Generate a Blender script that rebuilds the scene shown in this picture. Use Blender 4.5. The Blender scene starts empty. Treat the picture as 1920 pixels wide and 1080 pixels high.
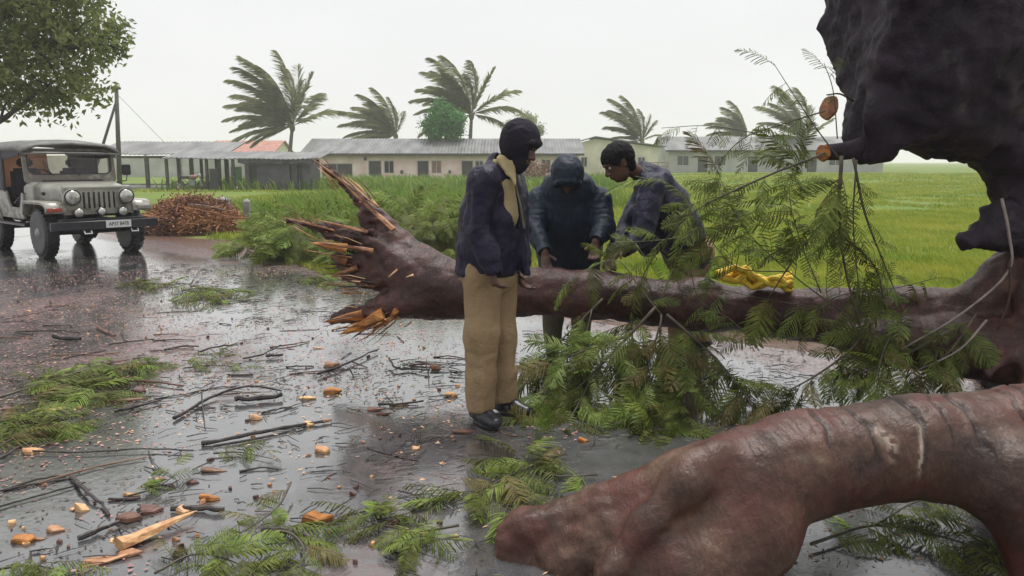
import bpy, math, random
import numpy as np
from mathutils import Vector, Matrix

random.seed(11)
RNG = np.random.default_rng(11)
scene = bpy.context.scene
COL = scene.collection

# ------------------------------------------------------------------ camera
cam_data = bpy.data.cameras.new('camera')
cam = bpy.data.objects.new('camera', cam_data)
COL.objects.link(cam)
cam.location = (0, 0, 1.48)
cam.rotation_euler = (math.radians(90) - math.atan(237 / 1500), 0, 0)
cam_data.sensor_width = 36
cam_data.lens = 36 * 1500 / 1920
cam_data.clip_start = 0.05
cam_data.clip_end = 4000
scene.camera = cam

# ------------------------------------------------------------------ sky and sun (overcast, raining)
SUN_EL, SUN_AZ = math.radians(74), math.radians(25)
world = bpy.data.worlds.new('World')
scene.world = world
world.use_nodes = True
wn, wl = world.node_tree.nodes, world.node_tree.links
wn.clear()
w_out = wn.new('ShaderNodeOutputWorld')
w_bg = wn.new('ShaderNodeBackground')
w_sky = wn.new('ShaderNodeTexSky')
w_sky.sky_type = 'NISHITA'
w_sky.sun_disc = False
w_sky.sun_elevation = SUN_EL
w_sky.sun_rotation = SUN_AZ
w_co = wn.new('ShaderNodeTexCoord')
w_no = wn.new('ShaderNodeTexNoise')
w_no.inputs['Scale'].default_value = 2.2
w_no.inputs['Detail'].default_value = 4
w_mp = wn.new('ShaderNodeMapping')
w_mp.inputs['Scale'].default_value = (1, 1, 3.0)
w_ra = wn.new('ShaderNodeValToRGB')
w_ra.color_ramp.elements[0].position = 0.3
w_ra.color_ramp.elements[0].color = (7.5, 7.5, 7.45, 1)
w_ra.color_ramp.elements[1].position = 0.72
w_ra.color_ramp.elements[1].color = (8.2, 8.2, 8.1, 1)
w_mx = wn.new('ShaderNodeMixRGB')
w_mx.inputs['Fac'].default_value = 0.94          # cloud cover over the clear sky
wl.new(w_co.outputs['Generated'], w_mp.inputs['Vector'])
wl.new(w_mp.outputs[0], w_no.inputs['Vector'])
wl.new(w_no.outputs['Fac'], w_ra.inputs[0])
wl.new(w_sky.outputs[0], w_mx.inputs[1])
wl.new(w_ra.outputs[0], w_mx.inputs[2])
wl.new(w_mx.outputs[0], w_bg.inputs['Color'])
w_bg.inputs['Strength'].default_value = 0.05
wl.new(w_bg.outputs[0], w_out.inputs['Surface'])

sun_data = bpy.data.lights.new('sun', 'SUN')
sun_data.energy = 1.5
sun_data.angle = math.radians(28)
sun_data.color = (1.0, 0.97, 0.93)
sun = bpy.data.objects.new('sun', sun_data)
COL.objects.link(sun)
# light travels away from the sun direction
_sd = Vector((math.sin(SUN_AZ) * math.cos(SUN_EL), math.cos(SUN_AZ) * math.cos(SUN_EL), math.sin(SUN_EL)))
sun.rotation_euler = (-_sd).to_track_quat('-Z', 'Y').to_euler()

scene.view_settings.view_transform = 'Standard'
scene.view_settings.look = 'None'
scene.view_settings.exposure = 1.25
scene.view_settings.gamma = 1.0
scene.view_settings.use_curve_mapping = False
scene.render.engine = 'CYCLES'
scene.cycles.use_denoising = True
scene.cycles.max_bounces = 6
scene.cycles.transparent_max_bounces = 8
scene.cycles.volume_bounces = 3
scene.cycles.caustics_reflective = False
scene.cycles.caustics_refractive = False

# ------------------------------------------------------------------ noise
_PERM = np.random.default_rng(5).integers(0, 1 << 30, 4096)

def _hash(i, j, k):
    return (_PERM[(i * 73856093 ^ j * 19349663 ^ k * 83492791) & 4095] / float(1 << 29)) - 1.0

def noise3(p, scale=1.0, seed=0):
    p = np.asarray(p, dtype=np.float64) * scale + seed * 17.31
    f = np.floor(p).astype(np.int64)
    t = p - f
    t = t * t * (3 - 2 * t)
    r = 0
    for dx in (0, 1):
        for dy in (0, 1):
            for dz in (0, 1):
                w = (t[..., 0] if dx else 1 - t[..., 0]) * (t[..., 1] if dy else 1 - t[..., 1]) * (t[..., 2] if dz else 1 - t[..., 2])
                r = r + w * _hash(f[..., 0] + dx, f[..., 1] + dy, f[..., 2] + dz)
    return r

def fbm(p, scale=1.0, octv=3, seed=0):
    r, a = 0, 1.0
    for o in range(octv):
        r = r + a * noise3(p, scale * 2 ** o, seed + o * 3)
        a *= 0.5
    return r

# ------------------------------------------------------------------ mesh helpers
def tag(o, label=None, cat=None, group=None, kind=None):
    if label: o['label'] = label
    if cat: o['category'] = cat
    if group: o['group'] = group
    if kind: o['kind'] = kind
    return o

def empty(name, loc=(0, 0, 0), rz=0.0):
    o = bpy.data.objects.new(name, None)
    COL.objects.link(o)
    o.location = loc
    o.rotation_euler = (0, 0, rz)
    o.empty_display_size = 0.1
    return o

def link_mesh(name, me, parent=None, mat=None):
    o = bpy.data.objects.new(name, me)
    COL.objects.link(o)
    if mat is not None:
        if not me.materials:
            me.materials.append(mat)
    if parent is not None:
        o.parent = parent
    return o

def make_mesh(name, verts, faces, mat=None, smooth=False, attrs=None, mats=None, fmat=None):
    """faces: list of lists, or an (n,3)/(n,4) integer array."""
    me = bpy.data.meshes.new(name)
    v = np.asarray(verts, dtype=np.float32)
    if isinstance(faces, np.ndarray) and faces.ndim == 2:
        n, k = faces.shape
        me.vertices.add(len(v))
        me.vertices.foreach_set('co', v.ravel())
        me.loops.add(n * k)
        me.loops.foreach_set('vertex_index', faces.astype(np.int32).ravel())
        me.polygons.add(n)
        me.polygons.foreach_set('loop_start', np.arange(0, n * k, k, dtype=np.int32))
        me.update(calc_edges=True)
    else:
        me.from_pydata(v.tolist(), [], [list(map(int, f)) for f in faces])
    if mats:
        for m in mats: me.materials.append(m)
        if fmat is not None:
            me.polygons.foreach_set('material_index', np.asarray(fmat, dtype=np.int32))
    elif mat is not None:
        me.materials.append(mat)
    if smooth:
        me.polygons.foreach_set('use_smooth', np.ones(len(me.polygons), dtype=bool))
    if attrs:
        for k_, a in attrs.items():
            at = me.attributes.new(k_, 'FLOAT', 'POINT')
            at.data.foreach_set('value', np.asarray(a, dtype=np.float32))
    me.update()
    return me

class MB:
    """collects boxes, tubes and plates into one mesh"""
    def __init__(self):
        self.v, self.f = [], []
    def add(self, verts, faces):
        o = len(self.v)
        self.v.extend([tuple(map(float, p)) for p in verts])
        self.f.extend([[i + o for i in f] for f in faces])
        return self
    def box(self, lo, hi, rot=None, c=None):
        x0, y0, z0 = lo; x1, y1, z1 = hi
        vs = [(x0, y0, z0), (x1, y0, z0), (x1, y1, z0), (x0, y1, z0), (x0, y0, z1), (x1, y0, z1), (x1, y1, z1), (x0, y1, z1)]
        if rot is not None:
            cc = Vector(c) if c is not None else Vector(((x0 + x1) / 2, (y0 + y1) / 2, (z0 + z1) / 2))
            vs = [tuple(rot @ (Vector(p) - cc) + cc) for p in vs]
        return self.add(vs, [(0, 3, 2, 1), (4, 5, 6, 7), (0, 1, 5, 4), (1, 2, 6, 5), (2, 3, 7, 6), (3, 0, 4, 7)])
    def tube(self, pts, rad, n=8, caps=True):
        v, f = tube_geo(pts, rad, n, caps)
        return self.add(v, f)
    def prism(self, poly, axis, a, b):
        """poly: 2-D outline in the two other axes (order x,y,z without axis), extruded from a to b"""
        n = len(poly); vs = []
        for t in (a, b):
            for p, q in poly:
                vs.append({0: (t, p, q), 1: (p, t, q), 2: (p, q, t)}[axis])
        fs = [list(range(n))[::-1], list(range(n, 2 * n))] + [(i, (i + 1) % n, n + (i + 1) % n, n + i) for i in range(n)]
        return self.add(vs, fs)
    def build(self, name, mat, parent=None, bevel=0.0, seg=2, smooth=False):
        me = make_mesh(name, self.v, self.f, mat, smooth)
        if bevel > 0:
            import bmesh
            bm = bmesh.new(); bm.from_mesh(me)
            bmesh.ops.recalc_face_normals(bm, faces=bm.faces)
            ed = [e for e in bm.edges if e.is_manifold and e.calc_face_angle(0) > 0.5]
            bmesh.ops.bevel(bm, geom=ed, offset=bevel, segments=seg, affect='EDGES', clamp_overlap=True)
            for f in bm.faces: f.smooth = True
            bm.to_mesh(me); bm.free()
            try: me.set_sharp_from_angle(angle=0.7)
            except Exception: pass
        else:
            import bmesh
            bm = bmesh.new(); bm.from_mesh(me)
            bmesh.ops.recalc_face_normals(bm, faces=bm.faces)
            bm.to_mesh(me); bm.free()
        return link_mesh(name, me, parent)

def tube_geo(pts, rad, n=8, caps=True):
    pts = [Vector(p) for p in pts]
    if not hasattr(rad, '__len__'): rad = [rad] * len(pts)
    vs, fs = [], []
    t0 = (pts[1] - pts[0]).normalized()
    up = Vector((0, 0, 1)) if abs(t0.z) < 0.9 else Vector((1, 0, 0))
    u = t0.cross(up).normalized()
    for i, p in enumerate(pts):
        t = (pts[min(i + 1, len(pts) - 1)] - pts[max(i - 1, 0)]).normalized()
        u = (u - t * u.dot(t)).normalized()
        w = t.cross(u)
        for k in range(n):
            a = 2 * math.pi * k / n
            vs.append(tuple(p + (u * math.cos(a) + w * math.sin(a)) * rad[i]))
    for i in range(len(pts) - 1):
        for k in range(n):
            k2 = (k + 1) % n
            fs.append((i * n + k, i * n + k2, (i + 1) * n + k2, (i + 1) * n + k))
    if caps:
        fs.append(tuple(range(n))[::-1])
        fs.append(tuple(range((len(pts) - 1) * n, len(pts) * n)))
    return vs, fs

def spline(pts, n=6):
    """Catmull-Rom through rows of any width"""
    P = np.asarray(pts, dtype=float)
    P = np.vstack([2 * P[0] - P[1], P, 2 * P[-1] - P[-2]])
    out = []
    for i in range(1, len(P) - 2):
        for k in range(n):
            t = k / n
            out.append(0.5 * (2 * P[i] + (P[i + 1] - P[i - 1]) * t + (2 * P[i - 1] - 5 * P[i] + 4 * P[i + 1] - P[i + 2]) * t ** 2 + (3 * P[i] - P[i - 1] - 3 * P[i + 1] + P[i + 2]) * t ** 3))
    out.append(P[-2])
    return np.array(out)

def copy_tree(o, parent=None):
    c = o.copy(); COL.objects.link(c); c.parent = parent
    for ch in list(o.children):
        copy_tree(ch, c)
    return c

# ------------------------------------------------------------------ volume modelling: smooth unions, then a surface net
class Field:
    def __init__(self, lo, hi, h):
        self.lo = np.array(lo, float); self.h = h
        self.n = np.ceil((np.array(hi, float) - self.lo) / h).astype(int) + 1
        self.d = np.full(self.n, 1.0, dtype=np.float32)
    def _sub(self, lo, hi):
        a = np.clip(np.floor((np.array(lo) - self.lo) / self.h).astype(int), 0, self.n - 1)
        b = np.clip(np.ceil((np.array(hi) - self.lo) / self.h).astype(int) + 1, 1, self.n)
        if np.any(b <= a): return None, None
        ax = [self.lo[i] + self.h * np.arange(a[i], b[i]) for i in range(3)]
        g = np.stack(np.meshgrid(*ax, indexing='ij'), -1).astype(np.float32)
        return (slice(a[0], b[0]), slice(a[1], b[1]), slice(a[2], b[2])), g
    def _mix(self, s, d, k, op):
        o = self.d[s]
        if op == 'sub':
            self.d[s] = np.maximum(o, -d) if k <= 0 else -_smin(-o, d, k)
        else:
            self.d[s] = np.minimum(o, d) if k <= 0 else _smin(o, d, k)
    def cone(self, a, b, ra, rb, k=0.03, flat=None, op='add'):
        """tapered capsule; flat=(axis vector, factor) widens the section along that axis"""
        a = np.array(a, np.float32); b = np.array(b, np.float32)
        m = max(ra, rb) * (max(1.0, flat[1]) if flat else 1.0) + k + 3 * self.h
        s, g = self._sub(np.minimum(a, b) - m, np.maximum(a, b) + m)
        if s is None: return self
        ab = b - a; L = max(float(ab @ ab), 1e-9)
        t = np.clip(((g - a) @ ab) / L, 0, 1)
        q = g - a - t[..., None] * ab
        if flat:
            w = np.array(flat[0], np.float32); w /= np.linalg.norm(w)
            q = q + w * ((q @ w) * (1.0 / flat[1] - 1.0))[..., None]
        d = np.linalg.norm(q, axis=-1) - (ra + (rb - ra) * t)
        self._mix(s, d, k, op)
        return self
    def chain(self, pts, k=0.03, flat=None, op='add'):
        """pts: [((x,y,z), r), ...]"""
        for (a, ra), (b, rb) in zip(pts[:-1], pts[1:]):
            self.cone(a, b, ra, rb, k, flat, op)
        return self
    def ball(self, c, r, k=0.03, rot=None, op='add'):
        r = np.array(r if hasattr(r, '__len__') else (r, r, r), np.float32)
        c = np.array(c, np.float32); m = float(r.max()) + k + 3 * self.h
        s, g = self._sub(c - m, c + m)
        if s is None: return self
        q = g - c
        if rot is not None: q = q @ np.array(rot, np.float32)
        l = np.linalg.norm(q / r, axis=-1)
        l2 = np.linalg.norm(q / (r * r), axis=-1) + 1e-6
        d = l * (l - 1.0) / l2
        self._mix(s, d, k, op)
        return self
    def carve(self, fn):
        """cut away where fn(points) < 0"""
        ax = [self.lo[i] + self.h * np.arange(self.n[i]) for i in range(3)]
        g = np.stack(np.meshgrid(*ax, indexing='ij'), -1).astype(np.float32)
        self.d = np.maximum(self.d, -fn(g).astype(np.float32))
        return self
    def mesh(self, smooth=1):
        d = self.d; s = d < 0
        d = np.pad(d, 1, constant_values=1.0); s = np.pad(s, 1, constant_values=False)
        lo = self.lo - self.h
        c = np.zeros(np.array(d.shape) - 1, np.int8)
        for dx in (0, 1):
            for dy in (0, 1):
                for dz in (0, 1):
                    c += s[dx:s.shape[0] - 1 + dx, dy:s.shape[1] - 1 + dy, dz:s.shape[2] - 1 + dz]
        I, J, K = np.nonzero((c > 0) & (c < 8))
        idx = np.full(c.shape, -1, np.int32); idx[I, J, K] = np.arange(len(I))
        offs = [(x, y, z) for x in (0, 1) for y in (0, 1) for z in (0, 1)]
        V = {o: d[I + o[0], J + o[1], K + o[2]] for o in offs}
        acc = np.zeros((len(I), 3)); cnt = np.zeros(len(I))
        for o in offs:
            for ax in range(3):
                if o[ax] == 0:
                    o2 = list(o); o2[ax] = 1; o2 = tuple(o2)
                    a, b = V[o], V[o2]
                    m = (a < 0) != (b < 0)
                    t = np.where(m, a / np.where(m, a - b, 1), 0)
                    p = np.array(o, float)[None].repeat(len(I), 0); p[:, ax] += t
                    acc += p * m[:, None]; cnt += m
        verts = lo + self.h * (np.stack([I, J, K], 1) + acc / cnt[:, None])
        faces = []
        for ax in range(3):
            u, w = (ax + 1) % 3, (ax + 2) % 3
            sa = [slice(0, n) for n in s.shape]; sb = list(sa)
            sa[ax] = slice(0, s.shape[ax] - 1); sb[ax] = slice(1, s.shape[ax])
            ch = s[tuple(sa)] != s[tuple(sb)]
            q = np.argwhere(ch)
            q = q[(q[:, u] > 0) & (q[:, w] > 0) & (q[:, u] < s.shape[u] - 1) & (q[:, w] < s.shape[w] - 1)]
            ins = s[q[:, 0], q[:, 1], q[:, 2]]
            def cell(du, dw):
                r = q.copy(); r[:, u] -= du; r[:, w] -= dw
                return idx[r[:, 0], r[:, 1], r[:, 2]]
            f = np.stack([cell(1, 1), cell(0, 1), cell(0, 0), cell(1, 0)], 1)
            f[~ins] = f[~ins][:, ::-1]
            faces.append(f)
        faces = np.concatenate(faces)
        for _ in range(smooth):
            e = np.concatenate([faces[:, [0, 1]], faces[:, [1, 2]], faces[:, [2, 3]], faces[:, [3, 0]]])
            sm = np.zeros_like(verts); ct = np.zeros(len(verts))
            for a, b in ((0, 1), (1, 0)):
                for ax in range(3):
                    sm[:, ax] += np.bincount(e[:, a], verts[e[:, b], ax], len(verts))
                ct += np.bincount(e[:, a], minlength=len(verts))
            verts = verts * 0.4 + 0.6 * sm / np.maximum(ct, 1)[:, None]
        return verts, faces

def _smin(a, b, k):
    h = np.clip(0.5 + 0.5 * (b - a) / k, 0, 1)
    return b + (a - b) * h - k * h * (1 - h)

def vnormals(v, f):
    n = np.cross(v[f[:, 2]] - v[f[:, 0]], v[f[:, 3]] - v[f[:, 1]])
    r = np.zeros_like(v)
    for c in range(f.shape[1]):
        for ax in range(3):
            r[:, ax] += np.bincount(f[:, c], n[:, ax], len(v))
    return r / np.maximum(np.linalg.norm(r, axis=1), 1e-9)[:, None]

# ------------------------------------------------------------------ materials
def new_mat(name):
    m = bpy.data.materials.new(name); m.use_nodes = True
    nt = m.node_tree
    return m, nt.nodes, nt.links, nt.nodes['Principled BSDF']

def rgba(c): return (c[0], c[1], c[2], 1.0)

def mat(name, c1, c2=None, scale=8.0, rough=0.6, bump=0.0, bscale=None, detail=5, spec=0.5, stretch=None, r2=None,
        lo=0.35, hi=0.65, metallic=0.0, rand=0.0, trans=0.0, coat=0.0, dist=0.01):
    """two-tone noise material in object space, with relief"""
    m, N, L, B = new_mat(name)
    B.inputs['Roughness'].default_value = rough
    B.inputs['Metallic'].default_value = metallic
    B.inputs['Specular IOR Level'].default_value = spec
    if coat: B.inputs['Coat Weight'].default_value = coat; B.inputs['Coat Roughness'].default_value = 0.08
    tc = N.new('ShaderNodeTexCoord'); mp = N.new('ShaderNodeMapping')
    if stretch: mp.inputs['Scale'].default_value = stretch
    L.new(tc.outputs['Object'], mp.inputs['Vector'])
    col = None
    if c2 is not None:
        no = N.new('ShaderNodeTexNoise'); no.inputs['Scale'].default_value = scale; no.inputs['Detail'].default_value = detail
        L.new(mp.outputs[0], no.inputs['Vector'])
        cr = N.new('ShaderNodeValToRGB')
        cr.color_ramp.elements[0].position = lo; cr.color_ramp.elements[0].color = rgba(c1)
        cr.color_ramp.elements[1].position = hi; cr.color_ramp.elements[1].color = rgba(c2)
        L.new(no.outputs['Fac'], cr.inputs[0])
        col = cr.outputs[0]
        if r2 is not None:
            mr = N.new('ShaderNodeMapRange'); mr.inputs['To Min'].default_value = rough; mr.inputs['To Max'].default_value = r2
            mr.inputs['From Min'].default_value = lo; mr.inputs['From Max'].default_value = hi
            L.new(no.outputs['Fac'], mr.inputs['Value']); L.new(mr.outputs[0], B.inputs['Roughness'])
    if rand > 0:
        oi = N.new('ShaderNodeObjectInfo'); hs = N.new('ShaderNodeHueSaturation')
        m1 = N.new('ShaderNodeMapRange'); m1.inputs['To Min'].default_value = 1 - rand; m1.inputs['To Max'].default_value = 1 + rand
        L.new(oi.outputs['Random'], m1.inputs['Value']); L.new(m1.outputs[0], hs.inputs['Value'])
        m2 = N.new('ShaderNodeMapRange'); m2.inputs['To Min'].default_value = 0.5 - rand * 0.05; m2.inputs['To Max'].default_value = 0.5 + rand * 0.05
        L.new(oi.outputs['Random'], m2.inputs['Value']); L.new(m2.outputs[0], hs.inputs['Hue'])
        if col is not None: L.new(col, hs.inputs['Color'])
        else: hs.inputs['Color'].default_value = rgba(c1)
        col = hs.outputs[0]
    if col is not None: L.new(col, B.inputs['Base Color'])
    else: B.inputs['Base Color'].default_value = rgba(c1)
    if bump > 0:
        nb = N.new('ShaderNodeTexNoise'); nb.inputs['Scale'].default_value = bscale or scale * 3; nb.inputs['Detail'].default_value = 6
        L.new(mp.outputs[0], nb.inputs['Vector'])
        bp = N.new('ShaderNodeBump'); bp.inputs['Strength'].default_value = bump; bp.inputs['Distance'].default_value = dist
        L.new(nb.outputs['Fac'], bp.inputs['Height']); L.new(bp.outputs[0], B.inputs['Normal'])
    if trans > 0:
        out = N['Material Output']; tr = N.new('ShaderNodeBsdfTranslucent'); mx = N.new('ShaderNodeMixShader')
        mx.inputs[0].default_value = trans
        if col is not None: L.new(col, tr.inputs['Color'])
        else: tr.inputs['Color'].default_value = rgba(c1)
        L.new(B.outputs[0], mx.inputs[1]); L.new(tr.outputs[0], mx.inputs[2]); L.new(mx.outputs[0], out.inputs['Surface'])
    return m

M = {}

# ------------------------------------------------------------------ the setting: ground, road, mud verge
def sstep(a, b, x):
    t = np.clip((np.asarray(x, float) - a) / (b - a), 0, 1)
    return t * t * (3 - 2 * t)

def terr(x, y):
    """height of the field: dips a little on the left, rises a little on the right"""
    x = np.asarray(x, float); y = np.asarray(y, float)
    s = sstep(24, 60, y)
    z = -0.40 * s * (1 - sstep(0, 16, x)) + 0.25 * s * sstep(8, 25, x)
    return z

def noise_node(N, L, vec, scale, detail=4, rough=0.55):
    n = N.new('ShaderNodeTexNoise'); n.inputs['Scale'].default_value = scale
    n.inputs['Detail'].default_value = detail; n.inputs['Roughness'].default_value = rough
    L.new(vec, n.inputs['Vector']); return n.outputs['Fac']

def ramp_node(N, L, fac, stops):
    r = N.new('ShaderNodeValToRGB')
    e = r.color_ramp.elements
    while len(e) < len(stops): e.new(0.5)
    for el, (p, c) in zip(e, stops):
        el.position = p; el.color = rgba(c) if hasattr(c, '__len__') else (c, c, c, 1)
    L.new(fac, r.inputs[0]); return r.outputs[0]

def mix_node(N, L, fac, a, b, mode='MIX'):
    m = N.new('ShaderNodeMixRGB'); m.blend_type = mode
    for i, v in ((0, fac), (1, a), (2, b)):
        if hasattr(v, 'is_linked') or hasattr(v, 'links'): L.new(v, m.inputs[i])
        elif i == 0: m.inputs[0].default_value = v
        else: m.inputs[i].default_value = rgba(v)
    return m.outputs[0]

def math_node(N, L, op, a, b=None, clamp=False):
    m = N.new('ShaderNodeMath'); m.operation = op; m.use_clamp = clamp
    for i, v in ((0, a), (1, b)):
        if v is None: continue
        if hasattr(v, 'links'): L.new(v, m.inputs[i])
        else: m.inputs[i].default_value = v
    return m.outputs[0]

def ground_material():
    m, N, L, B = new_mat('field_grass_and_mud')
    tc = N.new('ShaderNodeTexCoord'); V = tc.outputs['Object']
    big = noise_node(N, L, V, 0.16, 4)
    mid = noise_node(N, L, V, 1.1, 5)
    fine = noise_node(N, L, V, 14, 5)
    g1 = ramp_node(N, L, big, [(0.3, (0.075, 0.16, 0.015)), (0.5, (0.14, 0.21, 0.022)), (0.7, (0.22, 0.24, 0.04))])
    g2 = ramp_node(N, L, mid, [(0.3, (0.045, 0.11, 0.010)), (0.7, (0.16, 0.21, 0.035))])
    g = mix_node(N, L, 0.5, g1, g2)
    brown = ramp_node(N, L, noise_node(N, L, V, 0.45, 5), [(0.54, 0.0), (0.70, 0.75)])
    g = mix_node(N, L, brown, g, (0.17, 0.125, 0.05))
    g = mix_node(N, L, ramp_node(N, L, fine, [(0.3, 0.25), (0.7, 0.0)]), g, (0.05, 0.09, 0.01))
    # muddy strip along the road edge, line x + y = 8.3
    sx = N.new('ShaderNodeSeparateXYZ'); L.new(V, sx.inputs[0])
    s = math_node(N, L, 'ADD', sx.outputs[0], sx.outputs[1])
    wob = math_node(N, L, 'MULTIPLY', math_node(N, L, 'SUBTRACT', mid, 0.5), 3.0)
    s = math_node(N, L, 'ADD', s, wob)
    mud_f = N.new('ShaderNodeMapRange'); mud_f.inputs['From Min'].default_value = 9.4; mud_f.inputs['From Max'].default_value = 10.3
    mud_f.inputs['To Min'].default_value = 1; mud_f.inputs['To Max'].default_value = 0
    L.new(s, mud_f.inputs['Value'])
    mud = ramp_node(N, L, fine, [(0.3, (0.055, 0.03, 0.022)), (0.7, (0.16, 0.09, 0.065))])
    c = mix_node(N, L, mud_f.outputs[0], g, mud)
    L.new(c, B.inputs['Base Color'])
    rr = N.new('ShaderNodeMapRange'); rr.inputs['To Min'].default_value = 0.85; rr.inputs['To Max'].default_value = 0.35
    L.new(mud_f.outputs[0], rr.inputs['Value']); L.new(rr.outputs[0], B.inputs['Roughness'])
    B.inputs['Specular IOR Level'].default_value = 0.25
    bp = N.new('ShaderNodeBump'); bp.inputs['Strength'].default_value = 0.7; bp.inputs['Distance'].default_value = 0.05
    L.new(fine, bp.inputs['Height']); L.new(bp.outputs[0], B.inputs['Normal'])
    return m

def road_material():
    m, N, L, B = new_mat('wet_asphalt')
    tc = N.new('ShaderNodeTexCoord'); V = tc.outputs['Object']
    mp = N.new('ShaderNodeMapping'); mp.inputs['Rotation'].default_value = (0, 0, math.radians(45)); mp.inputs['Scale'].default_value = (1.0, 0.55, 1)
    L.new(V, mp.inputs['Vector']); W = mp.outputs[0]
    pud = noise_node(N, L, W, 0.75, 5, 0.6)              # standing water
    mudn = noise_node(N, L, W, 0.55, 6, 0.65)
    mid = noise_node(N, L, V, 5.0, 6)
    grain = noise_node(N, L, V, 130, 3)
    agg = N.new('ShaderNodeTexVoronoi'); agg.inputs['Scale'].default_value = 85; L.new(V, agg.inputs['Vector'])
    asph = ramp_node(N, L, mid, [(0.3, (0.045, 0.046, 0.048)), (0.7, (0.09, 0.09, 0.094))])
    asph = mix_node(N, L, ramp_node(N, L, agg.outputs['Distance'], [(0.1, 0.35), (0.5, 0.0)]), asph, (0.16, 0.155, 0.16))
    # silt and shredded petals washed into patches; thickest on the far left side of the road
    sx = N.new('ShaderNodeSeparateXYZ'); L.new(V, sx.inputs[0])
    left = N.new('ShaderNodeMapRange'); left.inputs['From Min'].default_value = -1.2; left.inputs['From Max'].default_value = -4.6
    left.inputs['To Min'].default_value = -0.06; left.inputs['To Max'].default_value = 0.10
    L.new(sx.outputs[0], left.inputs['Value'])
    far = N.new('ShaderNodeMapRange'); far.inputs['From Min'].default_value = 8.2; far.inputs['From Max'].default_value = 10.2
    far.inputs['To Min'].default_value = 0.0; far.inputs['To Max'].default_value = -0.16
    L.new(sx.outputs[1], far.inputs['Value'])
    edge = N.new('ShaderNodeMapRange'); edge.inputs['From Min'].default_value = 7.1; edge.inputs['From Max'].default_value = 8.2
    edge.inputs['To Min'].default_value = 0.0; edge.inputs['To Max'].default_value = 0.34
    L.new(math_node(N, L, 'ADD', sx.outputs[0], sx.outputs[1]), edge.inputs['Value'])
    mf = math_node(N, L, 'ADD', math_node(N, L, 'ADD', math_node(N, L, 'ADD', mudn, left.outputs[0]), far.outputs[0]), edge.outputs[0])
    mudmask = ramp_node(N, L, mf, [(0.51, 0.0), (0.62, 0.85)])
    speck = noise_node(N, L, V, 38, 4, 0.7)
    mudmask = math_node(N, L, 'MULTIPLY', mudmask, ramp_node(N, L, speck, [(0.38, 0.15), (0.56, 1.0)]))
    mudc = ramp_node(N, L, noise_node(N, L, V, 9, 5), [(0.3, (0.075, 0.04, 0.037)), (0.55, (0.17, 0.10, 0.095)), (0.75, (0.23, 0.125, 0.125))])
    c = mix_node(N, L, mudmask, asph, mudc)
    L.new(c, B.inputs['Base Color'])
    # water film: mirror smooth in puddles, rippled film elsewhere
    pm = ramp_node(N, L, pud, [(0.34, 0.0), (0.45, 1.0)])
    dry = math_node(N, L, 'MULTIPLY', mudmask, 0.42)
    r0 = N.new('ShaderNodeMapRange'); r0.inputs['To Min'].default_value = 0.30; r0.inputs['To Max'].default_value = 0.13
    L.new(pm, r0.inputs['Value'])
    L.new(math_node(N, L, 'ADD', r0.outputs[0], dry), B.inputs['Roughness'])
    B.inputs['IOR'].default_value = 1.65
    L.new(math_node(N, L, 'MULTIPLY', math_node(N, L, 'ADD', math_node(N, L, 'MULTIPLY', pm, 0.45), 0.55), math_node(N, L, 'SUBTRACT', 1.0, mudmask)), B.inputs['Coat Weight'])   # the film of standing water
    B.inputs['Coat IOR'].default_value = 1.6
    B.inputs['Coat Roughness'].default_value = 0.11
    h1 = math_node(N, L, 'MULTIPLY', grain, 0.35)
    hh = math_node(N, L, 'ADD', math_node(N, L, 'ADD', h1, math_node(N, L, 'MULTIPLY', agg.outputs['Distance'], 0.6)), math_node(N, L, 'MULTIPLY', speck, mudmask))
    bs = N.new('ShaderNodeMapRange'); bs.inputs['To Min'].default_value = 0.35; bs.inputs['To Max'].default_value = 0.05
    L.new(pm, bs.inputs['Value'])
    bp = N.new('ShaderNodeBump'); bp.inputs['Distance'].default_value = 0.006
    L.new(bs.outputs[0], bp.inputs['Strength']); L.new(hh, bp.inputs['Height'])
    rip = noise_node(N, L, V, 24, 2)                       # rain ripples
    bp2 = N.new('ShaderNodeBump'); bp2.inputs['Distance'].default_value = 0.004; bp2.inputs['Strength'].default_value = 0.10
    L.new(rip, bp2.inputs['Height']); L.new(bp.outputs[0], bp2.inputs['Normal'])
    L.new(bp2.outputs[0], B.inputs['Normal'])
    bp3 = N.new('ShaderNodeBump'); bp3.inputs['Distance'].default_value = 0.004; bp3.inputs['Strength'].default_value = 0.28
    L.new(rip, bp3.inputs['Height']); L.new(bp3.outputs[0], B.inputs['Coat Normal'])
    return m

def grid_sheet(xs, ys, zf):
    X, Y = np.meshgrid(xs, ys, indexing='ij')
    v = np.stack([X, Y, zf(X, Y)], -1).reshape(-1, 3)
    n, k = len(xs), len(ys)
    i, j = np.meshgrid(np.arange(n - 1), np.arange(k - 1), indexing='ij')
    a = (i * k + j).ravel()
    return v, np.stack([a, a + k, a + k + 1, a + 1], 1)

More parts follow.
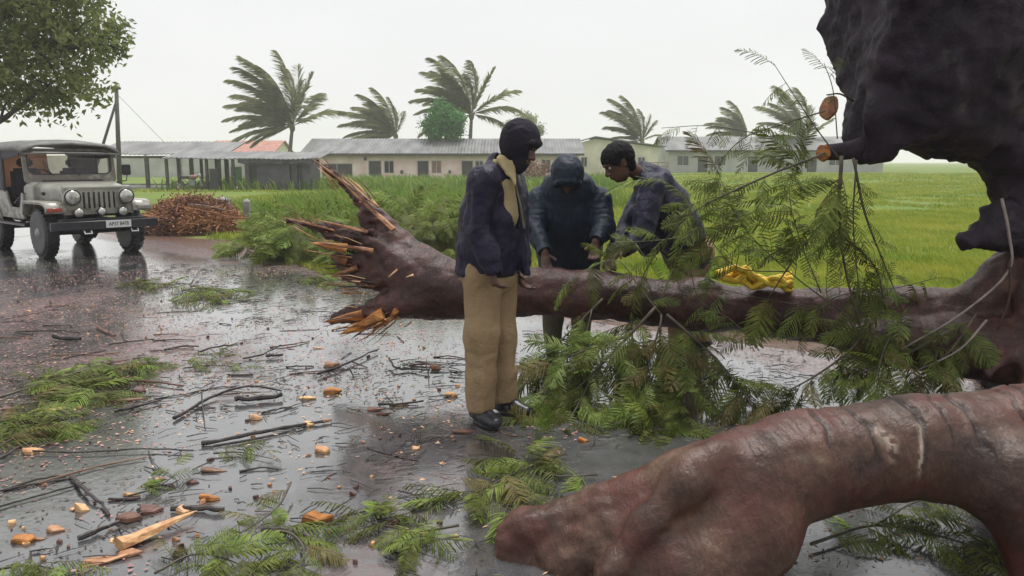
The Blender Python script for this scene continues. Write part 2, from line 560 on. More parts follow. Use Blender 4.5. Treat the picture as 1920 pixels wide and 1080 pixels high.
def build_ground():
    xs = np.concatenate([-np.geomspace(900, 60, 14), np.arange(-56, 57, 2.0), np.geomspace(60, 900, 14)])
    ys = np.concatenate([[-60, -30, -15, -8], np.arange(-4, 90, 2.0), np.geomspace(92, 900, 18)])
    v, f = grid_sheet(xs, ys, terr)
    g = link_mesh('ground', make_mesh('ground', v, f, ground_material(), True))
    tag(g, kind='structure')
    # road: a diagonal strip, its far edge running along x + y = 8.3, uneven where mud has washed over it
    n = 90
    t = np.linspace(-40, 34, n)                        # along the road, direction (1,-1)/sqrt2
    u0, u1 = -11.0, 8.3 / math.sqrt(2)
    rows = []
    for k, uu in enumerate(np.linspace(0, 1, 24)):
        wob = 0.22 * noise3(np.stack([t, t * 0, t * 0], 1), 0.8, 3) + 0.1 * noise3(np.stack([t, t * 0, t * 0], 1), 3.0, 4)
        u = u0 + (u1 - u0) * uu + wob * (uu ** 6)
        x = t / math.sqrt(2) + u / math.sqrt(2); y = -t / math.sqrt(2) + u / math.sqrt(2)
        camber = 0.006 - 0.0 * uu
        rows.append(np.stack([x, y, terr(x, y) + camber], 1))
    v = np.array(rows).transpose(1, 0, 2).reshape(-1, 3)
    i, j = np.meshgrid(np.arange(n - 1), np.arange(23), indexing='ij')
    a = (i * 24 + j).ravel()
    f = np.stack([a, a + 1, a + 25, a + 24], 1)
    r = link_mesh('road', make_mesh('road', v, f, road_material(), True))
    tag(r, kind='structure')
build_ground()

# grass: blades over the verge and the field
M['grass'] = mat('grass_blades', (0.18, 0.27, 0.02), (0.40, 0.40, 0.06), scale=0.7, rough=0.55, trans=0.35, detail=6, spec=0.3)
M['weed'] = mat('weed_blades', (0.09, 0.20, 0.02), (0.26, 0.32, 0.05), scale=1.3, rough=0.5, trans=0.25, spec=0.3)

def blades(xy, h, w, seed, lean=0.9, mt=None, name='grass', seg=1, z=None):
    rng = np.random.default_rng(seed); n = len(xy)
    base = np.stack([xy[:, 0], xy[:, 1], terr(xy[:, 0], xy[:, 1]) if z is None else z], 1)
    a = rng.uniform(0, 2 * np.pi, n); hh = h * rng.uniform(0.5, 1.3, n); ww = w * rng.uniform(0.6, 1.3, n)
    la = rng.uniform(0, 2 * np.pi, n); le = lean * rng.uniform(0.2, 1.3, n) * hh
    side = np.stack([np.cos(a), np.sin(a), 0 * a], 1) * ww[:, None]
    ld = np.stack([np.cos(la) - 0.5, np.sin(la), 0 * la], 1)
    mid = base + np.stack([0 * a, 0 * a, hh * 0.6], 1) + ld * (le * 0.35)[:, None]
    tip = base + np.stack([0 * a, 0 * a, hh], 1) + ld * le[:, None]
    v = np.stack([base - side, base + side, mid + side * 0.7, mid - side * 0.7, tip], 1).reshape(-1, 3)
    o = np.arange(n)[:, None] * 5
    f4 = np.concatenate([o + [0, 1, 2], o + [0, 2, 3], o + [3, 2, 4]])
    return v, f4

def scatter_field():
    rng = np.random.default_rng(3)
    V, Fc, off = [], [], 0
    def put(xy, h, w, seed, lean=0.95):
        nonlocal off
        v, f = blades(xy, h, w, seed, lean)
        V.append(v); Fc.append(f + off); off += len(v)
    def area(x0, x1, y0, y1, n, cond=lambda x, y: np.ones_like(x, bool)):
        x = rng.uniform(x0, x1, n); y = rng.uniform(y0, y1, n); k = cond(x, y)
        return np.stack([x[k], y[k]], 1)
    inview = lambda x, y: (np.abs(x) < 0.70 * y + 1.5)
    patch = lambda x, y: noise3(np.stack([x, y, 0 * x], 1), 0.5, 9) > -0.35
    put(area(-3, 8, 6, 12, 60000, lambda x, y: (x + y > 8.9 + 1.2 * noise3(np.stack([x, y, 0 * x], 1), 1.1, 2)) & inview(x, y)), 0.09, 0.006, 1)
    put(area(-6, 16, 11, 24, 90000, lambda x, y: (x + y > 9.6) & inview(x, y)), 0.10, 0.009, 2)
    put(area(-12, 34, 23, 48, 90000, lambda x, y: (x + y > 18) & inview(x, y) & patch(x, y)), 0.11, 0.018, 3)
    put(area(-24, 50, 46, 84, 40000, lambda x, y: inview(x, y) & patch(x, y)), 0.14, 0.04, 4)
    o = link_mesh('grass', make_mesh('grass', np.concatenate(V), np.concatenate(Fc), M['grass']))
    tag(o, 'bright green wet grass covering the field behind the men', 'grass', kind='stuff')
scatter_field()

# ------------------------------------------------------------------ the fallen tree
def bark_material(name, c_dark, c_mid, c_light, rough=0.42, rings=0.0, red=None, bump=0.6, wear=None, spec=0.4, fine=0.35, mot=0.65):
    m, N, L, B = new_mat(name)
    tc = N.new('ShaderNodeTexCoord'); V = tc.outputs['Object']
    n1 = noise_node(N, L, V, 2.6, 6, 0.6); n2 = noise_node(N, L, V, 11, 6, 0.65); n3 = noise_node(N, L, V, 60, 4, 0.7)
    c = ramp_node(N, L, n1, [(0.3, c_dark), (0.5, c_mid), (0.72, c_light)])
    c = mix_node(N, L, ramp_node(N, L, n2, [(0.42, mot), (0.62, 0.0)]), c, c_dark)
    c = mix_node(N, L, ramp_node(N, L, n3, [(0.50, 0.0), (0.66, fine)]), c, c_light)
    if red:
        nr = noise_node(N, L, V, 3.7, 5)
        c = mix_node(N, L, ramp_node(N, L, nr, [(0.48, 0.0), (0.62, 0.7)]), c, red)
    at = N.new('ShaderNodeAttribute'); at.attribute_name = 'crack'
    c = mix_node(N, L, at.outputs['Fac'], c, (0.012, 0.008, 0.008))
    at2 = N.new('ShaderNodeAttribute'); at2.attribute_name = 'scrape'
    c = mix_node(N, L, at2.outputs['Fac'], c, wear or (0.5, 0.4, 0.32))
    # fine creases that run round the limb
    al = N.new('ShaderNodeAttribute'); al.attribute_name = 'along'
    sx = N.new('ShaderNodeSeparateXYZ'); L.new(V, sx.inputs[0])
    cb = N.new('ShaderNodeCombineXYZ')
    L.new(math_node(N, L, 'MULTIPLY', al.outputs['Fac'], 30.0), cb.inputs[0]); L.new(math_node(N, L, 'MULTIPLY', sx.outputs[1], 5.0), cb.inputs[1]); L.new(math_node(N, L, 'MULTIPLY', sx.outputs[2], 5.0), cb.inputs[2])
    ring = noise_node(N, L, cb.outputs[0], 1.0, 5, 0.62)
    line = math_node(N, L, 'ABSOLUTE', math_node(N, L, 'SUBTRACT', ring, 0.5))
    crease = ramp_node(N, L, line, [(0.0, rings), (0.03, 0.0)])
    c = mix_node(N, L, crease, c, c_dark)
    lich = noise_node(N, L, V, 5.2, 5)
    c = mix_node(N, L, ramp_node(N, L, lich, [(0.64, 0.0), (0.74, 0.45)]), c, (0.10, 0.12, 0.085))
    L.new(c, B.inputs['Base Color'])
    B.inputs['Specular IOR Level'].default_value = spec
    rr = N.new('ShaderNodeMapRange'); rr.inputs['To Min'].default_value = rough - 0.12; rr.inputs['To Max'].default_value = rough + 0.22
    L.new(n2, rr.inputs['Value']); L.new(rr.outputs[0], B.inputs['Roughness'])
    h = math_node(N, L, 'ADD', math_node(N, L, 'MULTIPLY', n2, 0.8), math_node(N, L, 'MULTIPLY', n3, 0.4))
    if rings: h = math_node(N, L, 'SUBTRACT', math_node(N, L, 'ADD', h, math_node(N, L, 'MULTIPLY', ring, 0.25)), math_node(N, L, 'MULTIPLY', crease, 0.25))
    bp = N.new('ShaderNodeBump'); bp.inputs['Strength'].default_value = bump; bp.inputs['Distance'].default_value = 0.02
    L.new(h, bp.inputs['Height']); L.new(bp.outputs[0], B.inputs['Normal'])
    return m

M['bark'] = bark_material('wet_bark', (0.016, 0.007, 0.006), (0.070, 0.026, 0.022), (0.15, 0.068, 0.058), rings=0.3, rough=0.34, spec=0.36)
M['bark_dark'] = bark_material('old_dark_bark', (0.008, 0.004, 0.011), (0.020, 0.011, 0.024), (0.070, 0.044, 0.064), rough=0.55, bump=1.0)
M['bark_red'] = bark_material('smooth_reddish_bark', (0.020, 0.009, 0.008), (0.085, 0.042, 0.028), (0.19, 0.118, 0.076), rough=0.36, red=(0.095, 0.028, 0.022), bump=0.45, spec=0.36, fine=0.22, rings=0.35, mot=0.35)
M['wood'] = mat('torn_orange_wood', (0.20, 0.065, 0.015), (0.55, 0.23, 0.045), scale=11, rough=0.55, bump=0.6, bscale=40, stretch=(1, 1, 3))
M['wood_pale'] = mat('fresh_pale_wood', (0.55, 0.28, 0.13), (0.80, 0.52, 0.28), scale=14, rough=0.5, bump=0.5, bscale=50, rand=0.2)
M['wood_brown'] = mat('torn_brown_wood', (0.15, 0.06, 0.03), (0.40, 0.18, 0.07), scale=14, rough=0.55, bump=0.8, bscale=50)

def axis_param(v, pts):
    """nearest position along a polyline (metres), and which segment"""
    P = [np.array(p[0]) for p in pts]; best = np.full(len(v), 1e9); par = np.zeros(len(v)); s0 = 0
    for a, b in zip(P[:-1], P[1:]):
        ab = b - a; L = np.linalg.norm(ab); t = np.clip((v - a) @ ab / L ** 2, 0, 1)
        d = np.linalg.norm(v - a - t[:, None] * ab, axis=1)
        k = d < best; best[k] = d[k]; par[k] = s0 + t[k] * L; s0 += L
    return par

def organic(name, field, material, parent, amp=0.02, scale=6, amp2=0.006, scale2=24, smooth=1, crack=None, scrape=None, seed=1, extra=None, along=None):
    v, f = field.mesh(smooth)
    n = vnormals(v, f)
    v = v + n * (amp * fbm(v, scale, 3, seed) + amp2 * fbm(v, scale2, 2, seed + 5))[:, None]
    at = {}
    if extra is not None: v = extra(v, n)
    if crack is not None:
        c = crack(v); v = v - n * (0.012 * c)[:, None]; at['crack'] = c
    if scrape is not None: at['scrape'] = scrape(v)
    if along is not None: at['along'] = axis_param(v, along)
    return link_mesh(name, make_mesh(name, v, f, material, True, at), parent)

def splinter(L, w, t, seed, name='splinter', mt=None, parent=None, loc=(0, 0, 0), d=(1, 0, 0), up=(0, 0, 1)):
    """a torn wedge of wood: jagged at the far end, thicker at the root"""
    rng = random.Random(seed)
    ring = 6; segs = 5; vs = []; fs = []
    for i in range(segs + 1):
        s = i / segs
        taper = (1 - s) ** 0.6 if s < 1 else 0.04
        jx = rng.uniform(-0.06, 0.06) * L
        for k in range(ring):
            a = 2 * math.pi * k / ring + 0.3
            r = rng.uniform(0.75, 1.2)
            vs.append((s * L + jx * (0.2 + s) * rng.uniform(0.3, 1), math.cos(a) * w * max(taper, 0.05) * r, math.sin(a) * t * max(taper, 0.05) * r))
    for i in range(segs):
        for k in range(ring):
            fs.append((i * ring + k, i * ring + (k + 1) % ring, (i + 1) * ring + (k + 1) % ring, (i + 1) * ring + k))
    fs += [tuple(range(ring))[::-1], tuple(range(segs * ring, segs * ring + ring))]
    x = Vector(d).normalized(); z = Vector(up); y = z.cross(x).normalized(); z = x.cross(y)
    R = Matrix((x, y, z)).transposed()
    vs = [tuple(R @ Vector(p) + Vector(loc)) for p in vs]
    b = MB(); b.add(vs, fs)
    return b.build(name, mt, parent)

def build_tree():
    root = empty('fallen_tree', (3.206, 5.000, 0.345))
    tag(root, 'huge fallen tree with dark leaning trunk and a splintered limb lying across the road', 'tree')
    inv = Vector(root.location)
    kids = []
    # --- the long broken limb
    F = Field((-2.0, 4.4, 0.0), (3.6, 6.6, 1.75), 0.017)
    ax = [((3.628, 4.900, 0.504), .22), ((3.122, 5.000, 0.511), .19), ((2.559, 5.100, 0.517), .155), ((1.905, 5.200, 0.480), .165), ((1.220, 5.300, 0.526), .165),
          ((0.516, 5.450, 0.574), .16), ((-0.037, 5.550, 0.584), .17), ((-0.458, 5.650, 0.587), .19), ((-0.775, 5.750, 0.650), .20)]
    F.chain(ax, 0.08)
    # upper spike
    F.chain([((-0.614, 5.700, 0.688), .16), ((-0.849, 5.820, 0.895), .105), ((-1.002, 5.880, 1.086), .072), ((-1.161, 5.920, 1.251), .043), ((-1.306, 5.940, 1.383), .026), ((-1.467, 5.960, 1.503), .006)], 0.03)
    F.cone((-1.124, 5.880, 1.191), (-1.055, 5.860, 1.009), .03, .05, 0.03)
    # pointed middle splinter
    F.chain([((-0.728, 5.700, 0.715), .15), ((-1.038, 5.750, 0.914), .078), ((-1.347, 5.800, 0.987), .050), ((-1.636, 5.820, 1.063), .010)], 0.03)
    # dark torn heartwood
    F.chain([((-0.770, 5.720, 0.693), .14), ((-1.088, 5.780, 0.724), .12), ((-1.246, 5.800, 0.769), .06)], 0.03)
    F.chain([((-0.845, 5.700, 0.657), .1), ((-1.079, 5.720, 0.646), .08), ((-1.200, 5.750, 0.681), .04)], 0.02)
    # low splinter that touches the road
    F.chain([((-0.227, 5.600, 0.576), .17), ((-0.608, 5.620, 0.507), .13), ((-0.917, 5.640, 0.442), .085), ((-1.172, 5.660, 0.384), .055), ((-1.320, 5.680, 0.325), .018)], 0.05)
    # hollow between the splinters
    F.cone((-1.209, 5.600, 0.595), (-0.834, 5.620, 0.592), .05, .02, 0.02, op='sub')
    F.cone((-1.357, 5.620, 0.813), (-1.019, 5.620, 0.791), .05, .02, 0.02, op='sub')
    F.cone((-1.186, 5.750, 1.094), (-0.935, 5.700, 0.881), .035, .015, 0.02, op='sub')
    # lower crossing limb at the trunk
    F.chain([((3.247, 4.750, 0.335), .26), ((2.781, 4.850, 0.352), .19), ((2.297, 4.950, 0.339), .14), ((2.012, 5.100, 0.421), .08)], 0.06)
    # buttress up the trunk and the pale surface roots
    F.chain([((3.273, 4.920, 1.002), .17), ((3.082, 4.920, 0.770), .14), ((2.929, 4.950, 0.630), .12), ((2.782, 5.000, 0.518), .10)], 0.07)
    F.chain([((3.135, 4.750, 0.794), .10), ((3.051, 4.650, 0.424), .062), ((2.917, 4.600, 0.345), .05), ((2.781, 4.550, 0.249), .035)], 0.03)
    F.chain([((3.026, 4.650, 0.457), .06), ((3.011, 4.550, 0.287), .045), ((2.963, 4.500, 0.141), .04)], 0.03)
    def rag(v, n):
        w = sstep(-0.75, -1.2, v[:, 0])
        q = np.stack([v[:, 0] * 0.25, v[:, 1], v[:, 2]], 1)
        return v + n * (w * 0.030 * fbm(q, 26, 2, 8))[:, None]
    kids.append(organic('fallen_limb', F, M['bark'], None, 0.018, 5, 0.006, 22, seed=2, extra=rag, along=ax))
    kids[-1]['label'] = 'long wet purplish limb with splintered broken end'
    # --- the leaning trunk overhead
    T = Field((2.0, 3.6, -0.1), (5.4, 6.2, 3.9), 0.028)
    T.chain([((3.524, 5.100, -0.111), .42), ((3.447, 5.050, 0.474), .25), ((3.400, 5.000, 0.927), .23), ((3.363, 4.950, 1.181), .25), ((2.964, 4.900, 1.789), .31), ((2.517, 4.850, 2.122), .55), ((2.331, 4.800, 2.573), .63), ((2.202, 4.800, 3.253), .66)], 0.12)
    T.chain([((2.554, 4.800, 1.920), .40), ((2.183, 4.750, 1.780), .24), ((2.050, 4.720, 1.718), .17)], 0.08)
    T.chain([((2.046, 4.700, 1.656), .11), ((1.902, 4.620, 1.704), .085), ((1.810, 4.580, 1.754), .07)], 0.03)
    T.chain([((2.294, 4.750, 1.749), .2), ((2.127, 4.700, 1.605), .12), ((2.006, 4.680, 1.526), .05)], 0.05)
    T.ball((1.964, 4.750, 1.915), .05, 0.03)
    T.chain([((3.188, 4.850, 1.068), .20), ((2.919, 4.750, 1.051), .13), ((2.686, 4.700, 1.036), .08)], 0.05)
    T.chain([((3.129, 4.850, 1.171), .14), ((2.800, 4.720, 1.179), .07)], 0.05)
    # buttress onto the limb and the surface roots
    def ridges(v, n):
        q = np.stack([v[:, 0] + .35 * v[:, 2], v[:, 1], v[:, 2] * .22], 1)
        r = 1 - np.abs(fbm(q, 9, 3, 14)) * 1.5
        return v + n * (.020 * r + .012 * fbm(v, 26, 2, 3))[:, None]
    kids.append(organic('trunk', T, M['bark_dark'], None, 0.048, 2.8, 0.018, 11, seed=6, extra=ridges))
    kids[-1]['label'] = 'massive near black trunk leaning overhead'
    # --- torn orange wood on the broken end
    sp = [((-0.899, 5.520, 0.411), (-1.199, 5.500, 0.285), .055, .06, 'wood'), ((-1.056, 5.560, 0.411), (-1.335, 5.550, 0.359), .035, .035, 'wood'),
          ((-0.804, 5.520, 0.456), (-0.890, 5.500, 0.338), .025, .02, 'wood'), ((-1.175, 5.660, 0.870), (-1.429, 5.620, 0.916), .045, .03, 'wood'),
          ((-0.976, 5.600, 0.861), (-1.344, 5.580, 0.920), .02, .02, 'wood_brown'), ((-1.182, 5.680, 0.776), (-1.283, 5.660, 0.809), .02, .04, 'wood_brown'),
          ((-1.107, 5.680, 0.737), (-1.304, 5.660, 0.663), .03, .02, 'wood_brown'), ((-1.230, 5.760, 0.983), (-1.647, 5.780, 1.081), .016, .010, 'wood_brown'),
          ((-1.027, 5.700, 0.984), (-1.424, 5.720, 1.077), .02, .012, 'wood_brown'), ((-0.847, 5.720, 1.001), (-1.212, 5.820, 1.320), .030, .016, 'wood_brown'),
          ((-1.114, 5.840, 1.255), (-1.461, 5.920, 1.503), .022, .012, 'wood_brown'), ((-0.957, 5.760, 1.159), (-1.175, 5.820, 1.301), .012, .008, 'wood_brown'),
          ((-0.795, 5.500, 0.742), (-0.858, 5.490, 0.687), .012, .006, 'wood_pale'), ((-0.682, 5.480, 0.708), (-0.737, 5.470, 0.690), .010, .006, 'wood_pale')]
    for i, (a, b, w, t, mk) in enumerate(sp):
        dv = Vector(b) - Vector(a)
        kids.append(splinter(dv.length, w, t, 40 + i, 'splinter', M[mk], None, a, dv, (0, -0.5, 1)))
    rngf = random.Random(3); tips = [((-1.395, 5.800, 0.956), (-1.564, 5.800, 1.064)), ((-1.198, 5.750, 0.728), (-1.307, 5.720, 0.732)), ((-1.249, 5.900, 1.299), (-1.407, 5.930, 1.453)), ((-1.056, 5.550, 0.374), (-1.260, 5.530, 0.332)), ((-1.127, 5.700, 0.850), (-1.361, 5.650, 0.913)), ((-1.029, 5.650, 0.626), (-1.212, 5.620, 0.650)), ((-0.824, 5.520, 0.399), (-0.974, 5.500, 0.300)), ((-1.036, 5.780, 1.188), (-1.199, 5.850, 1.319))]
    for mk, cnt in (('wood_brown', 60), ('wood_pale', 30), ('bark', 60)):
        fb = MB()
        for i in range(cnt):
            a, b = rngf.choice(tips); a, b = Vector(a), Vector(b); j = Vector((rngf.gauss(0, .035), rngf.gauss(0, .03), rngf.gauss(0, .035)))
            e = a + (b - a) * rngf.uniform(.5, 1.25) + j * 1.4; w = rngf.uniform(.002, .007); p = a + (b - a) * rngf.uniform(-.3, .4) + j
            fb.tube([p, p.lerp(e, .6) + Vector((0, 0, rngf.gauss(0, .008))), e], [w, w * .8, w * .15], 4)
        o = fb.build('fibres', M[mk], None); o['kind'] = 'stuff'; kids.append(o)
    # --- sawn stubs with round orange faces
    def cut_face(c, d, r, seed, mt):
        rng = random.Random(seed); d = Vector(d).normalized()
        u = d.cross(Vector((0, 0, 1))).normalized(); w = d.cross(u)
        vs = []; n = 20
        for s, o in ((1.0, 0.0), (0.96, 0.02), (0.5, 0.024)):
            for k in range(n):
                a = 2 * math.pi * k / n; q = r * s * (1 + 0.10 * math.sin(2 * a + seed) + 0.04 * math.sin(5 * a))
                vs.append(tuple(Vector(c) + d * o + u * math.cos(a) * q * 0.72 + w * math.sin(a) * q))
        fs = [(i * n + k, i * n + (k + 1) % n, (i + 1) * n + (k + 1) % n, (i + 1) * n + k) for i in range(2) for k in range(n)]
        fs += [tuple(range(2 * n, 3 * n)), tuple(range(n))[::-1]]
        b = MB(); b.add(vs, fs)
        return b.build('sawn_face', mt, None, smooth=False)
    kids.append(cut_face((1.771, 4.560, 1.774), (-0.85, -0.5, 0.15), .072, 1, M['wood_brown']))
    s2 = MB(); s2.tube(spline([(2.106, 4.720, 1.587), (1.921, 4.640, 1.543), (1.770, 4.580, 1.531)], 4), [.06, .06, .058, .055, .052, .05, .048, .046, .044], 12)
    kids.append(s2.build('sawn_branch', M['bark_dark'], None, smooth=True))
    kids.append(cut_face((1.758, 4.570, 1.527), (-0.8, -0.55, 0.1), .052, 2, M['wood']))
    # bare twigs and aerial roots by the trunk
    def twig(pts, r0, r1, mt='bark', name='twig'):
        S = spline(pts, 5); b = MB(); b.tube(S, list(np.linspace(r0, r1, len(S))), 6)
        kids.append(b.build(name, M[mt], None, smooth=True))
    M['twig_pale'] = mat('pale_twig_bark', (0.16, 0.12, 0.12), (0.30, 0.24, 0.22), scale=12, rough=0.5, bump=0.4)
    twig([(2.740, 4.500, 1.277), (2.770, 4.450, 1.078), (2.766, 4.420, 0.872), (2.508, 4.400, 0.634), (2.194, 4.400, 0.435)], .009, .004, 'twig_pale')
    twig([(2.769, 4.420, 0.932), (2.774, 4.400, 0.725), (2.725, 4.400, 0.542)], .008, .004, 'bark')
    twig([(2.690, 4.450, 0.593), (2.525, 4.400, 0.435), (2.313, 4.380, 0.332), (2.158, 4.360, 0.269)], .007, .003, 'twig_pale')
    twig([(1.916, 4.600, 1.814), (1.831, 4.580, 1.853), (1.753, 4.570, 1.847)], .006, .004, 'bark')
    for k in kids:
        k.parent = root; k.matrix_parent_inverse = Matrix.Translation(-inv)
    return root
build_tree()

def build_foreground_limb():
    root = empty('fallen_bough', (0.844, 2.700, 0.141))
    tag(root, 'thick smooth reddish bough with dark cracks filling the nearest corner', 'bough')
    F = Field((-0.2, 1.9, -0.05), (2.5, 3.4, 0.92), 0.0088)
    ax = [((2.674, 3.100, 0.375), .22), ((2.004, 3.000, 0.404), .205), ((1.506, 2.920, 0.405), .19), ((1.080, 2.860, 0.356), .195), ((0.749, 2.800, 0.259), .20)]
    F.chain(ax, 0.05)
    F.chain([((0.859, 2.780, 0.320), .19), ((0.625, 2.780, 0.289), .13), ((0.321, 2.840, 0.179), .09), ((0.082, 2.880, 0.074), .085), ((0.016, 2.880, 0.030), .070)], 0.05)
    F.chain([((0.741, 2.760, 0.215), .17), ((0.470, 2.760, 0.111), .15), ((0.240, 2.800, 0.006), .12), ((0.081, 2.840, -0.091), .10)], 0.06)
    F.chain([((0.725, 2.700, 0.462), .03), ((0.600, 2.630, 0.382), .042), ((0.468, 2.590, 0.245), .034), ((0.336, 2.540, 0.095), .030), ((0.217, 2.480, -0.212), .05)], 0.10)
    F.chain([((0.020, 2.880, 0.052), .08), ((0.051, 2.860, -0.179), .10)], 0.05)
    F.chain([((0.847, 2.720, 0.182), .20), ((0.605, 2.640, 0.030), .20), ((0.453, 2.600, -0.191), .20)], 0.06)
    F.chain([((0.337, 2.780, 0.038), .13), ((0.082, 2.850, -0.085), .08)], 0.06)
    F.chain([((1.674, 2.850, 0.364), .15), ((1.834, 2.780, 0.320), .16), ((1.915, 2.700, 0.162), .14), ((1.929, 2.600, -0.150), .15)], 0.07)
    F.ball((0.631, 2.680, 0.438), (.05, .04, .03), 0.05)
    def crack(v):
        s = axis_param(v, ax)
        s = s + 0.05 * noise3(v, 5, 3) + 0.02 * noise3(v, 18, 4)
        c = np.zeros(len(v))
        for s0, w, z0 in ((0.30, .006, .3), (0.42, .005, .5), (0.70, .008, .35), (0.80, .005, .5), (1.02, .005, .45), (1.22, .008, .4), (1.40, .004, .45), (1.55, .005, .5), (0.55, .003, .55), (1.12, .003, .5)):
            c += np.exp(-((s - s0) / (w * 1.5)) ** 2) * sstep(z0 - 0.12, z0 + 0.08, v[:, 2] + 0.10 * noise3(v, 6, 7))
        return np.clip(c, 0, 1)
    def scrape(v):
        c = np.zeros(len(v))
        for a, b, w in (((1.269, 2.750, 0.632), (1.354, 2.700, 0.492), .017), ((1.473, 2.750, 0.543), (1.452, 2.700, 0.403), .009)):
            a = np.array(a); b = np.array(b); ab = b - a
            t = np.clip((v - a) @ ab / (ab @ ab), 0, 1); q = v - a - t[:, None] * ab
            d = np.sqrt(q[:, 0] ** 2 + 0.1 * q[:, 1] ** 2 + 0.1 * q[:, 2] ** 2)
            c += np.exp(-(d / w) ** 2) * (noise3(v, 55, 2) > -0.25)
        return np.clip(c, 0, 1)
    def fold(v, n):
        # transverse wrinkles on the ridge, growth ridges on the flare
        s = axis_param(v, ax)
        w = sstep(0.55, 0.2, v[:, 0])
        r = 0.006 * np.sin(s * 55 + 5 * noise3(v, 3, 1)) * (v[:, 2] > 0.25)
        return v + n * (r * 0.4 + w * 0.012 * fbm(np.stack([v[:, 0] + v[:, 2], v[:, 1] * 2, v[:, 2] - v[:, 0]], 1), 9, 2, 4))[:, None]
    o = organic('bough', F, M['bark_red'], None, 0.007, 4.5, 0.003, 20, seed=3, crack=crack, scrape=scrape, extra=fold, smooth=2, along=ax + [((0.550, 2.780, 0.206), .1), ((0.280, 2.820, 0.082), .1), ((0.031, 2.860, -0.025), .1)])
    # rusty torn wood at the buried end
    s = splinter(.28, .09, .03, 77, 'splinter', M['wood_brown'], None, (0.099, 2.750, -0.052), Vector((-0.156, 2.720, -0.035)) - Vector((0.099, 2.750, -0.052)))
    for k in (o, s):
        k.parent = root; k.matrix_parent_inverse = Matrix.Translation(-Vector(root.location))
build_foreground_limb()

# ------------------------------------------------------------------ buildings across the field
M['plaster_pink'] = mat('faded_pink_plaster', (0.76, 0.55, 0.52), (0.90, 0.76, 0.74), scale=0.9, rough=0.8, detail=8, bump=0.2)
M['plaster_cream'] = mat('stained_cream_plaster', (0.60, 0.57, 0.45), (0.76, 0.74, 0.60), scale=0.7, rough=0.8, detail=8, bump=0.2)
M['plaster_grey'] = mat('weathered_grey_plaster', (0.36, 0.36, 0.36), (0.52, 0.52, 0.51), scale=0.6, rough=0.85, detail=8)
M['roof_grey'] = mat('wet_cement_roof_sheet', (0.10, 0.10, 0.105), (0.21, 0.21, 0.215), scale=1.1, rough=0.5, detail=8, stretch=(1, .25, 1))
M['roof_red'] = mat('red_tile_roof', (0.30, 0.12, 0.09), (0.45, 0.22, 0.17), scale=2, rough=0.7)
M['dark_room'] = mat('dark_opening', (0.02, 0.02, 0.024), (0.05, 0.045, 0.05), scale=1.5, rough=0.5)
M['frame_white'] = mat('painted_frame', (0.5, 0.5, 0.48), rough=0.5)
M['door_red'] = mat('faded_red_door', (0.25, 0.12, 0.10), (0.34, 0.18, 0.15), scale=4, rough=0.6)
M['tarp_blue'] = mat('dark_violet_tarpaulin', (0.05, 0.045, 0.075), (0.10, 0.09, 0.13), scale=1.5, rough=0.45, bump=0.4)
M['post'] = mat('dark_timber_post', (0.04, 0.035, 0.035), (0.09, 0.08, 0.075), scale=6, rough=0.7)
M['concrete'] = mat('damp_concrete', (0.20, 0.20, 0.20), (0.36, 0.35, 0.34), scale=3, rough=0.75, bump=0.4)
M['glass_dark'] = mat('dark_window_glass', (0.03, 0.032, 0.035), rough=0.08)

def facade(x0, x1, z0, z1, holes, y, depth):
    """front wall sheet with true openings and reveals; holes: (xa, xb, za, zb)"""
    xs = sorted({x0, x1, *[h[0] for h in holes], *[h[1] for h in holes]})
    zs = sorted({z0, z1, *[h[2] for h in holes], *[h[3] for h in holes]})
    b = MB()
    for xa, xb in zip(xs[:-1], xs[1:]):
        for za, zb in zip(zs[:-1], zs[1:]):
            cx, cz = (xa + xb) / 2, (za + zb) / 2
            if any(h[0] < cx < h[1] and h[2] < cz < h[3] for h in holes): continue
            b.add([(xa, y, za), (xb, y, za), (xb, y, zb), (xa, y, zb)], [(0, 1, 2, 3)])
    for xa, xb, za, zb in holes:
        r = 0.18
        b.add([(xa, y, za), (xa, y + r, za), (xa, y + r, zb), (xa, y, zb)], [(0, 1, 2, 3)])
        b.add([(xb, y, za), (xb, y + r, za), (xb, y + r, zb), (xb, y, zb)], [(0, 3, 2, 1)])
        b.add([(xa, y, zb), (xb, y, zb), (xb, y + r, zb), (xa, y + r, zb)], [(0, 3, 2, 1)])
        b.add([(xa, y, za), (xb, y, za), (xb, y + r, za), (xa, y + r, za)], [(0, 1, 2, 3)])
    b.add([(x0, y, z0), (x0, y + depth, z0), (x0, y + depth, z1), (x0, y, z1)], [(0, 3, 2, 1)])
    b.add([(x1, y, z0), (x1, y + depth, z0), (x1, y + depth, z1), (x1, y, z1)], [(0, 1, 2, 3)])
    b.add([(x0, y + depth, z0), (x1, y + depth, z0), (x1, y + depth, z1), (x0, y + depth, z1)], [(0, 3, 2, 1)])
    return b

def corrugated(x0, x1, ya, za, yb, zb, pitch=0.3, amp=0.025, thick=0.05, sag=0.0):
    """sloping sheet roof, waves across x"""
    n = max(8, int((x1 - x0) / pitch * 2)); vs = []
    for i in range(n + 1):
        x = x0 + (x1 - x0) * i / n; w = amp * (1 if i % 2 else -1); s = sag * math.sin(i * 0.21) + sag * 0.7 * math.sin(i * 0.083 + 1)
        for (y, z) in ((ya, za), (yb, zb)):
            vs.append((x, y, z + w + s)); vs.append((x, y, z + w + s - thick))
    fs = []
    for i in range(n):
        a = i * 4; c = a + 4
        fs += [(a, c, c + 2, a + 2), (a + 1, a + 3, c + 3, c + 1), (a, a + 1, c + 1, c), (a + 2, c + 2, c + 3, a + 3)]
    b = MB(); b.add(vs, fs); return b

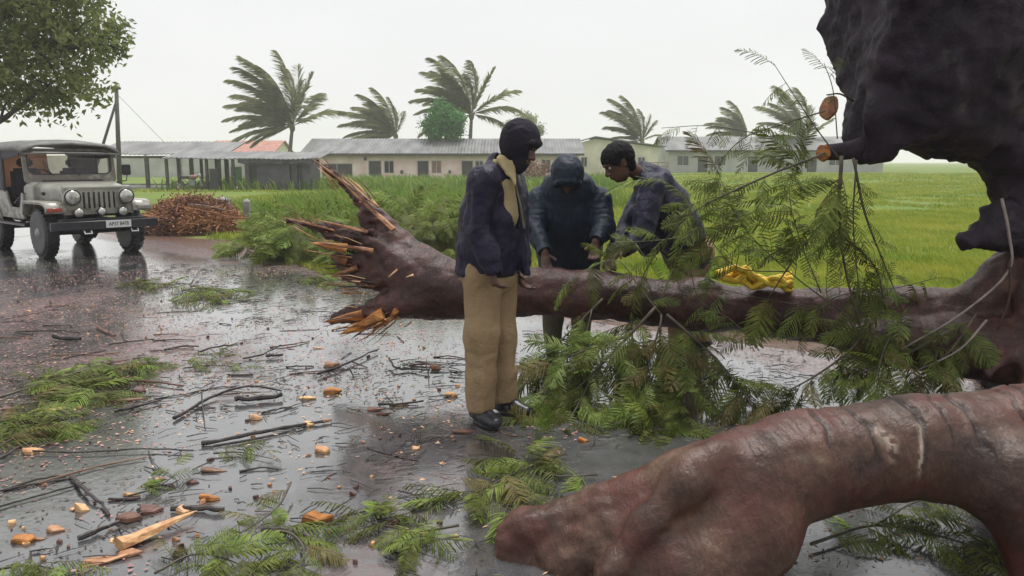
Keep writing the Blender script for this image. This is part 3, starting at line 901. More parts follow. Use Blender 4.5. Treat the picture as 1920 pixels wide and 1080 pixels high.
def window(parent, xa, xb, za, zb, y, mt_frame, mt_pane, name='window', bar=True):
    f = MB(); t = 0.07
    f.box((xa, y + .06, za), (xa + t, y + .12, zb)); f.box((xb - t, y + .06, za), (xb, y + .12, zb))
    f.box((xa + t, y + .06, zb - t), (xb - t, y + .12, zb)); f.box((xa + t, y + .06, za), (xb - t, y + .12, za + t))
    if bar: f.box(((xa + xb) / 2 - .025, y + .07, za + t), ((xa + xb) / 2 + .025, y + .11, zb - t))
    o = f.build(name, mt_frame, parent)
    p = MB(); p.box((xa + .01, y + .13, za + .01), (xb - .01, y + .16, zb - .01)); p.build('pane', mt_pane, o)
    return o

def long_house(name, label, x0, x1, y, zb, ze, zr, depth, wallm, roofm, doors, windows, group=None, over=0.7):
    root = empty(name, ((x0 + x1) / 2, y, zb)); tag(root, label, 'building', group)
    cx, by = (x0 + x1) / 2, y
    loc = lambda x: x - cx
    holes = [(loc(a), loc(b), 0.02, h) for a, b, h, *_ in doors] + [(loc(a), loc(b), c, d) for a, b, c, d, *_ in windows]
    facade(loc(x0), loc(x1), -0.3, ze - zb, holes, 0, depth).build('wall', wallm, root)
    for a, b, h, *r in doors:
        d = MB(); d.box((loc(a) + .02, .12, .02), (loc(b) - .02, .17, h - .02))
        o = d.build('door', M[r[0]] if r else M['dark_room'], root)
        f = MB(); f.box((loc(a) - .07, -.03, .0), (loc(a), .05, h + .07)); f.box((loc(b), -.03, .0), (loc(b) + .07, .05, h + .07)); f.box((loc(a), -.03, h), (loc(b), .05, h + .07))
        f.build('door_frame', M['frame_white'], o)
    for a, b, c, d, *r in windows:
        window(root, loc(a), loc(b), c, d, 0, M['frame_white'], M[r[0]] if r else M['glass_dark'])
    corrugated(loc(x0) - .5, loc(x1) + .5, -over, ze - zb - .12, depth * 0.55, zr - zb).build('roof', roofm, root)
    corrugated(loc(x0) - .5, loc(x1) + .5, depth + .3, ze - zb, depth * 0.55 + .01, zr - zb - .02).build('roof', roofm, root)
    for s in (loc(x0), loc(x1)):
        g = MB(); g.prism([(0, ze - zb), (depth * .55, zr - zb - .1), (depth, ze - zb)], 0, s - .06, s + .06); g.build('gable', wallm, root)
    fb = MB(); fb.box((loc(x0) - .45, -over - .03, ze - zb - .34), (loc(x1) + .45, -over + .02, ze - zb - .16)); fb.build('fascia', M['post'], root)
    return root


def sight(u, v, d):    # bearing read off the photograph and a distance in metres -> a point in the place
    b = (540 - v) / 1500; p = math.atan(237 / 1500)
    y = math.cos(p) + b * math.sin(p); w = -math.sin(p) + b * math.cos(p)
    return ((u - 960) / 1500 * d / y, d, 1.48 + w * d / y)

def build_houses():
    D = 75.0; k = D / 1500 * 1.012
    X = lambda u: (u - 960) * k
    doors = [(X(698), X(720), 1.95), (X(787), X(807), 1.95), (X(868), X(888), 1.95), (X(960), X(980), 1.95)]
    wins = [(X(610), X(668), .45, 1.75, 'dark_room'), (X(725), X(744), .8, 2.0), (X(812), X(831), .8, 2.0, 'door_red'), (X(892), X(908), .8, 2.0), (X(1013), X(1031), .8, 2.1), (X(1036), X(1056), .8, 2.1)]
    h = long_house('long_house', 'long low pink plastered house with grey sheet roof across the field', X(584), X(1082), D, -.42, 2.35, 3.7, 8, M['plaster_pink'], M['roof_grey'], doors, wins)
    # wall lamps / meter boxes between the doors
    for u, z in ((692, 2.15), (758, .95), (846, .95), (918, 1.0)):
        b = MB(); b.box((X(u) - h.location.x - .12, -.14, z - .15), (X(u) - h.location.x + .12, -.01, z + .15)); b.build('meter_box', M['post'], h)
    D = 88.0; k2 = D / 1500 * 1.012
    X2 = lambda u: (u - 960) * k2
    g = empty('gabled_house', (X2(1130), D, -.1)); tag(g, 'cream house with a wide low gable facing the field', 'building')
    Lg = lambda u: X2(u) - X2(1130)
    prof = [(Lg(1068), -.3), (Lg(1228), -.3), (Lg(1228), 3.1), (Lg(1112), 4.05), (Lg(1068), 3.35)]
    b = MB(); b.prism(prof, 1, .2, 8); b.build('wall', M['plaster_cream'], g)
    for (ua, za), (ub, zb_) in (((1058, 3.30), (1112, 4.18)), ((1112, 4.18), (1240, 3.12))):
        b = MB(); b.prism([(Lg(ua), za), (Lg(ub), zb_), (Lg(ub), zb_ + .12), (Lg(ua), za + .12)], 1, -.35, 8.4); b.build('roof', M['roof_grey'], g)
    for a, c in ((1086, 1098), (1190, 1204)):
        window(g, Lg(a), Lg(c), 1.0, 2.1, 0.0, M['frame_white'], M['glass_dark'])
    b = MB(); b.box((Lg(1140), .14, -.05), (Lg(1158), .19, 1.95)); b.build('door', M['door_red'], g)
    D = 96.0; k3 = D / 1500 * 1.012
    X3 = lambda u: (u - 960) * k3
    long_house('grey_house', 'hazy grey house with long sheet roof behind the hanging leaves', X3(1246), X3(1640), D, .1, 2.95, 4.55, 9, M['plaster_grey'], M['roof_grey'],
               [(X3(1300), X3(1318), 2.0), (X3(1392), X3(1410), 2.0), (X3(1500), X3(1518), 2.0)],
               [(X3(1262), X3(1284), .9, 2.1), (X3(1330), X3(1352), .9, 2.1), (X3(1430), X3(1460), .9, 2.1), (X3(1540), X3(1565), .9, 2.1)])
    D = 112.0; k4 = D / 1500 * 1.012
    X4 = lambda u: (u - 960) * k4
    long_house('red_roofed_house', 'far house with a faded red roof above the shelter', X4(400), X4(520), D, -.4, 2.7, 4.5, 10, M['plaster_cream'], M['roof_red'], [(X4(440), X4(452), 2.0)], [(X4(465), X4(485), .9, 2.0)])
    # fence beside the cream house
    fr = empty('rusty_fence', (X2(1180), 84, .05)); tag(fr, 'rusty red fence rails beside the cream house', 'fence')
    M['rust'] = mat('rusty_metal', (0.22, 0.08, 0.06), (0.36, 0.18, 0.14), scale=5, rough=0.7)
    for i in range(7):
        b = MB(); b.box((-3 + i * 1.0, -.04, 0), (-2.92 + i * 1.0, .04, 1.35)); b.build('post', M['rust'], fr)
    for z in (.5, .9, 1.3):
        b = MB(); b.box((-3.1, -.075, z), (3.2, -.045, z + .07)); b.build('rail', M['rust'], fr)
    # red shrubs at the foot of the walls
    # grey compound wall behind the shelter
    w = empty('compound_wall', (-46, 100, -.4)); tag(w, 'long grey compound wall behind the open shelter', 'wall')
    for i in range(12):
        b = MB(); b.box((-30 + i * 4.4, 0, 0), (-30 + i * 4.4 + 4.3, .25, 2.55 + .05 * (i % 3))); b.build('panel', M['plaster_grey'], w)
        b = MB(); b.box((-30 + i * 4.4 + 4.28, -.08, 0), (-30 + i * 4.4 + 4.42, .33, 2.75)); b.build('pillar', M['concrete'], w)
build_houses()

def build_shelter():
    # open parking shelter with posts
    D = 55.0; k = D / 1500 * 1.012; zb = -.33
    X = lambda u: (u - 960) * k
    Z = lambda v, d=D: 1.48 + (303 - v) * d / 1500 * 1.0
    r = empty('open_shelter', (X(320), D, zb)); tag(r, 'open shelter with dark posts and grey sheet roof', 'shelter')
    L = lambda u: X(u) - X(320)
    corrugated(L(196), L(446), -.6, Z(289) - zb, 3.6, Z(266, 58) - zb, sag=0.015).build('roof', M['roof_grey'], r)
    fl = MB(); fl.box((L(190), -.9, -.2), (L(470), 4.2, .06)); fl.build('floor_slab', M['concrete'], r)
    bm_ = MB(); bm_.box((L(196), -.45, Z(291) - zb - .22), (L(446), -.33, Z(291) - zb - .06)); bm_.build('beam', M['post'], r)
    for u, y in ((228, -.3), (295, -.3), (376, -.3), (440, -.3), (312, 3.4), (386, 3.4), (250, 3.4)):
        b = MB(); b.box((L(u) - .11, y - .11, 0.06), (L(u) + .11, y + .11, Z(289) - zb - .23)); b.build('post', M['post'], r)
    rl = MB(); rl.box((L(196), 3.3, .1), (L(446), 3.45, .24)); rl.build('kerb_rail', M['concrete'], r)
    # lower lean-to in front
    D2 = 51.0; k2 = D2 / 1500 * 1.012
    X2 = lambda u: (u - 960) * k2
    r2 = empty('lean_to', (X2(460), D2, -.3)); tag(r2, 'low lean-to with sagging pale roof joined to a dark storeroom', 'shed')
    L2 = lambda u: X2(u) - X2(460)
    zz = lambda v: 1.48 + (303 - v) * D2 / 1500 + .3
    corrugated(L2(322), L2(612), -.5, zz(297), 3.2, zz(283), sag=0.03).build('roof', M['roof_grey'], r2)
    for u, y in ((331, -.3), (404, -.3), (427, -.3), (452, -.3), (395, 2.6), (412, 2.6), (362, 2.6)):
        b = MB(); b.box((L2(u) - .08, y - .08, -.1), (L2(u) + .08, y + .08, zz(297) - .04)); b.build('post', M['post'], r2)
    wl_ = facade(L2(470), L2(590), -.2, zz(298), [(L2(478), L2(492), 0, 1.5), (L2(552), L2(558), .3, 1.6), (L2(566), L2(576), 0, 1.55)], 0.0, 2.6)
    wl_.build('wall', M['tarp_blue'], r2)
    for a, b_ in ((478, 492), (566, 576)):
        b = MB(); b.box((L2(a), .16, 0), (L2(b_), .2, 1.5)); b.build('door', M['dark_room'], r2)
    b = MB(); b.box((L2(552), .16, .3), (L2(558), .2, 1.6)); b.build('shutter', M['dark_room'], r2)
    # hanging tarp valance
    n = 30; vs = []; fs = []
    for i in range(n + 1):
        x = L2(462) + (L2(600) - L2(462)) * i / n
        vs += [(x, -.42 + .03 * math.sin(i * 1.3), zz(297) - .05), (x, -.40 + .05 * math.sin(i * 1.7), zz(297) - .28 - .1 * math.sin(i * .5) ** 2)]
    fs = [(2 * i, 2 * i + 2, 2 * i + 3, 2 * i + 1) for i in range(n)]
    t = MB(); t.add(vs, fs); o = t.build('valance', M['tarp_blue'], r2, smooth=True)
    # green sheet hung between posts
    M['green_sheet'] = mat('green_plastic_sheet', (0.10, 0.36, 0.16), (0.22, 0.50, 0.20), scale=2, rough=0.4)
    vs = []
    for i in range(13):
        x = L2(429) + (L2(450) - L2(429)) * i / 12
        vs += [(x, 1.5 + .03 * math.sin(i * 2), 0.35), (x, 1.5 + .02 * math.sin(i * 1.6), 1.45)]
    t = MB(); t.add(vs, [(2 * i, 2 * i + 2, 2 * i + 3, 2 * i + 1) for i in range(12)])
    t.build('hung_sheet', M['green_sheet'], r2, smooth=True)
    # dark steel cabinet under the lean-to
    c = empty('steel_cabinet', (X2(421), D2 - .6, -.3)); tag(c, 'dark steel cabinet standing at the lean-to post', 'cabinet')
    b = MB(); b.box((-.26, -.22, 0), (.26, .22, 1.35)); b.build('body', M['post'], c, bevel=.02)
    b = MB(); b.box((-.23, -.25, .08), (.23, -.225, 1.28)); b.build('door', M['dark_room'], c)
build_shelter()

def build_motorcycle():
    r = empty('motorcycle', ((-19.917, 50.000, -0.056)[0], 50.0, -.27), 0.12); tag(r, 'dark motorcycle parked under the open shelter', 'motorcycle')
    for x in (-.66, .66):
        n = 20; vs = []; fs = []
        b = MB(); pts = [(x + .27 * math.cos(2 * math.pi * i / n), 0, .31 + .27 * math.sin(2 * math.pi * i / n)) for i in range(n + 1)]
        b.tube(pts, .045, 6, False); w = b.build('wheel', M['post'], r, smooth=True)
        h = MB(); h.tube([(x, -.06, .31), (x, .06, .31)], .07, 10); h.build('hub', M['concrete'], w)
    b = MB(); b.tube([(-.66, 0, .31), (-.1, 0, .4), (.35, 0, .75), (.55, 0, .95)], .035, 6); b.tube([(-.6, 0, .7), (.1, 0, .72), (.45, 0, .8)], .03, 6)
    b.build('frame', M['post'], r)
    b = MB(); b.box((-.12, -.12, .28), (.24, .12, .62)); b.build('engine', M['concrete'], r, bevel=.03)
    F = Field((-.2, -.25, .6), (.55, .25, 1.1), .02); F.ball((.2, 0, .83), (.27, .13, .12), .02); v, f = F.mesh()
    link_mesh('tank', make_mesh('tank', v, f, M['door_red'], True), r)
    b = MB(); b.box((-.72, -.13, .74), (-.05, .13, .86)); b.build('seat', M['dark_room'], r, bevel=.04)
    b = MB(); b.tube([(.66, .07, .31), (.5, .07, 1.0)], .022, 6); b.tube([(.66, -.07, .31), (.5, -.07, 1.0)], .022, 6); b.build('fork', M['concrete'], r)
    b = MB(); b.tube([(.36, -.36, 1.08), (.46, -.15, 1.06), (.46, .15, 1.06), (.36, .36, 1.08)], .016, 6); b.build('handlebar', M['post'], r)
    b = MB(); b.tube([(.5, 0, .92), (.62, 0, .92)], .09, 12); b.build('headlamp', M['frame_white'], r)
build_motorcycle()

def build_pole():
    D = 45.0
    r = empty('utility_pole', (sight(224, 350, D)[0], D, -.3)); tag(r, 'wooden utility pole with a slanting strut beyond the parked vehicle', 'pole')
    top = sight(218, 162, D); x0 = r.location.x
    b = MB(); b.tube([(0, 0, -.1), (top[0] - x0, 0, top[2] + .3)], [.14, .10], 10); b.build('pole', M['post'], r, smooth=True)
    s = sight(195, 268, D); e = sight(219, 190, D)
    b = MB(); dx = (s[0] - e[0]) / (s[2] - e[2]); z0 = -.2
    b.tube([(e[0] - x0, -.05, e[2] + .3), (e[0] - x0 + (z0 - e[2] - .3) * dx, -.05, z0)], [.07, .10], 8); b.build('strut', M['post'], r, smooth=True)
    b = MB(); b.box((top[0] - x0 - .25, -.18, top[2] + .12), (top[0] - x0 + .3, -.10, top[2] + .24)); b.build('crossarm', M['post'], r)
    for dx_ in (-.18, .22):
        b = MB(); b.tube([(top[0] - x0 + dx_, -.14, top[2] + .24), (top[0] - x0 + dx_, -.14, top[2] + .38)], [.05, .03], 8); b.build('insulator', M['frame_white'], r)
    g = sight(305, 268, D)
    b = MB(); b.tube([(top[0] - x0, 0, top[2] - .1), (g[0] - x0, .3, g[2] + .3)], .012, 5); b.build('guy_wire', M['concrete'], r)
build_pole()

def build_posts():
    for (x, y, h, w, lab) in ((*(-7.202, 20.000, 0.576)[:2], .62, .34, 'squat pale concrete marker behind the brown brush pile'), (*(-5.611, 17.000, 0.566)[:2], .72, .13, 'thin grey concrete post beside the green cuttings')):
        b = MB(); b.prism([(-w / 2, -w / 2), (w / 2, -w / 2), (w / 2 * .9, w / 2), (-w / 2 * .9, w / 2)], 2, -.1, h * .9)
        b.add([(-w / 2, -w / 2, h * .9), (w / 2, -w / 2, h * .9), (w / 2 * .9, w / 2, h * .9), (-w / 2 * .9, w / 2, h * .9), (0, 0, h)], [(0, 1, 4), (1, 2, 4), (2, 3, 4), (3, 0, 4)])
        o = b.build('concrete_post', M['concrete']); o.location = (x, y, 0); tag(o, lab, 'post')
build_posts()

# ------------------------------------------------------------------ trees far off
M['palm_leaf'] = mat('windblown_palm_leaf', (0.16, 0.175, 0.075), (0.32, 0.33, 0.16), scale=0.9, rough=0.45, trans=0.5, rand=0.15)
M['palm_trunk'] = mat('palm_trunk_bark', (0.08, 0.07, 0.06), (0.17, 0.15, 0.13), scale=4, rough=0.8, bump=0.5, stretch=(1, 1, 4))

def palm_frond(L, up, out, wind, seed):
    """rachis arching out and blown by the wind; leaflets stream down-wind"""
    rng = np.random.default_rng(seed)
    n = 14; p = np.zeros(3); d = np.array([out[0], out[1], up], float); d /= np.linalg.norm(d)
    pts = [p.copy()]
    for i in range(n):
        s = i / n
        d = d + np.array([wind * 0.06 * (0.4 + s), 0, -0.085 * (0.2 + s)])
        d /= np.linalg.norm(d); p = p + d * L / n; pts.append(p.copy())
    pts = np.array(pts); V, F_ = [], []
    b = MB(); b.tube(pts, list(np.linspace(.05, .012, n + 1)), 4, False)
    V += b.v; F_ += b.f
    m = 72
    for i in range(m):
        s = 0.10 + 0.9 * i / m; q = s * n; k = min(int(q), n - 1); base = pts[k] + (pts[k + 1] - pts[k]) * (q - k)
        t = pts[k + 1] - pts[k]; t /= np.linalg.norm(t)
        side = np.cross(t, [0, 0, 1]); side /= max(np.linalg.norm(side), 1e-6)
        ll = L * 0.27 * math.sin(math.pi * (0.12 + 0.83 * s)) ** 0.7 * rng.uniform(.8, 1.15)
        for sg in (-1, 1):
            dv = side * sg * 0.55 + t * 0.85 + np.array([wind * 0.7, 0, -0.30]) + rng.normal(0, .12, 3)
            dv /= np.linalg.norm(dv)
            wv = np.cross(dv, t); wv /= max(np.linalg.norm(wv), 1e-6); wv *= .048 * L / 4
            tip = base + dv * ll + np.array([wind * .1, 0, -.12]) * ll
            mid = base + dv * ll * .5
            o = len(V); V += [tuple(base - wv * .6), tuple(base + wv * .6), tuple(mid + wv), tuple(mid - wv), tuple(tip)]
            F_ += [(o, o + 1, o + 2, o + 3), (o + 3, o + 2, o + 4)]
    return V, F_

def palm(u, v, d, L, fr, label, seed, lean=0.0, base_z=-.3):
    c = sight(u, v, d)
    r = empty('coconut_palm', (c[0] - lean, d, base_z)); tag(r, label, 'palm tree', 'coconut palms bent by the wind')
    h = c[2] - base_z
    S = spline([(0, 0, -.2), (lean * .3, 0, h * .4), (lean * .75, 0, h * .8), (lean, 0, h)], 5)
    b = MB(); b.tube(S, list(np.linspace(.24, .15, len(S))), 9); b.build('trunk', M['palm_trunk'], r, smooth=True)
    F = Field((lean - .6, -.6, h - .6), (lean + .6, .6, h + .7), .06); F.ball((lean, 0, h), (.28, .28, .45), .05); vv, ff = F.mesh()
    link_mesh('heart', make_mesh('heart', vv, ff, M['palm_leaf'], True), r)
    rng = random.Random(seed)
    fr = list(fr) + [(a_ + rng.uniform(-9, 9), l_ * rng.uniform(.7, .95)) for a_, l_ in fr if a_ > 60]
    for i, (ang, ln) in enumerate(fr):
        a = math.radians(ang); dy = rng.uniform(-.55, .55)
        V, Fc = palm_frond(L * ln, math.sin(a) + .22, (math.cos(a), dy), -0.75 if math.cos(a) < .3 else -0.45, seed * 50 + i)
        o = link_mesh('frond', make_mesh('frond', V, Fc, M['palm_leaf']), r)
        o.location = (lean, 0, h + .15)
def build_palms():
    A = [(178, .85), (165, .95), (150, 1.0), (138, 1.0), (124, 1.1), (112, 1.15), (103, 1.2), (82, 1.1), (70, .9), (38, .9), (22, .85), (192, .95), (205, .7), (95, 1.0), (130, .8)]
    palm(548, 240, 82, 6.9, A, 'tallest windblown coconut palm, above the dark storeroom roof', 1, .6)
    B = [(175, .9), (160, 1.0), (145, 1.05), (130, 1.05), (115, 1.0), (98, .95), (80, .7), (185, 1.0), (200, .6), (60, .5), (150, .8), (122, .9)]
    palm(742, 256, 92, 6.4, B, 'coconut palm behind the long house, second from the shelter', 2, .5)
    C = [(170, .9), (155, 1.0), (140, 1.0), (122, 1.05), (108, 1.1), (96, 1.1), (75, 1.0), (58, .8), (30, .9), (12, .9), (200, .9), (215, .8), (-15, .7), (130, .9)]
    palm(884, 218, 84, 6.6, C, 'coconut palm with drooping fronds behind the round green tree', 3, .3)
    Dd = [(170, .7), (150, .85), (130, 1.0), (110, 1.05), (95, 1.0), (190, .6), (75, .7), (55, .5), (200, .6), (120, .9), (20, .4)]
    palm(1204, 266, 96, 6.2, Dd, 'bushy coconut palm above the bending man in profile', 4, .3, 0)
    Ee = [(170, .9), (150, 1.0), (135, 1.0), (118, 1.0), (104, 1.0), (90, .7), (20, .7), (40, .5), (185, .6)]
    palm(1400, 258, 112, 6.0, Ee, 'pale hazy coconut palm over the grey house roof', 5, .3, .2)
    Ff = [(165, .7), (145, .9), (125, 1.1), (108, 1.2), (95, 1.1), (180, .7), (70, .7), (40, .6), (200, .8), (220, .9), (-20, .7), (-40, .7), (115, .9)]
    palm(1512, 266, 100, 7.0, Ff, 'dense coconut palm beside the sawn stubs of the trunk', 6, .3, .2)
build_palms()

M['leaf_tree'] = mat('dark_tree_leaf', (0.14, 0.18, 0.05), (0.32, 0.35, 0.13), scale=0.9, rough=0.4, trans=0.55)
M['leaf_bright'] = mat('bright_tree_leaf', (0.03, 0.16, 0.03), (0.09, 0.30, 0.05), scale=1.5, rough=0.4, trans=0.25)
M['branch_dark'] = mat('dark_branch_bark', (0.03, 0.025, 0.022), (0.075, 0.062, 0.055), scale=6, rough=0.7, bump=0.4)

def leaf_cloud(cl, per, size, spread, seed, squash=1.0, drift=(0, 0, 0)):
    """cl: cluster centres (n,3); per leaves round each"""
    rng = np.random.default_rng(seed); n = len(cl) * per
    c = np.repeat(cl, per, 0) + rng.normal(0, 1, (n, 3)) * np.array([spread, spread, spread * squash]) + np.array(drift) * rng.random((n, 1))
    a = rng.normal(0, 1, (n, 3)); a /= np.linalg.norm(a, axis=1)[:, None]
    b = np.cross(a, rng.normal(0, 1, (n, 3))); b /= np.linalg.norm(b, axis=1)[:, None]
    s = size * rng.uniform(.6, 1.3, (n, 1))
    v = np.stack([c - a * s, c + b * s * .45, c + a * s, c - b * s * .45], 1).reshape(-1, 3)
    return v, np.arange(n * 4).reshape(-1, 4)

def clusters(lobes, n, seed, shell=0.75):
    rng = np.random.default_rng(seed); out = []
    w = np.array([l[1] ** 2 for l in lobes]); w = w / w.sum()
    for (c, r, *sq), k in zip(lobes, rng.multinomial(n, w)):
        d = rng.normal(0, 1, (k, 3)); d /= np.linalg.norm(d, axis=1)[:, None]
        q = np.array(c) + d * (r * rng.uniform(shell * .5, 1.08, (k, 1)) ** 0.7) * np.array([1, 1, sq[0] if sq else .8])
        out.append(q)
    return np.concatenate(out)

def leafy_tree(name, label, base, trunk, lobes, n, per, size, spread, mt, seed, limbs=(), r0=.2, cat='tree'):
    r = empty(name, base); tag(r, label, cat); B = np.array(base)
    S = spline(np.array(trunk) - B, 5); b = MB(); b.tube(S, list(np.linspace(r0, r0 * .4, len(S))), 9); t = b.build('trunk', M['branch_dark'], r, smooth=True)
    for L_, ra, rb in limbs:
        S = spline(np.array(L_) - B, 5); b = MB(); b.tube(S, list(np.linspace(ra, rb, len(S))), 7); b.build('limb', M['branch_dark'], r, smooth=True)
    cl = clusters(lobes, n, seed) - B
    v, f = leaf_cloud(cl, per, size, spread, seed + 1)
    o = link_mesh('crown', make_mesh('crown', v, f, mt), r)
    return r

def build_trees():
    d = 22.0
    lob = [(sight(u, v, d + dd), r * d / 1500) for u, v, r, dd in (
        (30, 40, 95, 0), (110, 30, 80, .5), (165, 60, 55, -.4), (60, 120, 90, 0), (140, 130, 55, .4), (200, 80, 28, 0), (215, 55, 22, 0), (165, 165, 36, -.3), (110, 190, 34, .2), (20, 170, 50, .3), (205, 110, 20, 0),
        (-60, 60, 130, 0), (-80, 150, 100, .5), (60, -60, 120, 0), (-60, -90, 140, .3), (140, -50, 70, .2), (75, 205, 18, 0), (125, 215, 14, 0))]
    tr = [sight(-260, 420, d), sight(-250, 300, d), sight(-200, 200, d), sight(-110, 110, d), sight(-20, 60, d)]
    tr[0] = (tr[0][0], tr[0][1], -.2)
    lim = [([sight(-200, 220, d), sight(-60, 250, d), sight(0, 226, d), sight(30, 205, d), sight(90, 160, d), sight(150, 130, d)], .12, .02),
           ([sight(0, 228, d), sight(8, 200, d), sight(18, 182, d), sight(10, 160, d)], .04, .015),
           ([sight(-110, 110, d), sight(0, 80, d), sight(110, 90, d), sight(190, 85, d), sight(222, 92, d), sight(243, 108, d)], .10, .012),
           ([sight(-60, 80, d), sight(30, 20, d), sight(120, -10, d)], .09, .02),
           ([sight(60, 85, d), sight(100, 130, d), sight(118, 190, d)], .05, .012), ([sight(120, 88, d), sight(150, 50, d), sight(190, 30, d)], .04, .01),
           ([sight(90, 160, d), sight(60, 140, d), sight(40, 90, d)], .03, .01)]
    leafy_tree('leafy_tree', 'large dark leafy tree overhanging the parked vehicle', tr[0], tr, lob, 1000, 18, .10, .17, M['leaf_tree'], 4, lim, .38)
    d = 79.0; q = lambda u, v, r, dd=0: (sight(u, v, d + dd), r * d / 1500)
    b = sight(836, 260, d)
    leafy_tree('round_tree', 'small bright green round tree behind the roof of the long house', (b[0], d, -.4), [(b[0], d, -.4), sight(836, 270, d), sight(834, 235, d)],
               [q(832, 222, 26), q(812, 235, 22), q(852, 228, 22), q(830, 205, 16), q(848, 248, 20), q(815, 250, 18)], 420, 16, .16, .25, M['leaf_bright'], 8, (), .15)
    d = 98.0
    b = sight(985, 262, d)
    leafy_tree('small_tree', 'small dark tree rising behind the cap of the standing man', (b[0], d, -.4), [(b[0], d, -.4), sight(985, 270, d), sight(982, 235, d)],
               [q(985, 232, 26, 19), q(1006, 246, 15, 19), q(962, 240, 16, 19)], 220, 14, .2, .3, M['leaf_tree'], 9, (), .15)
    # hedge shrubs with reddish leaves in front of the cream house, and weeds along the long house
    M['leaf_red'] = mat('reddish_shrub_leaf', (0.16, 0.05, 0.035), (0.28, 0.16, 0.08), scale=2, rough=0.5)
    for i, (u, v, dd, r, lab) in enumerate(((1002, 318, 62, 26, 'reddish shrub between the two men on the field edge'), (1160, 300, 74, 22, 'russet shrub below the cream gable wall'))):
        c = sight(u, v, dd); base = (c[0], dd, float(terr(c[0], dd)))
        leafy_tree('shrub', lab, base, [base, (c[0], dd, c[2])], [(c, r * dd / 1500), ((c[0] + .6, dd, c[2] - .2), r * .8 * dd / 1500), ((c[0] - .6, dd, c[2] - .2), r * .8 * dd / 1500)], 120, 14, .1, .18, M['leaf_red'], 20 + i, (), .06, 'shrub')
build_trees()

# ------------------------------------------------------------------ brown brush pile and green cuttings beside the road
M['brush'] = mat('brown_dead_brush', (0.14, 0.06, 0.038), (0.44, 0.22, 0.10), scale=2.2, rough=0.7, detail=6)
M['brush_dark'] = mat('dark_brush_core', (0.035, 0.018, 0.018), (0.13, 0.065, 0.045), scale=5, rough=0.8, bump=0.8)
def mound(cx, cy, rx, ry, h, seed, n=40, power=1.2):
    g = np.linspace(-1.15, 1.15, n); X, Y = np.meshgrid(g, g, indexing='ij')
    R = np.sqrt(X ** 2 + Y ** 2)
    Z = h * np.clip(1 - R ** 2, 0, None) ** power
    P = np.stack([X * rx + cx, Y * ry + cy, Z], -1)
    Z = Z * (1 + .35 * fbm(P, 2.2, 3, seed)) - .03 * (R > 1)
    P[..., 2] = Z
    a = (np.arange(n - 1)[:, None] * n + np.arange(n - 1)[None]).ravel()
    f = np.stack([a, a + n, a + n + 1, a + 1], 1)
    keep = (R.ravel()[f].min(1) < 1.08)
    return P.reshape(-1, 3), f[keep]

def build_piles():
    c = (-6.748, 16.621, 0.000)
    rx, ry, h = 1.16, .9, .64
    r = empty('brush_pile', (c[0], c[1] + .3, 0)); tag(r, 'pile of brown dead brush and twigs beside the parked vehicle', 'brush pile')
    v, f = mound(0, 0, rx * .95, ry * .95, h * .72, 3, power=.75); link_mesh('core', make_mesh('core', v, f, M['brush_dark'], True), r)
    rng = np.random.default_rng(8); b = MB()
    for i in range(1500):
        a = rng.uniform(0, 2 * np.pi); q = rng.uniform(0, 1) ** .6
        x, y = rx * q * math.cos(a), ry * q * math.sin(a); z = h * max(0, 1 - q * q) ** .75 * rng.uniform(.75, 1.15) + .02
        dr = rng.normal(0, 1, 3); dr[2] *= .35; dr /= np.linalg.norm(dr); L = rng.uniform(.12, .5)
        p0 = np.array([x, y, z]); bend = rng.normal(0, .05, 3)
        b.tube([p0 - dr * L / 2, p0 + bend, p0 + dr * L / 2], [.004 + .007 * rng.random()] * 3, 3, False)
    o = b.build('twigs', M['brush'], r); o['kind'] = 'stuff'
    cl = np.stack([rng.uniform(-rx, rx, 260), rng.uniform(-ry, ry, 260)], 1); q2 = (cl[:, 0] / rx) ** 2 + (cl[:, 1] / ry) ** 2
    cl = cl[q2 < 1]; q2 = q2[q2 < 1]; z = h * (1 - q2) ** .75
    v, f = leaf_cloud(np.stack([cl[:, 0], cl[:, 1], z + .04], 1), 22, .035, .09, 5); o = link_mesh('dead_leaves', make_mesh('dead_leaves', v, f, M['brush']), r); o['kind'] = 'stuff'
    for i in range(9):
        a = rng.uniform(-2.6, -.5); x = rng.uniform(-.8, .8) * rx; L = rng.uniform(.5, 1.1); z = rng.uniform(.2, .65); y = -ry * math.sqrt(max(.05, 1 - (x / rx) ** 2 - .2)) * (1 - z * .7)
        S = spline([(x - L / 2, y + rng.uniform(0, .1), z + rng.uniform(-.12, .12)), (x, y - .06, z + .04), (x + L / 2, y + rng.uniform(0, .1), z + rng.uniform(-.12, .12))], 4)
        t = MB(); t.tube(S, list(np.linspace(.022, .009, len(S))), 6); t.build('branch', M['twig_pale'] if i % 3 == 0 else M['brush'], r, smooth=True)
    # low fringe of fresh weeds around it belongs to the verge weeds below
build_piles()

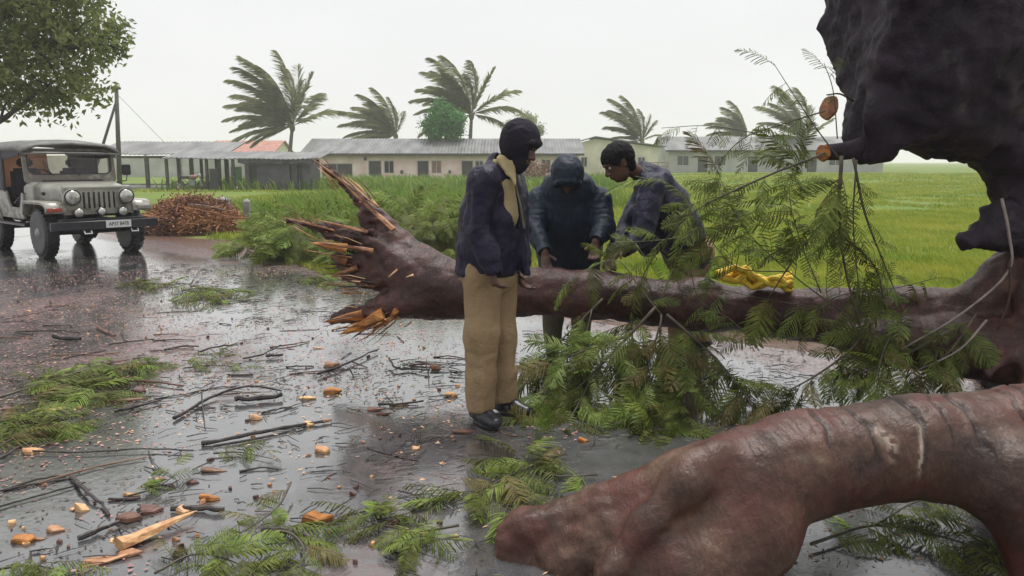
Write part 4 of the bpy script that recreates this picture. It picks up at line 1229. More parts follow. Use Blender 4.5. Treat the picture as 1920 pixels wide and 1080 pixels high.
# tall weeds on the verge (nobody could count them)
def build_weeds():
    rng = np.random.default_rng(12)
    V, Fc, off = [], [], 0
    def put(n, gen, h, w, lean, seed):
        nonlocal off
        xy = gen(n); v, f = blades(xy, h, w, seed, lean)
        V.append(v); Fc.append(f + off); off += len(v)
    def strip(x0, x1, y0, y1):
        def g(n):
            x = rng.uniform(x0, x1, n * 2); y = rng.uniform(y0, y1, n * 2)
            k = (x + y > 10.2) & (noise3(np.stack([x, y, 0 * x], 1), .7, 5) > -.2)
            return np.stack([x[k], y[k]], 1)[:n]
        return g
    put(9000, strip(-9, 1, 17, 25), .38, .016, .6, 1)
    put(6000, strip(-8, 5, 25, 40), .42, .028, .6, 2)
    put(6000, strip(-22, 8, 50, 73), .75, .06, .6, 3)
    put(7000, strip(-4.5, 0, 12.5, 17), .42, .010, .7, 4)
    o = link_mesh('weeds', make_mesh('weeds', np.concatenate(V), np.concatenate(Fc), M['weed'])); tag(o, 'tall green weeds on the verge below the long house', 'weeds', kind='stuff')
build_weeds()

# ------------------------------------------------------------------ parked vehicle
M['paint_grey'] = mat('pale_grey_vehicle_paint', (0.25, 0.25, 0.22), (0.36, 0.355, 0.31), scale=3.5, rough=0.32, detail=6, coat=0.3)
def mud_splash(m):
    """dried and wet mud thrown up over the lower panels"""
    N, L = m.node_tree.nodes, m.node_tree.links; B = N['Principled BSDF']
    src = B.inputs['Base Color'].links[0].from_socket
    tc = N.new('ShaderNodeTexCoord'); V = tc.outputs['Object']
    sx = N.new('ShaderNodeSeparateXYZ'); L.new(V, sx.inputs[0])
    n = noise_node(N, L, V, 7, 8, .7)
    hgt = N.new('ShaderNodeMapRange'); hgt.inputs['From Min'].default_value = .55; hgt.inputs['From Max'].default_value = 1.2; hgt.inputs['To Min'].default_value = .16; hgt.inputs['To Max'].default_value = -.12
    L.new(sx.outputs[2], hgt.inputs['Value'])
    f = ramp_node(N, L, math_node(N, L, 'ADD', n, hgt.outputs[0]), [(.50, 0.0), (.68, .8)])
    L.new(mix_node(N, L, f, src, (0.10, 0.075, 0.055)), B.inputs['Base Color'])
    r = N.new('ShaderNodeMapRange'); r.inputs['To Min'].default_value = .30; r.inputs['To Max'].default_value = .7; L.new(f, r.inputs['Value']); L.new(r.outputs[0], B.inputs['Roughness'])
mud_splash(M['paint_grey'])
M['canvas'] = mat('grey_canvas_hood', (0.10, 0.10, 0.10), (0.17, 0.17, 0.165), scale=5, rough=0.6, bump=0.4, bscale=30)
M['canvas_dark'] = mat('dark_canvas_curtain', (0.022, 0.02, 0.032), (0.045, 0.042, 0.06), scale=4, rough=0.6, bump=0.3)
M['rubber'] = mat('wet_tyre_rubber', (0.014, 0.013, 0.018), (0.032, 0.03, 0.036), scale=12, rough=0.45)
M['chassis'] = mat('black_chassis_paint', (0.014, 0.013, 0.02), (0.03, 0.028, 0.036), scale=6, rough=0.4)
M['chrome'] = mat('dull_chrome', (0.55, 0.55, 0.55), rough=0.25, metallic=1.0)
M['lamp_glass'] = mat('lamp_lens', (0.30, 0.30, 0.28), (0.60, 0.60, 0.56), scale=14, rough=0.10, coat=0.8, metallic=.35)
M['lens_red'] = mat('red_indicator_lens', (0.30, 0.04, 0.03), (0.42, 0.09, 0.06), scale=20, rough=0.2)
M['plate_white'] = mat('number_plate_white', (0.68, 0.68, 0.68), rough=0.4)
M['plate_ink'] = mat('number_plate_ink', (0.02, 0.02, 0.02), rough=0.5)
M['seat_vinyl'] = mat('dark_seat_vinyl', (0.025, 0.022, 0.04), (0.05, 0.045, 0.07), scale=5, rough=0.45)
M['rim'] = mat('painted_wheel_rim', (0.22, 0.22, 0.20), (0.30, 0.30, 0.28), scale=8, rough=0.45)
def glass_mat():
    m, N, L, B = new_mat('windscreen_glass'); N.remove(B)
    t = N.new('ShaderNodeBsdfTransparent'); t.inputs[0].default_value = (0.86, 0.82, 0.76, 1)
    g = N.new('ShaderNodeBsdfGlossy'); g.inputs['Roughness'].default_value = 0.03
    f = N.new('ShaderNodeFresnel'); f.inputs[0].default_value = 1.5
    x = N.new('ShaderNodeMixShader'); L.new(f.outputs[0], x.inputs[0]); L.new(t.outputs[0], x.inputs[1]); L.new(g.outputs[0], x.inputs[2])
    L.new(x.outputs[0], N['Material Output'].inputs['Surface']); return m
M['glass'] = glass_mat()

def loft(sections, close=True):
    n = len(sections[0]); vs = [p for s in sections for p in s]; fs = []
    for i in range(len(sections) - 1):
        for k in range(n if close else n - 1):
            fs.append((i * n + k, i * n + (k + 1) % n, (i + 1) * n + (k + 1) % n, (i + 1) * n + k))
    if close:
        fs += [tuple(range(n))[::-1], tuple(range((len(sections) - 1) * n, len(sections) * n))]
    b = MB(); b.add(vs, fs); return b

def rrect(w, h, r, n=5, cy=0.0, cz=0.0):
    out = []
    for sx, sz, a0 in ((1, 1, 0), (-1, 1, 90), (-1, -1, 180), (1, -1, 270)):
        for i in range(n + 1):
            a = math.radians(a0 + 90 * i / n)
            out.append((cy + sx * (w / 2 - r) + r * math.cos(a), cz + sz * (h / 2 - r) + r * math.sin(a)))
    return out

def lathe(prof, n=24, axis='x', c=(0, 0, 0)):
    """prof: (along, radius)"""
    vs, fs = [], []
    for a, r in prof:
        for k in range(n):
            t = 2 * math.pi * k / n
            p = (a, r * math.cos(t), r * math.sin(t)) if axis == 'x' else (r * math.cos(t), a, r * math.sin(t))
            vs.append((p[0] + c[0], p[1] + c[1], p[2] + c[2]))
    for i in range(len(prof) - 1):
        for k in range(n): fs.append((i * n + k, i * n + (k + 1) % n, (i + 1) * n + (k + 1) % n, (i + 1) * n + k))
    fs += [tuple(range(n))[::-1], tuple(range((len(prof) - 1) * n, len(prof) * n))]
    b = MB(); b.add(vs, fs); return b

def build_jeep():
    R = empty('parked_jeep', (-7.588, 13.567, 0.012), math.radians(-41.6))
    tag(R, 'old pale grey open-sided jeep with canvas roof parked on the wet road', 'jeep')
    FA, RA, TR, WR = 1.02, -1.03, 0.65, 0.37
    # wheels
    for x, s in ((FA, 1), (FA, -1), (RA, 1), (RA, -1)):
        w = empty('wheel', (x, s * TR, WR)); w.parent = R
        prof = [(-.10, .22), (-.105, .30), (-.095, .345), (-.06, .368), (0, .372), (.06, .368), (.095, .345), (.105, .30), (.10, .22)]
        t = lathe(prof, 32, 'y'); tt = t.build('tyre', M['rubber'], w, smooth=True)
        lg = MB()
        for k in range(28):
            a = 2 * math.pi * k / 28; rot = Matrix.Rotation(-a, 3, 'Y')
            for y0 in (-.085, .02):
                vs = [Vector((px_, py_, pz_)) for px_ in (-.022, .022) for py_ in (y0, y0 + .065) for pz_ in (.355, .382)]
                vs = [tuple(rot @ v) for v in vs]
                lg.add(vs, [(0, 1, 3, 2), (4, 6, 7, 5), (0, 4, 5, 1), (2, 3, 7, 6), (0, 2, 6, 4), (1, 5, 7, 3)])
        l = lg.build('tread', M['rubber'], w); l['kind'] = 'stuff'
        f = 1 if s > 0 else -1
        lathe([(f * .04, .225), (f * .075, .22), (f * .06, .16), (f * .085, .10), (f * .115, .07), (f * .13, .03)], 24, 'y').build('rim', M['rim'], w, smooth=True)
        for k in range(5):
            a = 2 * math.pi * k / 5
            b = MB(); b.tube([(.125 * math.cos(a), f * .07, .125 * math.sin(a)), (.125 * math.cos(a), f * .095, .125 * math.sin(a))], .013, 6); b.build('lug_nut', M['chrome'], w)
    # chassis, axles, springs
    b = MB()
    for s in (-1, 1):
        b.box((-1.5, s * .36 - .04, .46), (1.62, s * .36 + .04, .56))
    b.box((-1.5, -.36, .47), (-1.42, .36, .55)); b.build('chassis_rails', M['chassis'], R)['kind'] = 'stuff'
    for x in (FA, RA):
        b = MB(); b.tube([(x, -.6, WR), (x, -.14, WR), (x, -.08, WR), (x, .08, WR), (x, .14, WR), (x, .6, WR)], [.045, .05, .13, .13, .05, .045], 10); b.build('axle', M['chassis'], R, smooth=True)
        for s in (-1, 1):
            b = MB(); b.tube(spline([(x - .45, s * .40, .50), (x - .2, s * .40, .42), (x, s * .40, .40), (x + .2, s * .40, .42), (x + .45, s * .40, .50)], 3), .035, 6); b.build('leaf_spring', M['chassis'], R)
    b = MB(); b.box((-.2, -.25, .34), (.7, .25, .62)); b.build('gearbox', M['chassis'], R, bevel=.04)
    # tub sides with door cut-out
    for s in (-1, 1):
        y0, y1 = (s * .70, s * .74) if s > 0 else (s * .74, s * .70)
        side = [(-1.62, .56), (.46, .56), (.46, .98), (.40, .98), (.33, .80), (.24, .74), (-.12, .74), (-.22, .80), (-.32, .98), (-.40, 1.02), (-1.62, 1.02)]
        b = MB(); b.prism(side, 1, y0, y1); b.build('side_panel', M['paint_grey'], R, bevel=.008, seg=1)
        sill = MB(); sill.box((-.9, s * .70 - .04 if s > 0 else -.80, .46), (.62, .80 if s > 0 else s * .70 + .04, .50)); sill.build('side_step', M['chassis'], R)
        wa = MB(); pts = [(RA + .46 * math.cos(a), s * .745, WR + .46 * math.sin(a)) for a in np.linspace(.25, math.pi - .25, 12)]
        wa.tube(pts, .022, 6); wa.build('wheel_arch', M['paint_grey'], R, smooth=True)
    b = MB(); b.box((-1.62, -.69, .56), (.5, .69, .60)); b.build('floor', M['chassis'], R)
    b = MB(); b.box((-1.66, -.74, .56), (-1.622, .74, 1.02)); b.build('tailboard', M['paint_grey'], R)
    # front cowl
    sec = []
    for x, w, zt in ((.42, 1.40, 1.13), (.50, 1.40, 1.15), (.62, 1.32, 1.15), (.66, 1.28, 1.14)):
        sec.append([(x, -w / 2, .62), (x, -w / 2, zt - .06), (x, -w / 2 + .06, zt), (x, w / 2 - .06, zt), (x, w / 2, zt - .06), (x, w / 2, .62)])
    loft(sec).build('cowl', M['paint_grey'], R, bevel=.01, seg=2)
    # bonnet
    sec = []
    for x, w, zt in ((.665, 1.24, 1.13), (.9, 1.18, 1.125), (1.2, 1.08, 1.11), (1.42, 1.00, 1.085), (1.47, .98, 1.06)):
        row = [(x, -w / 2, .80)]
        for a in np.linspace(0, 90, 5): row.append((x, -w / 2 + .09 * (1 - math.cos(math.radians(a))), zt - .09 + .09 * math.sin(math.radians(a))))
        row.append((x, 0, zt + .015))
        for a in np.linspace(90, 0, 5): row.append((x, w / 2 - .09 * (1 - math.cos(math.radians(a))), zt - .09 + .09 * math.sin(math.radians(a))))
        row.append((x, w / 2, .80)); sec.append(row)
    loft(sec).build('bonnet', M['paint_grey'], R, smooth=True)
    for s in (-1, 1):
        b = MB(); b.box((.9, s * .60 - .015, .95), (.97, s * .60 + .015, 1.0)); b.build('bonnet_catch', M['chassis'], R)
    # radiator grille with slots
    gw, z0, z1 = 1.04, .66, 1.06
    slots = [(-.235 + i * .075, -.235 + i * .075 + .034) for i in range(7)]
    b = MB(); xs = [-gw / 2] + [q for sl in slots for q in sl] + [gw / 2]
    for i in range(0, len(xs), 2): b.box((1.475, xs[i], .75), (1.515, xs[i + 1], 1.0))
    b.box((1.475, -gw / 2, 1.0), (1.515, gw / 2, z1)); b.box((1.475, -gw / 2, z0), (1.515, gw / 2, .75))
    b.build('grille', M['paint_grey'], R)['kind'] = 'stuff'
    b = MB(); b.box((1.45, -.3, .72), (1.47, .3, 1.02)); b.build('radiator', M['chassis'], R)
    b = MB(); b.prism([(1.40, 1.065), (1.53, 1.055), (1.53, 1.08), (1.42, 1.10)], 1, -.5, .5); b.build('bonnet_lip', M['paint_grey'], R)
    for s in (-1, 1):                              # head lamps in round housings
        h = lathe([(1.40, .10), (1.52, .125), (1.56, .128), (1.575, .118)], 28, 'x', (0, s * .40, .93)).build('headlight', M['paint_grey'], R, smooth=True)
        lathe([(1.565, .112), (1.59, .100), (1.605, .07), (1.612, .02)], 28, 'x', (0, s * .40, .93)).build('lens', M['lamp_glass'], h, smooth=True)
        lathe([(1.57, .124), (1.585, .122), (1.585, .110), (1.57, .108)], 28, 'x', (0, s * .40, .93)).build('ring', M['chassis'], h, smooth=True)
        f = lathe([(1.52, .05), (1.58, .068), (1.60, .062), (1.612, .03)], 18, 'x', (0, s * .33, .69)).build('fog_lamp', M['lamp_glass'], R, smooth=True)
        lathe([(1.50, .055), (1.578, .075), (1.585, .07)], 18, 'x', (0, s * .33, .69)).build('shell', M['chassis'], f, smooth=True)
    f = lathe([(1.55, .045), (1.60, .058), (1.615, .05), (1.62, .02)], 18, 'x', (0, 0, .70)).build('spot_lamp', M['lamp_glass'], R, smooth=True)
    lathe([(1.52, .05), (1.60, .068), (1.605, .06)], 18, 'x', (0, 0, .70)).build('shell', M['chassis'], f, smooth=True)
    # wings (front fenders)
    for s in (-1, 1):
        ya, yb = (.50, .79) if s > 0 else (-.79, -.50)
        out = [(.56, .64), (.60, .84), (.66, .87), (1.36, .87), (1.50, .85), (1.56, .78), (1.56, .69), (1.52, .69), (1.52, .76), (1.47, .80), (1.34, .82), (.68, .82), (.64, .80), (.60, .64)]
        b = MB(); b.prism(out, 1, ya, yb); fd = b.build('fender', M['paint_grey'], R, bevel=.006, seg=1)
        lip = MB(); yy = s * .785
        lip.tube([(.58, yy, .64), (.62, yy, .83), (.68, yy, .855), (1.36, yy, .855), (1.49, yy, .83), (1.545, yy, .76)], .016, 6); lip.build('edge', M['paint_grey'], fd, smooth=True)
        ia, ib = (.57, .77) if s > 0 else (-.77, -.57)
        b = MB(); b.box((1.562, ia, .715), (1.585, ib, .775)); b.build('indicator', M['lens_red'] if s < 0 else M['rim'], fd, bevel=.006, seg=1)
        inn = MB(); inn.box((.6, s * .50 - .015, .58), (1.5, s * .50 + .015, .82)); inn.build('inner_panel', M['chassis'], R)
    # bumper, plate, shackles
    b = MB(); b.prism([(1.70, .44), (1.76, .44), (1.76, .57), (1.70, .57)], 1, -.80, .80); b.build('bumper', M['chassis'], R, bevel=.008, seg=1)
    b = MB()
    for s in (-1, 1): b.box((1.5, s * .36 - .035, .47), (1.698, s * .36 + .035, .55))
    b.build('bumper_irons', M['chassis'], R)['kind'] = 'stuff'
    b = MB(); b.prism([(1.50, .57), (1.69, .575), (1.69, .60), (1.50, .60)], 1, -.62, .62); b.build('splash_pan', M['chassis'], R)
    p = MB(); p.box((1.763, -.02, .455), (1.775, .36, .565)); po = p.build('number_plate', M['plate_white'], R)
    def text(body, size, loc, parent, m):
        c = bpy.data.curves.new('lettering', 'FONT'); c.body = body; c.size = size; c.align_x = 'CENTER'; c.align_y = 'CENTER'; c.extrude = .0015
        tmp = bpy.data.objects.new('lettering', c); COL.objects.link(tmp)
        me = bpy.data.meshes.new_from_object(tmp.evaluated_get(bpy.context.evaluated_depsgraph_get()))
        bpy.data.objects.remove(tmp); me.materials.clear(); me.materials.append(m)
        o = link_mesh('lettering', me, parent); o['kind'] = 'stuff'; o.location = loc
        o.rotation_euler = (math.radians(90), 0, math.radians(90)); return o
    t = text('AP37 B478', .078, (1.777, .17, .51), po, M['plate_ink']); t.scale = (.86, 1.05, 1)
    for y in (-.28, .42):
        b = MB(); b.tube([(1.72, y - .05, .44), (1.76, y - .05, .38), (1.76, y + .05, .38), (1.72, y + .05, .44)], .014, 6); b.build('tow_shackle', M['chrome'], R)
    # windscreen
    def ring(outer, inner, x0, x1):
        b = MB(); n = len(outer); vs = [(x, y, z) for x in (x0, x1) for P_ in (outer, inner) for y, z in P_]; fs = []
        for k in range(n):
            k2 = (k + 1) % n
            fs += [(k, k2, n + k2, n + k), (2 * n + k, 3 * n + k, 3 * n + k2, 2 * n + k2), (k, 2 * n + k, 2 * n + k2, k2), (n + k, n + k2, 3 * n + k2, 3 * n + k)]
        b.add(vs, fs); return b
    ws = empty('windscreen', (.50, 0, 1.14)); ws.parent = R; ws.rotation_euler = (0, math.radians(-8), 0)
    ring(rrect(1.40, .56, .07, 5, 0, .26), rrect(1.26, .36, .10, 5, 0, .31), -.025, .025).build('frame', M['paint_grey'], ws, bevel=.006, seg=1)
    ring(rrect(1.285, .385, .11, 5, 0, .31), rrect(1.25, .35, .10, 5, 0, .31), .0255, .034).build('seal', M['chassis'], ws)
    g = MB(); o_ = rrect(1.262, .362, .10, 5, 0, .31); g.add([(0, y, z) for y, z in o_], [tuple(range(len(o_)))]); g.build('pane', M['glass'], ws)
    for y, a in ((-.28, .3), (.12, .3)):
        b = MB(); b.tube([(.05, y, .10), (.05, y - .05, .16), (.04, y - .12, .34)], .008, 5); b.build('wiper', M['chassis'], ws)
    b = MB(); b.box((.53, -.45, 1.152), (.60, .45, 1.175)); b.build('cowl_vent', M['chassis'], R)
    # canvas roof on hoops
    sec = []
    for x, dz in ((.60, -.03), (.50, 0), (.1, .03), (-.4, .02), (-.9, .035), (-1.35, .02), (-1.66, -.02)):
        row = []
        zt = 1.80 + dz
        for y, z in ((-.745, 1.60), (-.75, 1.66), (-.70, 1.72), (-.55, 1.76), (-.3, 1.79), (0, 1.80), (.3, 1.79), (.55, 1.76), (.70, 1.72), (.75, 1.66), (.745, 1.60)):
            row.append((x, y, z + dz))
        for y, z in ((.70, 1.60), (.66, 1.68), (.5, 1.735), (0, 1.765), (-.5, 1.735), (-.66, 1.68), (-.70, 1.60)):
            row.append((x, y, z + dz))
        sec.append(row)
    loft(sec).build('canvas_roof', M['canvas'], R, smooth=True)
    b = MB(); b.tube([(.60, -.74, 1.585), (.615, -.4, 1.60), (.62, 0, 1.605), (.615, .4, 1.60), (.60, .74, 1.585)], .018, 6); b.build('roof_rail', M['canvas'], R, smooth=True)
    for s in (-1, 1):                               # rear side curtains and door posts
        y = s * .735
        out = [(-1.64, 1.0), (-.42, 1.0), (-.36, 1.30), (-.34, 1.64), (-1.64, 1.64)]
        b = MB(); b.prism(out, 1, y - .012, y + .012); b.build('side_curtain', M['canvas_dark'], R)
        out = [(-.34, 1.50), (.44, 1.56), (.50, 1.63), (-.34, 1.64)]
        b = MB(); b.prism(out, 1, y - .010, y + .010); b.build('curtain_valance', M['canvas_dark'], R)
        b = MB(); b.tube([(-.36, y, .98), (-.35, y, 1.62)], .02, 8); b.build('hoop', M['chassis'], R)
    b = MB(); b.prism([(-.72, 1.02), (.40, 1.02), (.36, 1.64), (-.72, 1.64)], 0, -1.65, -1.625)
    b.build('rear_curtain', mat('faded_brown_curtain', (0.42, 0.26, 0.20), (0.62, 0.46, 0.36), scale=2, rough=0.7, trans=.75), R)
    # seats, wheel, mirror
    for y in (-.38, .38):
        b = MB(); b.box((-.42, y - .24, .72), (.08, y + .24, .88)); st = b.build('seat', M['seat_vinyl'], R, bevel=.04)
        b = MB(); b.box((-.50, y - .23, .86), (-.38, y + .23, 1.36)); b.build('backrest', M['seat_vinyl'], R, bevel=.05)
        b = MB(); b.box((-.49, y - .12, 1.38), (-.41, y + .12, 1.52)); b.build('headrest', M['seat_vinyl'], R, bevel=.03)
    pts = [(.18 + .08 * math.sin(a), -.38 + .19 * math.cos(a), 1.17 + .17 * math.sin(a)) for a in np.linspace(0, 2 * math.pi, 25)]
    b = MB(); b.tube(pts, .014, 6, False); sw = b.build('steering_wheel', M['chassis'], R, smooth=True)
    b = MB(); b.tube([(.16, -.38, 1.17), (.45, -.38, 1.02)], .02, 6); b.build('column', M['chassis'], sw)
    for s, nm in ((1, 'wing_mirror'), (-1, 'wing_mirror')):
        if s > 0:
            b = MB(); b.box((.50, .80, 1.24), (.53, .95, 1.42)); mm = b.build(nm, M['chassis'], R, bevel=.012)
            b = MB(); b.tube([(.50, .70, 1.12), (.53, .86, 1.15), (.53, .875, 1.24)], .010, 6); b.build('arm', M['chassis'], mm)
    b = MB(); b.tube([(.48, -.72, .98), (.30, -.735, .90), (.05, -.735, .80)], .012, 5); b.build('door_strap', M['chassis'], R)
build_jeep()

# ------------------------------------------------------------------ the three men
def cloth(name, c1, c2, rough, scale=6, weave=220):
    m, N, L, B = new_mat(name)
    tc = N.new('ShaderNodeTexCoord'); V = tc.outputs['Object']
    c = ramp_node(N, L, noise_node(N, L, V, scale, 5), [(0.3, c1), (0.7, c2)])
    L.new(c, B.inputs['Base Color']); B.inputs['Roughness'].default_value = rough
    B.inputs['Specular IOR Level'].default_value = 0.25
    fold = math_node(N, L, 'ABSOLUTE', math_node(N, L, 'SUBTRACT', noise_node(N, L, V, 11, 4, .6), .5)); wv = noise_node(N, L, V, weave, 2)
    h = math_node(N, L, 'ADD', fold, math_node(N, L, 'MULTIPLY', wv, 0.12))
    bp = N.new('ShaderNodeBump'); bp.inputs['Strength'].default_value = 0.8; bp.inputs['Distance'].default_value = 0.03
    L.new(h, bp.inputs['Height']); L.new(bp.outputs[0], B.inputs['Normal'])
    return m
M['navy'] = cloth('navy_rain_jacket', (0.008, 0.007, 0.022), (0.018, 0.016, 0.042), 0.36)
M['navy_teal'] = cloth('dark_teal_rain_jacket', (0.007, 0.012, 0.024), (0.014, 0.026, 0.046), 0.45)
M['navy_blue'] = cloth('dark_blue_rain_jacket', (0.012, 0.012, 0.032), (0.026, 0.025, 0.055), 0.45)
M['khaki'] = cloth('khaki_trousers', (0.27, 0.185, 0.10), (0.37, 0.265, 0.155), 0.8)
M['khaki_shirt'] = cloth('khaki_shirt', (0.36, 0.28, 0.15), (0.48, 0.39, 0.22), 0.8)
M['trouser_grey'] = cloth('olive_grey_trousers', (0.10, 0.095, 0.065), (0.17, 0.16, 0.11), 0.8)
M['cap'] = cloth('black_knitted_cap', (0.012, 0.010, 0.018), (0.026, 0.023, 0.034), 0.85)
M['skin'] = mat('brown_skin', (0.07, 0.032, 0.022), (0.12, 0.058, 0.04), scale=9, rough=0.5)
M['hair'] = mat('black_hair', (0.006, 0.005, 0.007), (0.012, 0.010, 0.013), scale=30, rough=0.8, bump=0.5, bscale=90, spec=0.2)
M['shoe'] = mat('black_shoe', (0.010, 0.010, 0.016), (0.022, 0.022, 0.03), scale=12, rough=0.35)
M['sole'] = mat('white_shoe_trim', (0.45, 0.44, 0.42), (0.62, 0.60, 0.58), scale=20, rough=0.6)
M['eye'] = mat('eye_white', (0.5, 0.48, 0.45), rough=0.2)

def U(v):
    v = np.array(v, float); return v / np.linalg.norm(v)

def head_frame(fwd, up):
    f = U(fwd); s = U(np.cross(up, f)); u = np.cross(f, s); return f, s, u     # forward, left, up

def add_head(F, c, fwd, up, sc=1.0):
    f, s, u = head_frame(fwd, up); c = np.array(c)
    P = lambda a, b, d: c + (f * a + s * b + u * d) * sc
    R = np.stack([f, s, u], 1)
    F.ball(P(-.01, 0, .03), (.098 * sc, .076 * sc, .092 * sc), .02, R)
    F.ball(P(.025, 0, -.03), (.066 * sc, .058 * sc, .082 * sc), .03, R)
    F.cone(P(.055, 0, -.085), P(.03, 0, -.08), .022 * sc, .04 * sc, .03)             # chin and jaw
    F.cone(P(.088, 0, .012), P(.108, 0, -.028), .008 * sc, .014 * sc, .012)          # nose
    F.cone(P(.098, .014, -.032), P(.098, -.014, -.032), .008 * sc, .008 * sc, .008)
    F.cone(P(.084, .034, .026), P(.088, -.034, .026), .010 * sc, .010 * sc, .012)    # brow
    for b in (.03, -.03): F.ball(P(.088, b, .006), (.014 * sc, .015 * sc, .010 * sc), .008, R, op='sub')
    F.cone(P(.090, .016, -.055), P(.090, -.016, -.055), .008 * sc, .008 * sc, .008)  # lips
    F.cone(P(.088, .016, -.067), P(.088, -.016, -.067), .007 * sc, .007 * sc, .006)
    for b in (.076, -.076):
        F.cone(P(-.012, b, .02), P(-.005, b * .97, -.025), .017 * sc, .012 * sc, .008, (s, .5))   # ears

def add_hand(F, wrist, d, n, side, curl=0.9, sc=1.0):
    """palm plus five fingers; n = palm normal (fingers bend towards it), side = +1/-1 thumb side"""
    w = np.array(wrist, float); d = U(d); n = U(np.array(n) - d * np.dot(n, d)); s = np.cross(n, d) * side
    F.cone(w, w + d * .085 * sc, .026 * sc, .036 * sc, .012, (n, .55))
    for i, (o, L) in enumerate(((.030, .070), (.010, .080), (-.010, .075), (-.029, .058))):
        p = w + d * .085 * sc + s * o * sc; a = 0.25
        for k, q in enumerate((.45, .32, .23)):
            a += curl * (.45, .75, .6)[k]
            e = p + (d * math.cos(a) + n * math.sin(a) + s * o * .8) * L * q * 1.25 * sc
            F.cone(p, e, (.0095, .0088, .008)[k] * sc, (.0088, .008, .0068)[k] * sc, .004); p = e
    p = w + d * .03 * sc + s * .032 * sc
    for k, (q, nn) in enumerate(((.035, .3), (.028, .8))):
        e = p + U(d * .7 + s * (.75 - .5 * k) + n * nn) * q * sc; F.cone(p, e, .0115 * sc, .0095 * sc, .006); p = e

def bounds(pts, m):
    a = np.array(pts); return a.min(0) - m, a.max(0) + m

def finish(F, name, mt, parent, origin, amp=0.0, scale=9, amp2=0.0, scale2=26, seed=1, smooth=1, aniso=(1, 1, 1), extra=None):
    v, f = F.mesh(smooth); n = vnormals(v, f)
    if amp or amp2:
        q = v * np.array(aniso)
        r = 1 - np.abs(fbm(q, scale, 2, seed)) * 1.4          # ridged: creases and folds
        v = v + n * (amp * (r - .45) + amp2 * fbm(q, scale2, 2, seed + 3))[:, None]
    if extra is not None: v = extra(v, n)
    return link_mesh(name, make_mesh(name, v - np.array(origin), f, mt, True), parent)

def folds(chains, amp=.007, pitch=.055):
    """ring creases along sleeves or trouser legs"""
    def fn(v, n):
        best = np.full(len(v), 1e9); s = np.zeros(len(v)); base = 0.0
        for ch in chains:
            for a, b in zip(ch[:-1], ch[1:]):
                a = np.array(a, float); b = np.array(b, float); ab = b - a; L = np.linalg.norm(ab)
                t = np.clip((v - a) @ ab / L ** 2, 0, 1); d = np.linalg.norm(v - a - t[:, None] * ab, axis=1)
                k = d < best; best[k] = d[k]; s[k] = base + t[k] * L; base += L
            base += 3.3
        w = np.clip(1.35 - best / .11, 0, 1)
        ph = s / pitch * 2 * np.pi + 5.0 * fbm(v, 7, 2, 31)
        return v + n * (amp * w * (np.abs(np.sin(ph * .5)) - .6) * (.6 + .6 * noise3(v, 6, 8)))[:, None]
    return fn

def hem(F, z, inside=None):
    """straight hem at height z"""
    F.carve(lambda g: g[..., 2] - z)
    return F

def shoe_pair(root, org, feet, parent_names=True):
    for (a, d) in feet:
        d = U(d); a = np.array(a, float)
        up = np.array([0, 0, 1.0])
        F = Field(*bounds([a - d * .1, a + d * .25], .09), .006)
        F.cone(a - d * .05 + up * .045, a + d * .08 + up * .045, .042, .043, .02).cone(a + d * .08 + up * .045, a + d * .165 + up * .035, .043, .032, .02, (np.cross(d, up), 1.25))
        F.cone(a + up * .05, a + up * .12, .045, .042, .02)
        sh = finish(F, 'shoe', M['shoe'], root, org)
        v = []; n = 20
        for z in (.002, .022):
            for k in range(n):
                t = 2 * math.pi * k / n; L = .125 if math.cos(t) > 0 else .11
                p = a + d * (.06 + L * math.cos(t)) + np.cross(up, d) * (.047 * math.sin(t)) * (1.05 if math.cos(t) > 0 else .9) + up * z
                v.append(tuple(p - np.array(org)))
        b = MB(); b.add(v, [tuple(range(n))[::-1], tuple(range(n, 2 * n))] + [(k, (k + 1) % n, n + (k + 1) % n, n + k) for k in range(n)])
        b.build('sole', M['shoe'], sh)

def eyes(root, org, c, fwd, up, sc=1.0):
    f, s, u = head_frame(fwd, up); c = np.array(c)
    for b in (.03, -.03):
        F = Field(*bounds([c + (f * .08 + s * b + u * .006) * sc], .02), .003); F.ball(c + (f * .078 + s * b + u * .006) * sc, .010 * sc, 0)
        finish(F, 'eye', M['eye'], root, org)

